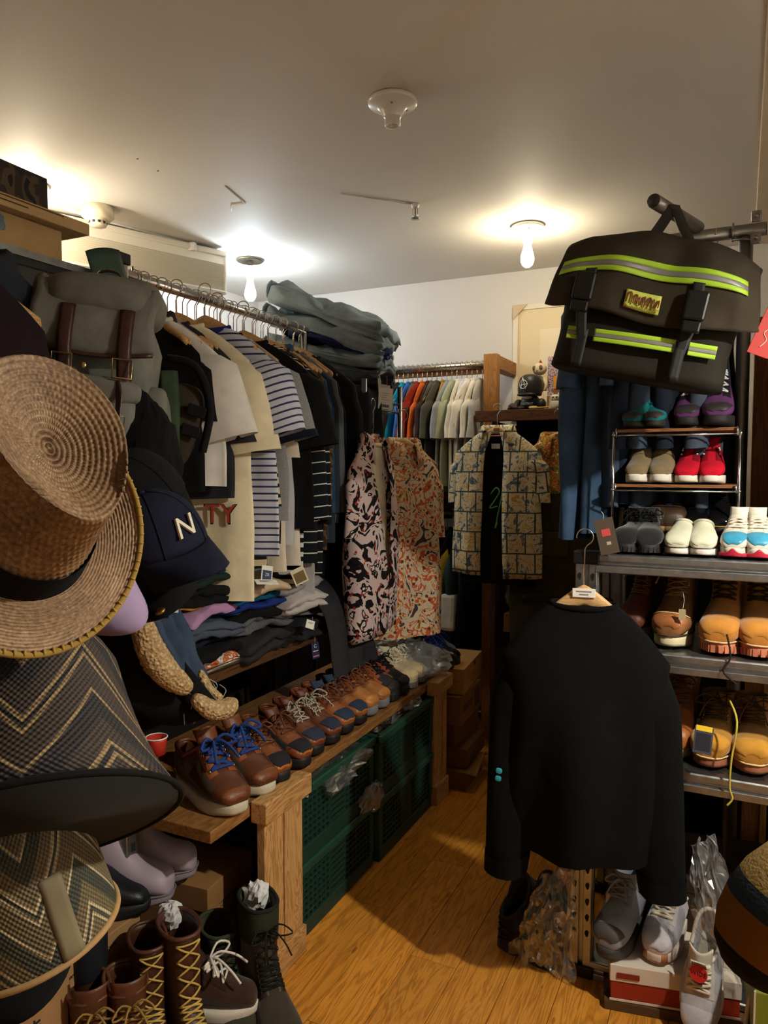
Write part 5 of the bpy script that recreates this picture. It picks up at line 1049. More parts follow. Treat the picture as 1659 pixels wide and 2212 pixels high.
# ------------------------------------------------------------------ pipe rail behind the shelving with denim
PZ = 2.262; PY = 2.70; PG = metal(C(150, 148, 142), .42)
t = thing('pipe_rail', 'grey scaffold pipe rail with clamps above the shelving', 'pipe rail', (0, 0, 0))
pr = aY(1612, 520, PY); pl = aY(1348, 800, PY - .045)
MB().cyl((-.53, PY, PZ), (pr.x + .055, PY, PZ), .021).build('cross_pipe', PG, t)
MB().cyl((pr.x + .056, PY, PZ), (pr.x + .058, PY, PZ), .0205).build('pipe_end', plain(C(30, 28, 26)), t)
for x, yy in ((pr.x, PY), (pl.x, PY - .045)): MB().cyl((x, yy, 0), (x, yy, PZ - .022), .021).build('upright', PG, t)
e = aZ(1412, 443, PZ + .0); J = Vector((e.x + .1, PY, PZ + .03)); e2 = Vector((e.x, e.y, PZ + .012))
MB().cyl(e2, J, .0205, 20).build('arm_pipe', PG, t); dv = (e2 - J).normalized(); MB().cyl(e2 - dv * .002, e2 + dv * .002, .0185, 20).build('arm_end', plain(C(60, 56, 50), .7), t)
for dz in (-.034, .034):
    MB().box(pr.x + .012, PY - .034, PZ + dz - .018, pr.x + .042, PY - .022, PZ + dz + .018).build('clamp_plate', STEEL(), t, smooth=False, bevel=.004); MB().cyl((pr.x + .027, PY - .042, PZ + dz), (pr.x + .027, PY - .02, PZ + dz), .007, 6).build('bolt', STEEL(), t)
MB().tube([(pr.x - .04 + .0 * math.sin(a), PY + .0265 * math.cos(a), PZ + .0265 * math.sin(a)) for a in [2 * math.pi * i / 18 for i in range(18)]], .004, 6, True).build('ring_hook', STEEL(), t)
MB().tube([(pr.x - .04, PY - .01, PZ - .026), (pr.x - .01, PY - .02, PZ - .03), (pr.x + .03, PY - .02, PZ - .036)], .004, 6).build('hook_arm', STEEL(), t)
DG = 'denim clothes on the pipe rail behind the shoe rack'
den = [(-.49, 'dark blue denim shirt with rolled short sleeve left of the shoe rack', C(62, 84, 114), .90, .3), (-.43, 'mid blue denim dress left of the shoe rack', C(58, 80, 106), .88, .0), (-.375, 'faded denim shirt next to the chrome pole', C(64, 80, 100), .8, .3), (-.32, 'navy denim jacket behind the teal shoes', C(36, 46, 62), .78, .5), (-.25, 'slate blue shirt behind the small rack', C(56, 68, 84), .82, .5), (-.17, 'dark indigo jacket behind the small rack', C(28, 34, 46), .8, .5), (-.09, 'grey blue work shirt behind the small rack', C(62, 72, 86), .84, .5)]
for i, (x, lb, c, L, sl) in enumerate(den):
    hung('denim_shirt', lb, 'shirt', (x, PY, PZ + .02), R(90 - 8 + 4 * math.sin(i)), denim(c), hl='wooden hanger of the ' + short(lb), group=DG, hgroup='hangers on the pipe rail', w=.22, L=L, th=.024, sl=sl, sw=.085, st=.03, tilt=10, seed=i * 1.9, collar='shirt', amp=.012, k=50)
for i, (x, lb) in enumerate([(.15, 'black jacket hanging at the right end of the pipe rail'), (.23, 'black coat at the far right of the pipe rail')]):
    hung('black_jacket', lb, 'jacket', (x, PY - .04 + 0, PZ + .02 - .12), R(84), BK, hl='hanger of the ' + lb, group='black jackets at the right', hgroup='hangers of the black jackets', w=.22, L=.8, th=.03, sl=.5, seed=i + 3, own_hanger=i == 0)
# wooden posts at the right edge
OK2 = wood(C(178, 118, 62), C(136, 84, 40), 'Z', 1.0, .5)
q = aY(1633, 700, 2.78); t = thing('wooden_cabinet', 'orange brown wooden cabinet side at the right edge', 'cabinet', (q.x, 2.78, 0)); MB().box(0, 0, 0, .06, .3, 2.0).build('side_panel', OK2, t, smooth=False, bevel=.002); MB().box(.055, -.01, 0, .075, .3, 2.0).build('face_strip', wood(C(206, 150, 84), C(170, 112, 56), 'Z', 1.0, .5), t, smooth=False, bevel=.002); MB().box(.075, .05, .9, .5, .3, .93).build('board', OK2, t, smooth=False); MB().box(.075, .3, 0, .5, .32, 2.0).build('back_panel', OK2, t, smooth=False)
# ------------------------------------------------------------------ messenger bag
BGD = 1.98; bc = aD(1405, 672, BGD)
t = thing('messenger_bag', 'olive black messenger bag with lime reflective stripes hung on the pipe arm', 'bag', bc, (0, R(12), R(5)))
BM = fab(C(58, 51, 40), .1, .8); BD = fab(C(38, 35, 29), .1, .8); k = BGD / 1600
def bagout(s, th, z0=0):
    return None
W2, H2 = 210 * k, 152 * k
def bag_body(mb, hw_top, hw_bot, z1, z0, d1, d0, bul=.0, n=36, rows=14):
    rg = []
    for i in range(rows + 1):
        q = i / rows; z = lerp(z1, z0, q); hw = lerp(hw_top, hw_bot, smooth(q)) * (1 - .05 * math.sin(q * 3)); d = lerp(d1, d0, math.sin(q * 1.5708)); r_ = []
        for j in range(n):
            a = 2 * math.pi * j / n; x = hw * sg(math.cos(a), .45); y = d * sg(math.sin(a), .5); r_.append((x, y + .006 * nz(x * 9, z * 9), z + .03 * (1 - q) * (1 - (x / hw) ** 2) * (q < .5) + .008 * nz(x * 6, 3 + z * 6) - (.03 * (x / hw) ** 2 if q > .8 else 0) * (1 - q) * 5 * 0))
        rg.append(r_)
    mb.loft(rg, True, True); return mb
bag_body(MB(), W2 * .94, W2 * .86, H2 * .72, -H2 * .98, .05, .10).build('body', BD, t)
def flap_pt(u, v):     # u across -1..1, v 0 (top) .. 1 (lower edge)
    wv = lerp(.90, 1.02, smooth(v)) * W2; x = u * wv
    z = H2 * (.80 - .02 * u) + .045 * (1 - u * u) - v * (1.28 * H2) ; z += .02 * (u * u) * v * 1.5; z -= .012 * math.sin(u * 4 + 1) * v
    if v > .8: z += .02 * abs(u) ** 8 * (v - .8) * 5
    y = -.115 - .02 * math.sin(math.pi * v * .8) + .09 * (1 - min(1, v * 4)) ** 2 + .012 * nz(u * 3, v * 3) + .008 * math.sin(u * 7 + v * 2) + .05 * max(0, abs(u) - .8) * 5 * .6
    return Vector((x, y, z))
MB().grid(lambda a, b: flap_pt(2 * a - 1, b), 48, 24).build('flap', BM, t, solid=.005)
LIM = plain(C(166, 206, 50), .5); REF = plain(C(140, 140, 136), .35, .3)
def band(name, v0, v1, u0, u1, m, fn=flap_pt, off=.006, parent=t): MB().grid(lambda a, b: fn(lerp(u0, u1, a), lerp(v0, v1, b)) + Vector((0, -off, 0)), 40, 3).build(name, m, parent, solid=.0015)
def wave(u): return .0
for v0, v1, m in ((.40, .455, LIM), (.455, .515, REF), (.515, .57, LIM)): band('reflective_stripe', v0, v1, -.95, .87, m)
def body_pt(u, v): return Vector((u * W2 * .9, -.105 - .012 * math.cos(u * 3) - .006 * math.sin(v * 3), lerp(H2 * .72, -H2 * .98, v)))
for u0, u1, dv_ in ((-.80, -.60, -.0), (-.50, .36, 0), (.50, .78, 0)):
    for a_, b_, m in ((.685, .72, LIM), (.72, .752, REF), (.752, .785, LIM)): band('reflective_stripe', a_ + dv_, b_ + dv_, u0, u1, m, lambda u, v: body_pt(u, v) + Vector((0, 0, -.0 * u)), .006)
NYL = plain(C(26, 25, 24), .6); BUC = plain(C(20, 20, 20), .35)
for u in (-.62, .42):
    MB().grid(lambda a, b: (flap_pt(u + (a - .5) * .11, .55 + b * .45) if b < .9 else body_pt(u + (a - .5) * .11, .8)) + Vector((0, -.01, 0)), 4, 12).build('buckle_strap', NYL, t, solid=.002)
    p_ = flap_pt(u, .84); MB().box(p_.x - .026, p_.y - .026, p_.z - .022, p_.x + .026, p_.y - .012, p_.z + .05).build('buckle', BUC, t, smooth=False, bevel=.006); MB().box(p_.x - .022, p_.y - .03, p_.z - .052, p_.x + .022, p_.y - .014, p_.z - .024).build('buckle_tongue', BUC, t, smooth=False, bevel=.005)
    MB().grid(lambda a, b: body_pt(u + (a - .5) * .11, .70 + b * .3) + Vector((0, -.014, 0)), 3, 8).build('lower_strap', NYL, t, solid=.003)
p_ = flap_pt(-.06, .78); lb = MB().grid(lambda a, b: flap_pt(-.06 + (a - .5) * .33, .72 + .18 * b) + Vector((0, -.008, 0)), 8, 5).build('label_patch', plain(C(196, 206, 90), .6), t, solid=.0015)
DRD = plain(C(120, 40, 36), .7)
def onlab(x, z): q = flap_pt(-.06 + .78 * x / W2, .81); return Vector((q.x, q.y - .0125, q.z + z))
for j, pts in enumerate([[(-.05, -.01), (-.046, .012), (-.036, .014), (-.034, -.008)], [(-.028, -.01), (-.026, .01), (-.018, .012), (-.016, -.008)], [(-.01, .01), (-.01, -.008), (0, -.004), (0, .012)], [(.006, .014), (.008, -.008)], [(.014, -.008), (.018, .012), (.026, .01), (.026, -.008)], [(.034, .012), (.04, -.01), (.05, .012), (.05, -.008)]]): MB().tube(spline([onlab(x, z) for x, z in pts], 12), .0016, 5).build('script_stroke', DRD, lb)
text('lettering', 'Manhattan Portage', .0115, DRD, lb, onlab(0, -.0165), (R(90), 0, 0), .0003)
for s in (-1, 1): MB().tube(spline([e2 - bc + Vector((0, .05, .0)), Vector((.01 + s * .05, -.02, H2 * .95)), Vector((.02 + s * .09, -.04, H2 * .80))], 10), .018, 6, flat=.16).build('carry_handle', NYL, t, rot=(0, 0, 0))
t = thing('hang_tag', 'long red swing tag with white script on the bag side', 'tag', aD(1668, 690, 1.80), (R(5), R(22), R(15))); MB().box(-.022, -.001, -.09, .03, .001, .06).build('card', plain(C(176, 44, 38), .5), t, smooth=False, bevel=.004)
MB().tube(spline([(0, -.002, -.07), (.008, -.002, -.05), (-.004, -.002, -.035), (.008, -.002, -.015), (-.004, -.002, 0), (.008, -.002, .02), (0, -.002, .035)], 30), .0013, 4).build('script_stroke', plain(C(220, 190, 180)), t); MB().tube([(.003, 0, .055), (-.006, .0, .11), (-.004, 0, .15)], .001, 5).build('string', plain(C(170, 160, 140)), t)
# ------------------------------------------------------------------ black sweatshirt on the shelf post
JD = 2.0; jp = aD(1262, 1262, JD)
BKS = fab(C(8, 8, 9), .25)
hp = thing('wooden_hanger', 'pale wooden hanger with a white sticker holding the black sweatshirt', 'hanger', jp, R(8)); hanger_parts(hp, .135, .15, None, .10); MB().box(-.03, -.0135, -.034, .03, -.0115, -.01).build('sticker', plain(C(226, 222, 214), .7), hp, smooth=False, bevel=.002)
for zz, w_ in ((-.018, .02), (-.026, .012)): MB().box(-w_, -.0142, zz - .0016, w_, -.0132, zz + .0016).build('sticker_print', plain(C(130, 124, 120)), hp, smooth=False)
garment('black_sweatshirt', 'black long-sleeved sweatshirt hanging from the front shelf post', 'sweatshirt', (jp.x, jp.y, jp.z - .055), R(8), BKS, w=.225, L=.68, th=.055, sl=.625, sw=.095, st=.05, tilts=(5, 6), collar='crew', seed=12, amp=.02, k=18, flare=-.03, long_taper=.62, neck=.085, slope=.13, cuff=BKS)
o = bpy.data.objects['black_sweatshirt']
for s in o.children:
    if s.name.startswith('sleeve') and s.location.x < 0:
        for zz in (-.33, -.352): MB().blob((-.04, -.05, zz), (.009, .003, .008), .7).build('turquoise_print', plain(C(40, 150, 170), .6), s)
# ------------------------------------------------------------------ floor at the right: shoe box, sneakers, film bags
q = aZ(1290, 2150, 0); 
t = carton('shoe_box', 'dark orange shoe box with a white lid below the shelving', (-.15, 2.19, .03), R(12), (.33, .22, .10), plain(C(150, 44, 20), .6), lid=.045, lid_m=plain(C(214, 200, 184), .6))
MB().box(-.15, -.1165, .067, -.09, -.1145, .083).build('red_label', plain(C(130, 36, 30), .5), t, smooth=False, bevel=.002)
MB().box(-.168, -.1132, .0, .168, -.1115, .006).build('white_edge', plain(C(214, 200, 184), .6), t, smooth=False)
carton('carton', 'flat kraft carton under the dark orange shoe box', (-.13, 2.2, 0), R(10), (.40, .25, .028), card(C(92, 66, 42)))
p = make_shoe('canvas_boot', 'boot', 'boot', .28, fab(C(134, 136, 146)), plain(C(66, 64, 62), .7), .036, toe=plain(C(74, 70, 66), .6), toe_u=.2, toe_f=1.3, lace=fab(C(140, 140, 146)), eye=fab(C(120, 122, 132)), tongue=fab(C(126, 126, 132)), shaft=.14, rows=6, lace_u=(.5, .92), bow=.05, lr=.003, rim=fab(C(110, 110, 116)), mid=plain(C(60, 58, 56), .7), midt=.012)
S = Surf(profile('boot', 1.0, 1.0, .14), .28); c_ = S.at(.97, 0); text('lettering', 'PALLA', .016, plain(C(40, 40, 44)), p.root, (c_.x + .012, 0, c_.z + .036 + .022), (R(84), 0, R(90)), .0005)
zt = .134
toe_at(p, 1306, 2078, zt, -12, 'grey canvas boot with charcoal rubber toe on the shoe box', False, .28, .95, 'boot', None, group='sneakers by the dark orange box')
p = make_shoe('sneaker', 'shoe', up=suede(C(178, 174, 180)), sole=plain(C(206, 190, 176), .7), st=.03, toe=suede(C(184, 180, 186)), toe_u=.3, toe_f=1.3, lace=fab(C(224, 212, 192)), eye=suede(C(196, 190, 186)), tongue=fab(C(206, 196, 180)), rim=fab(C(216, 206, 188)), side=suede(C(168, 164, 172)), heel=suede(C(196, 186, 176)), rows=7, lr=.0042, bow=0, ws=.98, lining=plain(C(196, 186, 164), .9))
MB().loft([[(.262 + .026 * math.cos(a), .036 * math.sin(a), zz) for a in [-1.2 + 2.4 * j / 10 for j in range(11)]] for zz in (.012, .038)], closed=False).build('gum_toe', plain(C(170, 112, 66), .6), p.root, solid=.004)
c_ = Surf(profile('low', 1, .98, 0), .285).at(1.0, 0); lt = MB().box(c_.x + .006, -.017, c_.z + .03, c_.x + .009, .017, c_.z + .062).build('tongue_label', plain(C(206, 202, 192), .7), p.root, smooth=False)
for i, tx in enumerate(('NEW', 'BALANCE', 'RUNNING')): text('lettering', tx, .0085, plain(C(70, 66, 66)), p.root, (c_.x + .0095, 0, c_.z + .056 - i * .0095), (R(90), 0, R(90)), .0003)
toe_at(p, 1412, 2086, zt, -10, 'lilac grey running sneaker with gum toe standing on the shoe box', False, .285, 1.0, 'sneaker', None, group='sneakers by the dark orange box')
tip = aZ(1512, 2172, .03); a = R(-90 - 8); pit = R(42)
hd = Vector((math.cos(a) * math.cos(pit), math.sin(a) * math.cos(pit), -math.sin(pit)))
tip = Vector((tip.x - .0, min(tip.y, 2.02), .02)); hp_ = tip - hd * .285
o = p.put(hp_, (0, pit, a), 'lilac grey sneaker with red WIDE sticker leaning against the shoe box', 'sneaker', 'sneakers by the dark orange box', False, 1.0)
st_ = MB().lathe([(.001, 0), (.022, 0), (.022, .0012), (.001, .0012)], 24).build('red_sticker', plain(C(206, 44, 40), .5), o, (.176, 0, .142), (0, R(38), 0), smooth=False); text('lettering', 'WIDE', .0155, plain(C(30, 20, 20)), st_, (0, 0, .0018), (0, 0, R(90)), .0003)
text('insole_print', 'WIDTH', .012, plain(C(60, 56, 54)), o, (.06, 0, .0425), (0, 0, R(90)), .0003)
tagcard('round pale swing tag on the grey canvas boot', aZ(1318, 1930, .27), (R(-10), 0, R(10)), (.022, .036), m=plain(C(196, 176, 160), .7))
# bags of shoes in film
p = make_shoe('sneaker', 'shoe', up=fab(C(214, 200, 184)), sole=plain(C(220, 208, 190), .7), st=.03, lace=fab(C(220, 208, 190)), eye=fab(C(206, 192, 172)), rim=fab(C(214, 200, 180)), rows=6, lr=.004)
p.put((.10, 2.02, .20), (0, R(60), R(-100)), 'cream sneaker in a clear bag at the right of the lilac sneakers, upper one', 'sneaker', 'cream sneakers in clear film'); p.put((.13, 2.0, .12), (R(20), R(65), R(-80)), 'cream sneaker in a clear bag at the right of the lilac sneakers, lower one', 'sneaker', 'cream sneakers in clear film')
def film_sheet(name, label, fn, m, nu=26, nv=26): return tag(MB().grid(fn, nu, nv).build(name, m, None, smooth=False), label, 'plastic bag')
def bagfn(P, s=0, bulge=.07):
    a0, a1, b0, b1 = [Vector(v) for v in P]
    def fn(u, v):
        p_ = a0.lerp(a1, u).lerp(b0.lerp(b1, u), v); e_ = math.sin(math.pi * u) * math.sin(math.pi * min(1, v * 1.1))
        return p_ + Vector((0, -bulge * e_, 0)) + Vector((nz(u * 6 + s, v * 6), nz(u * 6, v * 6 + s, 3), nz(u * 5, v * 5, s + 7))) * .022 + Vector((0, .014 * abs(nz(u * 13, v * 13, s)), .012 * abs(nz(u * 15 + s, v * 9))))
    return fn
film_sheet('clear_bag', 'clear zip bag holding cream sneakers beside the dark sweatshirt sleeve', bagfn([aD(1492, 1825, 2.0), aD(1545, 1800, 2.0), aD(1500, 2060, 1.95), aD(1640, 2150, 1.9)], 2, .06), clear_film((.93, .93, .95, 1), .88))
DS = plain(C(44, 36, 30), .6)
for i in range(2): 
    p = make_shoe('wrapped_shoe', 'shoe', up=suede(C(52, 42, 34)), sole=plain(C(30, 26, 24), .7), st=.03, rim=fab(C(50, 44, 36)), lace=fab(C(40, 34, 28)), eye=suede(C(46, 38, 30))) if i == 0 else p
    q = aZ(1150 + i * 48, 2050 + i * 18, 0); p.put((q.x - .02, q.y + .16, .12 + .03 * i), (R(10), R(48), R(-100 + 10 * i)), ['dark brown shoe in clear film left of the shelf post, left one', 'dark brown shoe in clear film left of the shelf post, right one'][i], 'shoe', 'dark shoes in film by the post')
q = aZ(1185, 2060, 0); film_sheet('clear_bag', 'clear crinkled bag of dark shoes leaning on the left of the shelf post', bagfn([aD(1165, 1900, 2.12), aD(1245, 1850, 2.16), aZ(1098, 2060, .015), aZ(1240, 2125, .015)], 6, .05), clear_film((.9, .88, .84, 1), .9))
# lime box and knitted hat in the near right corner
q = aD(1612, 2090, 1.75); t = carton('lime_box', 'olive lime green box at the lower right corner', (q.x + .16, q.y + .03, 0), R(4), (.30, .2, q.z), plain(C(120, 130, 40), .6)); MB().box(-.152, -.102, 0, -.148, -.098, q.z + .001).build('white_edge', plain(C(214, 206, 190)), t, smooth=False)
# ------------------------------------------------------------------ near left: shelving, boxes, bags, hats, boots
RV = Vector((math.cos(YAW), math.sin(YAW), 0)); FV = Vector((-math.sin(YAW) * math.cos(PITCH), math.cos(YAW) * math.cos(PITCH), -math.sin(PITCH))); UV = RV.cross(FV)
def facing(axis, front):
    """rotation taking local z to AXIS and local x close to FRONT, both as (right, up, towards the room's viewer side)"""
    z = (RV * axis[0] + UV * axis[1] - FV * axis[2]).normalized(); x = RV * front[0] + UV * front[1] - FV * front[2]; x = (x - z * x.dot(z)).normalized(); y = z.cross(x)
    return Matrix((x, y, z)).transposed().to_euler()
t = thing('left_shelving', 'black and steel shelving with a green panel at the upper left', 'shelving', (0, 0, 0)); GV = GALV()
for y in (1.47, .3):
    po = MB().box(-1.545, y, 0, -1.49, y + .05, 2.06).build('post', GV, t, smooth=False, bevel=.003)
    MB().box(-1.55, y - .004, 2.04, -1.485, y + .056, 2.07).build('post_cap', plain(C(16, 16, 16), .5), po, smooth=False, bevel=.004)
    for i in range(24): MB().box(-1.4905, y + .018, .3 + i * .07, -1.4885, y + .032, .325 + i * .07).build('slot', plain(C(16, 16, 16), .8), po, smooth=False)
MB().box(-1.99, .3, 1.965, -1.50, 1.48, 2.0).build('top_shelf', plain(C(30, 30, 32), .5), t, smooth=False, bevel=.003)
MB().box(-1.99, .3, 1.985, -1.496, 1.475, 2.002).build('shelf_edge', GV, t, smooth=False)
for z in (1.25, .70): MB().box(-1.99, .3, z - .03, -1.52, 1.46, z).build('shelf', plain(C(28, 26, 26), .6), t, smooth=False)
MB().box(-2.02, .3, 0, -1.99, 1.5, 1.98).build('back_panel', plain(C(26, 24, 24), .7), t, smooth=False)
o = MB().grid(lambda a, b: (-1.47 - .01 * b, 1.36 + .11 * a + .06 * b, 2.065 - .13 * b - .03 * (1 - a) ** 2), 8, 6).build('green_panel', plain(C(38, 66, 54), .6), t, solid=.004)
CTT = 'boxes on the upper left shelf'
carton('carton', 'kraft carton with a faded blue stamp under the flat box at upper left', (-1.66, 1.19, 2.003), 0, (.26, .30, .082), card(C(196, 160, 110)), group=CTT)
o = [x for x in col.objects if x.get('label', '').startswith('kraft carton with a faded')][0]; crumple('stamp', '', '', (.131, -.03, .035), (.001, .022, .018), plain(C(110, 130, 140), .8), 3, .6, parent=o, n=16)
t = carton('flat_carton', 'wide flat kraft box lid with small print overhanging at upper left', (-1.67, 1.10, 2.086), 0, (.34, .60, .030), card(C(206, 172, 124)), group=CTT)
for i in range(2): MB().box(.1705, -.22 + .1 * i, .022 - .01 * i, .1712, .22 - .1 * i, .025 - .01 * i).build('print_line', plain(C(90, 66, 40), .8), t, smooth=False)
CAMO = blotch((C(50, 48, 46), C(66, 60, 54), C(96, 84, 68), C(44, 44, 48), C(110, 92, 70)), 9, 14, .85, 1.5, 'camouflage_print')
t = carton('printed_box', 'worn camouflage printed box on top at upper left', (-1.68, 1.03, 2.119), R(2), (.30, .55, .085), CAMO, group=CTT)
# dark coats hanging from the left shelving
Gd = 'dark coats at the left edge'
for i, (px, py, d, m, lb) in enumerate([(-75, 560, 1.5, fab(C(44, 50, 58)), 'slate grey coat hanging at the upper left edge'), (-150, 560, 1.35, fab(C(36, 26, 30)), 'dark maroon coat cut off by the left edge')]):
    q = aD(px, py, d); hanger((q.x, q.y, q.z + .03), R(65), 'hanger of the ' + lb, group='hangers of the dark coats'); garment('dark_coat', lb, 'coat', q, R(65), m, w=.20, L=.8, th=.035, sl=.5, tilt=10, seed=i * 3 + 1, group=Gd, collar='shirt')
# ---- grey canvas backpack
q = aD(212, 815, 1.66)
t = thing('canvas_backpack', 'grey waxed canvas backpack with brown leather straps and brass buckles', 'backpack', q, (R(-4), R(5), R(38))); t.scale = (.88, .92, 1.0)
CV = fab(C(112, 111, 102), .2, .85, .35, 500); LTH = leather(C(64, 34, 30), .4); BRS = metal(C(190, 170, 120), .3)
def rbox(c, d, e=.5, amp=.012, seed=0, n=36, m=22): return MB().blob(c, d, e, n, m, lambda p: p + Vector((nz(p.x * 8 + seed, p.y * 8, p.z * 8), nz(p.x * 8, p.y * 8 + seed, p.z * 8), .5 * nz(p.x * 9, p.y * 9, p.z * 9 + seed))) * amp)
rbox((0, .02, -.02), (.135, .085, .21), .45, .028, 1).build('body', CV, t)
rbox((0, -.005, .165), (.142, .115, .05), .55, .022, 4).build('lid', CV, t)
MB().grid(lambda a, b: (-.14 + .28 * a + .004 * math.sin(9 * b), -.085 - .035 * math.sin(b * 2.2) + .008 * nz(a * 5, b * 5), .19 - .15 * b - .012 * math.sin(3.14 * a)), 16, 10).build('lid_front', CV, t, solid=.006)
MB().tube([(-.14 + .28 * i / 16, -.085 - .035 * math.sin(2.2) - .002, .04 - .012 * math.sin(3.14 * i / 16)) for i in range(17)], .005, 6).build('lid_piping', LTH, t)
rbox((.0, -.085, -.10), (.115, .045, .09), .5, .012, 7).build('front_pocket', CV, t); rbox((0, -.105, -.045), (.12, .036, .03), .6, .006, 9).build('pocket_flap', CV, t)
rbox((.02, -.105, -.155), (.05, .05, .03), .6, .004, 2).build('pocket_base', leather(C(58, 34, 26), .5), t)
for s in (-1, 1): rbox((s * .145, .01, -.11), (.04, .06, .10), .55, .01, 5 + s).build('side_pocket', CV, t)
for x in (-.06, .075):
    MB().tube(spline([(x, -.115, .13), (x, -.135, .05), (x + .004, -.128, -.01), (x + .006, -.135, -.05)], 14), .0035, 6, flat=5).build('lid_strap', LTH, t)
    MB().tube([(x - .022, -.142, .02), (x + .022, -.142, .02), (x + .024, -.145, -.02), (x - .02, -.145, -.02)], .0028, 6, True).build('buckle', BRS, t)
    MB().tube(spline([(x - .01, -.138, -.03), (x, -.15, -.06), (x, -.152, -.12), (x, -.14, -.17)], 12), .003, 6, flat=4.4).build('pocket_strap', LTH, t); MB().tube([(x - .017, -.158, -.10), (x + .017, -.158, -.10), (x + .017, -.158, -.13), (x - .017, -.158, -.13)], .0024, 6, True).build('buckle', BRS, t)
MB().tube(spline([(-.03, .06, .2), (-.025, .05, .25), (.025, .05, .25), (.03, .06, .2)], 14), .008, 6, flat=.5).build('top_loop', LTH, t); MB().blob((-.01, -.142, .0), (.007, .004, .007), n=10, m=6).build('stud', BRS, t)
MB().tube(spline([(-.14, .06, .2), (-.145, .0, .21), (-.145, -.06, .18), (-.14, -.1, .1)], 12), .009, 6).build('edge_binding', LTH, t)
# ---- olive webbing bag behind the backpack
q = aD(388, 905, 1.80)
t = thing('webbing_bag', 'dark bag with olive green webbing strap behind the backpack', 'bag', q, (0, R(18), R(40))); rbox((0, .03, -.02), (.05, .035, .11), .7, .01, 3).build('body', fab(C(52, 46, 36)), t)
MB().tube(spline([(-.06, -.01, .10), (-.03, -.025, .02), (.0, -.025, -.08), (.02, -.01, -.16)], 14), .004, 6, flat=6).build('webbing_strap', fab(C(52, 66, 46), .2), t); MB().tube(spline([(-.07, .0, .13), (0, -.02, .13), (.06, 0, .05), (.075, 0, -.06)], 14), .01, 6).build('dark_edge', BK, t)
for z in (.03, -.02): MB().box(.01, -.022, z - .014, .055, -.012, z + .014).build('webbing_loop', BK, t, smooth=False, bevel=.004)
# ---- caps
def cap(name, label, loc, eul, m, letter=None, r=.088, visor_m=None, cat='cap', lm=None):
    t = thing(name, label, cat, loc, eul); vm = visor_m or m
    MB().loft([[(r * 1.08 * cz * math.cos(a), r * cz * math.sin(a) , r * 1.15 * sz) for a in [2 * math.pi * k / 30 for k in range(30)]] for cz, sz in [(math.cos(b) ** .8 if b < 1.57 else .001, math.sin(b)) for b in [1.57 * i / 12 for i in range(13)]]]).build('crown', m, t, solid=.003)
    MB().grid(lambda a, b: (r * 1.06 * math.cos((a - .5) * 2.3) + .075 * b * math.cos((a - .5) * 2.6), r * .98 * math.sin((a - .5) * 2.3) * (1 - .12 * b), -.004 - .03 * b * b - .03 * ((a - .5) * 2) ** 2 * b + .006), 18, 8).build('visor', vm, t, solid=.004)
    MB().blob((0, 0, r * 1.15), (.008, .008, .005), n=10, m=6).build('top_button', m, t)
    for k in range(6): a = math.pi / 6 + k * math.pi / 3; MB().tube([(r * 1.085 * math.cos(b) ** .8 * math.cos(a), r * 1.005 * math.cos(b) ** .8 * math.sin(a), r * 1.155 * math.sin(b)) for b in [1.5 * i / 8 for i in range(9)]], .0014, 5).build('seam', m, t)
    if letter: text('letter', letter, .055, lm or plain(C(216, 206, 186), .8), t, (r * 1.03, .0, .046), (R(68), 0, R(90)), .003, shear=.25)
    return t
cap('baseball_cap', 'navy baseball cap with a cream slanted letter N', aD(338, 1180, 1.42), facing((-.15, .85, .3), (.85, -.1, .6)), fab(C(26, 28, 44)), 'N', .095)
cap('baseball_cap', 'plain black cap hanging below the backpack', aD(300, 1090, 1.5), facing((-.3, .75, .45), (.6, -.4, .5)), fab(C(18, 18, 20)), None, .10)
cap('baseball_cap', 'black cap with a small gold emblem beneath the letter cap', aD(318, 1235, 1.55), facing((-.3, .8, .4), (.5, -.5, .7)), fab(C(16, 16, 17)), None, .095)
o = [x for x in col.objects if x.get('label', '').startswith('black cap with a small gold')][0]; MB().blob((.16, -.01, -.02), (.012, .012, .006), n=14, m=8).build('gold_emblem', metal(C(150, 110, 50), .4), o)
cap('baseball_cap', 'lilac cap peeking out behind the straw hat', aD(120, 1185, .98), facing((.2, .5, .6), (.8, -.55, .2)), fab(C(150, 130, 160)), None, .075)
crumple('black_bag', 'black soft bag hanging under the backpack at left', 'bag', aD(300, 1240, 1.66), (.10, .08, .20), fab(C(15, 15, 16)), 33, .12)
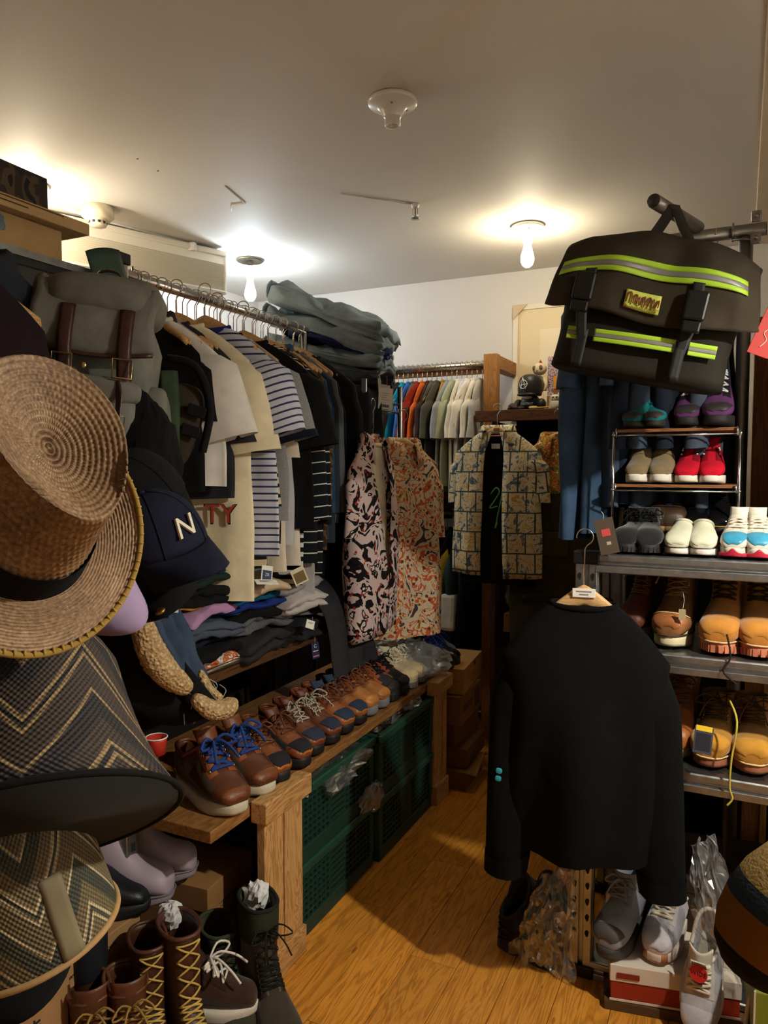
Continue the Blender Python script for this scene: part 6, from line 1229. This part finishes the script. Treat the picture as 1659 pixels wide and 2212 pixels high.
# ---- straw fedora
def straw():
    n = NM('straw', .55, spec=.4); f = n.noise(240, 3, .7); g = n.noise(20, 3)
    c = n.ramp(n.math('ADD', n.math('MULTIPLY', f, .6), n.math('MULTIPLY', g, .4)), [(.32, C(78, 55, 33)), (.5, C(128, 97, 66)), (.7, C(172, 144, 110))]); n.color(c); n.bump(n.noise(600, 2), .3, .001); return n.m
STR = straw()
q = aD(8, 1090, .72)
t = thing('straw_fedora', 'woven straw fedora with pinched crown and black band in the foreground', 'hat', q, facing((.68, .48, .55), (.4, -.85, .1)))
def fed(s, a):
    """s 0..1 centre of the crown top to the brim edge"""
    ca, sa = math.cos(a), math.sin(a); H = .125
    if s < .30:
        q = s / .30; r = q; z = H - .020 * (1 - q * q) ** 1.5 * (1.1 + .3 * ca * q) + .004 * q; ex, ey = .083 * r, .064 * r * (1 - .18 * ca * r)
        y = ey * sa; x = ex * ca; z += -.010 * max(0, ca) * q
    elif s < .62:
        q = (s - .30) / .32; k = smooth(q); pinch = 1 - .22 * max(0, ca) ** 2 * 0
        x = lerp(.083, .100, q) * ca; y = lerp(.064 * (1 - .18 * ca), .080, q) * sa; y *= 1 - .25 * (1 - q) ** 1.5 * math.exp(-((ca - .6) / .35) ** 2); z = lerp(H + .004 - .010 * max(0, ca), .0, q ** .92) + .004 * math.sin(math.pi * min(1, q * 6)) * (q < .167)
        z = z if q > 0 else H + .004 - .01 * max(0, ca)
    else:
        q = (s - .62) / .38; rr = .052 * q; x = (.100 + rr) * ca; y = (.080 + rr * 1.05) * sa; z = -.004 * q + .022 * q * q * (sa * sa) - .012 * q * q * ca * ca
    return Vector((x, y, z))
NS, NA = 230, 260; rings = []
for i in range(NS + 1):
    s = .004 + .994 * i / NS; rg = []
    for k in range(NA):
        a = 2 * math.pi * k / NA; p_ = fed(s, a); e = .002
        n_ = (fed(min(1, s + e), a) - fed(s - e if s > e else s, a)).cross(fed(s, a + .02) - fed(s, a - .02))
        if n_.length > 1e-12: n_.normalize()
        n_ = -n_ if (n_.z < 0) and s < .3 else n_
        row = (s * 46) % 1; row_i = int(s * 46); bead = .55 + .45 * math.sin(k * 2 * math.pi * 65 / NA + row_i * math.pi)
        h = .0017 * math.sin(math.pi * row) * (bead if .30 < s < .62 else lerp(bead, 1, .45))
        rg.append(p_ + n_ * h * (1 if n_.dot(Vector((p_.x, p_.y, .3))) > 0 else -1))
    rings.append(rg)
MB().loft(rings, True).build('weave', STR, t)
MB().tube([fed(.998, 2 * math.pi * k / 120) for k in range(120)], .0032, 8, True).build('rim_binding', fab(C(150, 120, 60)), t)
b = MB()
for k in range(90):
    a = 2 * math.pi * k / 90; p0_, p1_ = fed(.975, a), fed(1.0, a); b.tube([p0_ + Vector((0, 0, .003)), p1_ + (p1_ - p0_) * .15 + Vector((0, 0, .003)), p1_ + (p1_ - p0_) * .2 + Vector((0, 0, -.003))], .0014, 5)
b.build('rim_stitches', fab(C(160, 128, 62)), t, kind='stuff')
MB().loft([[fed(s, 2 * math.pi * k / 72) * 1.0 + Vector((.004 * math.cos(2 * math.pi * k / 72), .004 * math.sin(2 * math.pi * k / 72), 0)) for k in range(72)] for s in (.525, .56, .60, .619)]).build('hat_band', fab(C(16, 16, 18)), t)
# ---- patterned woven bucket hats
def woven(c1, c2, c3, sc_):
    n = NM('patterned_weave', .7, spec=.35); v = n.xyz(); ang = n.n('ShaderNodeMath', operation='ARCTAN2'); n.l(v[1], ang.inputs[0]); n.l(v[0], ang.inputs[1])
    u = n.math('MULTIPLY', ang.outputs[0], 5 / 6.2832); zz = n.math('MULTIPLY', v[2], sc_)
    tri = n.math('MULTIPLY', n.math('ABSOLUTE', n.math('SUBTRACT', n.math('FRACT', n.math('ADD', u, 20)), .5)), 1.5)
    stp = tri; f = n.math('FRACT', n.math('ADD', n.math('ADD', zz, stp), 30)); 
    c = n.ramp(f, [(0, c1), (.16, c3), (.21, c2), (.27, c3), (.33, c1), (.55, c2), (.80, c3), (.84, c1)], 'CONSTANT')
    w1 = n.math('SINE', n.math('MULTIPLY', ang.outputs[0], 110)); w2 = n.math('SINE', n.math('MULTIPLY', v[2], 900)); w = n.math('MULTIPLY', w1, w2)
    dk = n.ramp(n.math('ADD', n.math('MULTIPLY', w, .5), .5), [(.25, (.5, .48, .46)), (.7, (1.1, 1.08, 1.06))])
    x = n.n('ShaderNodeMix', data_type='RGBA', blend_type='MULTIPLY'); x.inputs[0].default_value = 1; n.l(c, x.inputs[6]); n.l(dk, x.inputs[7]); n.color(x.outputs[2]); n.bump(w, .5, .002); return n.m
q = aD(70, 1785, .76)
t = thing('patterned_hat', 'brown black bucket hat with zigzag woven pattern and black lining under the fedora', 'hat', q, facing((-.27, .78, -.50), (1, 0, 0)))
WV = woven(C(62, 52, 46), C(40, 36, 38), C(146, 122, 86), 8.0)
pr = [(.001, .20), (.05, .198), (.085, .188), (.097, .165), (.105, .12), (.114, .08), (.128, .04), (.148, .0)]
MB().lathe(pr, 64).build('crown_and_brim', WV, t); MB().lathe([(.150, -.002), (.126, .036), (.108, .08), (.098, .14), (.001, .17)], 48).build('lining', plain(C(12, 11, 11), .9), t)
MB().tube([(.149 * math.cos(a), .149 * math.sin(a), -.001) for a in [2 * math.pi * k / 60 for k in range(60)]], .0035, 6, True).build('brim_edge', fab(C(18, 17, 17)), t)
q = aD(70, 2000, .84)
t = thing('patterned_hat', 'green and tan patterned woven hat with vertical tape below the zigzag one', 'hat', q, facing((-.18, .93, .16), (.6, 0, .8)))
WV2 = woven(C(104, 92, 66), C(60, 62, 52), C(176, 160, 128), 9.0)
MB().lathe([(.001, .16), (.05, .158), (.075, .145), (.084, .11), (.088, .05), (.092, .0), (.09, -.01), (.001, -.01)], 56).build('crown', WV2, t)
for a in (-.9, .25): M = Matrix.Rotation(a, 3, 'Z'); MB().grid(lambda u, v: M @ Vector((interp([(.0935,), (.0905,), (.088,), (.0855,)], v)[0] - .0012 * (2 * u - 1) ** 2, (u - .5) * .024, -.006 + .095 * v)), 4, 8).build('tape', fab(C(118, 106, 82)), t, solid=.0008)
MB().tube([(.092 * math.cos(a), .092 * math.sin(a), -.006) for a in [2 * math.pi * k / 50 for k in range(50)]], .004, 6, True).build('edge_binding', fab(C(160, 126, 84)), t)
t = thing('sports_cap', 'black cap with a small white tick near the lower left edge', 'cap', aD(-14, 2022, .95), facing((-.2, .7, .6), (.8, -.3, .5))); MB().loft([[(.07 * cz * math.cos(a), .07 * cz * math.sin(a), .07 * sz) for a in [2 * math.pi * k / 24 for k in range(24)]] for cz, sz in [(max(.001, math.cos(b)), math.sin(b)) for b in [1.57 * i / 10 for i in range(11)]]]).build('crown', K_BLACK(), t); MB().grid(lambda a, b: (.07 * math.cos((a - .5) * 2.2) + .05 * b, .068 * math.sin((a - .5) * 2.2), -.02 * b * b), 12, 6).build('visor', K_BLACK(), t, solid=.004); MB().tube(spline([(.066, -.012, .026), (.069, -.002, .016), (.06, .022, .036)], 10), .002, 5).build('tick_mark', plain(WHITE), t)
# pegs carrying the hats
t = thing('hat_stand', 'black steel hat stand carrying the straw and patterned hats', 'hat stand', (-.83, .50, 0))
MB().cyl((0, 0, 0), (0, 0, 1.62), .011).build('pole', plain(C(18, 18, 18), .4), t); MB().lathe([(.001, .02), (.14, .012), (.15, 0), (.001, 0)], 32).build('base', plain(C(18, 18, 18), .4), t)
for z, d in ((1.5, (.10, .06)), (1.27, (.12, .04)), (1.08, (.1, .03)), (1.42, (.02, .14))): MB().tube([(0, 0, z), (d[0] * .6, d[1] * .6, z + .01), (d[0], d[1], z + .035)], .006, 8).build('peg', plain(C(18, 18, 18), .4), t)
# ---- shearling trimmed black trapper hat on the bench
t = thing('shearling_hat', 'black ear-flap hat with thick beige shearling trim beside the frayed jeans', 'hat', (0, 0, 0)); X_ = -1.34
def sherp():
    n = NM('shearling', 1.0, spec=.05); f = n.vor(95); g = n.noise(60, 4); n.color(n.ramp(n.math('ADD', f, n.math('MULTIPLY', g, .5)), [(.2, C(226, 200, 156)), (.8, C(176, 146, 104))])); n.bump(n.math('ADD', n.vor(120), n.noise(90, 3)), 1.0, .006); return n.m
SHR = sherp(); inner = spline([aX(302, 1322, X_), aX(322, 1395, X_), aX(358, 1452, X_ + .02), aX(408, 1490, X_ + .04)], 20); inner2 = spline([aX(418, 1505, X_ + .04), aX(455, 1532, X_ + .06), aX(492, 1528, X_ + .08), aX(498, 1506, X_ + .08)], 18)
def lumpy(cl, r, s):
    rg = []
    for i, p_ in enumerate(cl):
        tn = (cl[min(len(cl) - 1, i + 1)] - cl[max(0, i - 1)]).normalized(); a_ = Vector((1, 0, .2)); a_ = (a_ - tn * a_.dot(tn)).normalized(); b_ = tn.cross(a_); e_ = math.sin(math.pi * min(1, (i + .35) / len(cl))) ** .35
        rg.append([p_ + (a_ * math.cos(w) + b_ * math.sin(w)) * r * e_ * (1 + .10 * nz(i * .9 + s, w * 2) + .06 * nz(i * 2.1, w * 5, s)) for w in [2 * math.pi * k / 22 for k in range(22)]])
    return MB().loft(rg, True, True)
lumpy(spline(inner, 44), .037, 1).build('shearling_trim', SHR, t); lumpy(spline(inner2, 34), .028, 4).build('shearling_trim', SHR, t)
outer = [aX(288, 1345, X_ - .04), aX(292, 1440, X_ - .04), aX(310, 1530, X_ - .03), aX(400, 1575, X_), aX(480, 1560, X_ + .06)]
full = spline(list(inner[::4]) + list(inner2[::4]), 30); out_ = spline(outer, 30)
for s in (-1, 1): MB().grid(lambda a, b: full[int(a * 29)].lerp(out_[int(a * 29)], b) + Vector((.03 * s * math.sin(math.pi * b) + (.0 if s > 0 else -.05), 0, 0)), 29, 10).build('black_shell', fab(C(16, 16, 17)), t, solid=.004, loc=(-.06, 0, 0))
MB().grid(lambda a, b: aX(lerp(400, 470, a), lerp(1460, 1525, a) + (b - .5) * lerp(60, 18, a), X_ + .02 + .05 * a), 8, 5).build('inner_flap', fab(C(22, 22, 24)), t, solid=.004); lumpy(spline([aX(432, 1448, X_), aX(452, 1490, X_ + .03), aX(480, 1510, X_ + .06)], 20), .014, 8).build('shearling_strip', SHR, t)
# ---- cartons at the lower left
CGL = 'kraft cartons at the lower left'
t = carton('carton', 'kraft boot box with black web address lettering under the grey rain boots', (-1.575, 1.27, .015), R(1), (.28, .37, .285), card(C(168, 128, 84)), lid=.06, group=CGL)
text('lettering', 'http://www.drmartens.com', .018, plain(C(50, 38, 28), .8), t, (.1445, .0, .255), (R(90), 0, R(90)), .0003); text('logo', 'Dr.\nMartens', .03, plain(C(46, 34, 26), .8), t, (.1415, .12, .17), (R(90), 0, R(90)), .0003)
carton('carton', 'flattened kraft sheet under the web address boot box', (-1.575, 1.27, 0), R(0), (.28, .37, .013), card(C(150, 112, 74)), group=CGL)
t = carton('carton', 'brown kraft box with printed lines under the near bench end', (-1.50, 1.76, .09), R(4), (.26, .24, .19), card(C(150, 108, 66)), lid=.07, group=CGL)
for i in range(8): MB().box(.1305 + (.003 if i < 0 else 0), -.06 + .004 * i, .115 - .012 * i, .132, .08, .1165 - .012 * i).build('print_line', plain(C(90, 62, 36), .8), t, smooth=False)
text('print', 'Dr.', .03, plain(C(80, 54, 32), .8), t, (-.06, -.1115, .06), (R(90), 0, 0), .0003)
carton('carton', 'kraft box at floor level under the near bench end', (-1.50, 1.76, 0), R(0), (.27, .24, .088), card(C(138, 98, 60)), group=CGL)
t = carton('carton', 'kraft carton with handwritten black characters at the lower left', (-1.50, .96, .16), R(6), (.26, .42, .18), card(C(160, 122, 80)), lid=.05, group=CGL)
INK = plain(C(30, 26, 24), .8); 
for gx, strokes in enumerate([[[(-.01, .03), (-.014, -.01)], [(-.014, .008), (0, .012), (-.002, -.014), (-.016, -.016)]], [[(0, .03), (-.012, .01), (-.014, -.01), (.004, -.016), (.008, 0), (-.01, .004)]], [[(-.014, .022), (.014, .024)], [(-.012, .024), (-.012, .002), (.012, .003), (.014, .024)], [(0, .024), (0, -.012)], [(-.012, .012), (.012, .013)], [(-.016, -.004), (.016, -.003)], [(-.014, -.014), (-.01, -.02)], [(-.002, -.014), (0, -.02)], [(.008, -.014), (.014, -.02)]], [[(-.014, .018), (-.006, .008)], [(-.01, .026), (-.01, -.018)], [(-.018, .004), (-.002, .005)], [(.004, .02), (.014, .01)], [(.016, .02), (.002, -.018)], [(.002, .0), (.018, -.012)]], [[(-.012, .026), (-.016, .002)], [(-.014, .01), (-.014, -.02)], [(-.004, .02), (-.002, -.006), (.006, -.01)], [(.012, .026), (.004, -.02)], [(.006, 0), (.018, -.018)]], [[(-.002, .028), (-.002, .012)], [(0, .02), (.012, .02)], [(-.012, .01), (-.012, -.004), (.012, -.004), (.012, .01), (-.012, .01)], [(-.016, -.012), (-.018, -.02)], [(-.005, -.012), (-.004, -.02)], [(.005, -.012), (.007, -.02)], [(.014, -.012), (.018, -.02)]]]):
    for s in strokes: MB().tube([(.1315, -.13 + gx * .048 + x * 1.1, .085 + z * 1.1) for x, z in s], .0024, 5).build('ink_stroke', INK, t)
carton('carton', 'lower kraft carton with dark thumb hole at the lower left', (-1.50, .96, 0), R(4), (.28, .42, .158), card(C(150, 112, 72)), lid=.05, group=CGL)
carton('carton', 'dark shaded carton between the two kraft stacks at lower left', (-1.33, 1.0, .0), 0, (.1, .1, .1), card(C(90, 66, 44)), group=CGL) if 0 else None
# ---- grey rain boots
p = make_shoe('rain_boot', 'boot', 'boot', .27, plain(C(158, 144, 154), .55), plain(C(136, 124, 134), .6), .024, shaft=.27, hs=1.0, ws=.95, cuff=None, welt=plain(C(110, 100, 108), .6))
zb = .303
def toe_dir(p, px, py, z, ang, label, cat, group, mirror, L, sc_=1.0):
    tip = aZ(px, py, z); a = R(ang); h = tip - Vector((math.cos(a), math.sin(a), 0)) * L * sc_; return p.put((h.x, h.y, z), a, label, cat, group, mirror, sc_)
toe_dir(p, 372, 1945, zb, 20, 'mauve grey rubber rain boot, nearer one of the pair', 'boot', 'grey rain boots', True, .27, 1.06); toe_dir(p, 422, 1892, zb, 24, 'mauve grey rubber rain boot, farther one of the pair', 'boot', 'grey rain boots', False, .27, 1.06)
# ---- boots on the floor
FGp = 'boots on the floor at the lower left'
def rim_at(p, px, py, zr, ang, label, mirror=False, L=.29, sc_=1.0, z=0.0, cat='boot'):
    """shaft rim centre seen at the pixel, at height zr"""
    c = aZ(px, py, zr); a = R(ang); h = c - Vector((math.cos(a), math.sin(a), 0)) * .22 * L * sc_; return p.put((h.x, h.y, z), a, label, cat, FGp, mirror, sc_)
p = make_shoe('combat_boot', 'boot', 'boot', .30, suede(C(58, 50, 38)), plain(C(30, 28, 26), .7), .032, lace=fab(C(30, 28, 24)), eye=leather(C(40, 34, 28)), tongue=None, shaft=.29, rows=9, lace_u=(.5, .9), lr=.0022, cuff=fab(C(46, 48, 36)), rim=fab(C(34, 36, 28)), bow=.06, hooks=plain(C(30, 28, 26), .4))
rim_at(p, 556, 1940, .32, -35, 'olive black lace-up combat boot with paper stuffed in its shaft')
crumple('paper_wad', 'white crumpled paper stuffed in the combat boot', 'paper', aZ(556, 1960, .272), (.03, .028, .035), plain(C(214, 212, 212), .8), 5, .5, n=20)
p = make_shoe('tall_boot', 'boot', 'boot', .30, leather(C(66, 34, 18), .45), plain(C(40, 30, 24), .6), .03, lace=fab(C(190, 160, 84)), eye=leather(C(58, 30, 18)), shaft=.31, rows=9, lace_u=(.5, .97), lr=.0026, rim=leather(C(80, 46, 28)), tongue=None)
rim_at(p, 385, 1998, .335, -30, 'tall dark brown boot with yellow laces and paper in its shaft'); rim_at(p, 318, 2035, .30, -38, 'tall dark brown boot with yellow laces leaning left of its twin', True, sc_=.93)
crumple('paper_wad', 'white crumpled paper stuffed in the tall brown boot', 'paper', aZ(368, 2000, .29), (.03, .025, .03), plain(C(206, 204, 204), .8), 8, .5, n=20)
p = make_shoe('green_boot', 'boot', 'boot', .29, suede(C(54, 54, 38)), plain(C(32, 30, 26), .7), .03, lace=fab(C(40, 38, 28)), eye=suede(C(46, 46, 34)), shaft=.2, rows=7, lace_u=(.5, .92), cuff=fab(C(58, 60, 46)), rim=fab(C(60, 62, 48)))
rim_at(p, 470, 1988, .24, -35, 'olive green boot with folded down cuff between the brown and combat boots')
p = make_shoe('short_boot', 'boot', 'boot', .29, leather(C(82, 46, 26), .5), plain(C(44, 34, 26), .6), .03, lace=fab(C(150, 120, 66)), eye=leather(C(70, 38, 22)), tongue=leather(C(84, 48, 28)), shaft=.235, rows=8, lace_u=(.5, .92), lr=.0026, rim=leather(C(96, 58, 36)), bow=.05)
rim_at(p, 190, 2128, .265, -35, 'short brown leather boot in front, left one'); rim_at(p, 270, 2112, .265, -35, 'short brown leather boot in front, right one', True)
p = make_shoe('brown_sneaker', 'shoe', up=suede(C(56, 34, 24)), sole=plain(C(206, 196, 180), .7), st=.028, lace=fab(C(214, 208, 196)), eye=suede(C(44, 28, 20)), tongue=fab(C(50, 34, 26)), rim=fab(C(30, 24, 20)), rows=5, lr=.0034, bow=.07)
toe_dir(p, 556, 2185, .08, 25, 'dark brown sneaker with white laces tied in a bow', 'sneaker', FGp, False, .285, 1.0)
p = make_shoe('welly', 'boot', 'boot', .29, leather(C(60, 36, 22), .5), plain(C(30, 26, 24), .6), .03, shaft=.33, hs=1.0, cuff=plain(C(26, 28, 34), .5), rim=plain(C(28, 30, 36), .5))
rim_at(p, 182, 1988, .365, -30, 'tall brown boot with a wide navy rubber cuff')
toe_dir(make_shoe('black_shoe', 'shoe', up=leather(C(20, 22, 28), .4), sole=BLKR, st=.03, rim=fab(C(20, 20, 22))), 322, 1968, .303, 25, 'black blue shoe beside the rain boots on the carton', 'shoe', None, False, .285, 1.0)
carton('carton', 'low carton carrying the brown sneaker', (-1.17, 1.36, 0), R(25), (.24, .10, .078), card(C(90, 64, 40)), group=CGL)
# ---- striped knit at the right edge
def knit():
    n = NM('striped_knit', .95, spec=.1); z = n.xyz()[2]; zz = n.math('ADD', n.math('DIVIDE', z, .24), .5); c = n.ramp(zz, [(0, C(30, 26, 24)), (.16, C(120, 78, 26)), (.40, C(44, 54, 64)), (.53, C(150, 124, 74))], 'CONSTANT')
    n.color(c); n.bump(n.noise(220, 3), .5, .003); return n.m
t = thing('knit_hat', 'ochre and navy striped woolly hat at the lower right edge', 'hat', aD(1700, 1945, 1.02), facing((.40, .88, .1), (1, 0, .2)))
MB().lathe([(.001, .135), (.012, .13), (.03, .105), (.05, .06), (.066, .02), (.072, -.02), (.07, -.06), (.058, -.095), (.04, -.115), (.001, -.118)], 48).build('knit_body', knit(), t); rbox((0, 0, .135), (.012, .012, .02), .8, .004, 3).build('bobble', fab(C(120, 96, 60)), t)
t2 = thing('hat_peg', 'black stand with a peg holding the striped woolly hat', 'stand', aD(1705, 2045, 1.02)); MB().cyl((.07, .03, -t2.location.z), (.07, .03, .0), .008).build('pole', plain(C(18, 18, 18), .4), t2); MB().cyl((0, 0, -.0), (.07, .03, -.0), .008).build('arm', plain(C(18, 18, 18), .4), t2); MB().cyl((0, 0, 0), (0, 0, .06), .008).build('tip', plain(C(18, 18, 18), .4), t2)
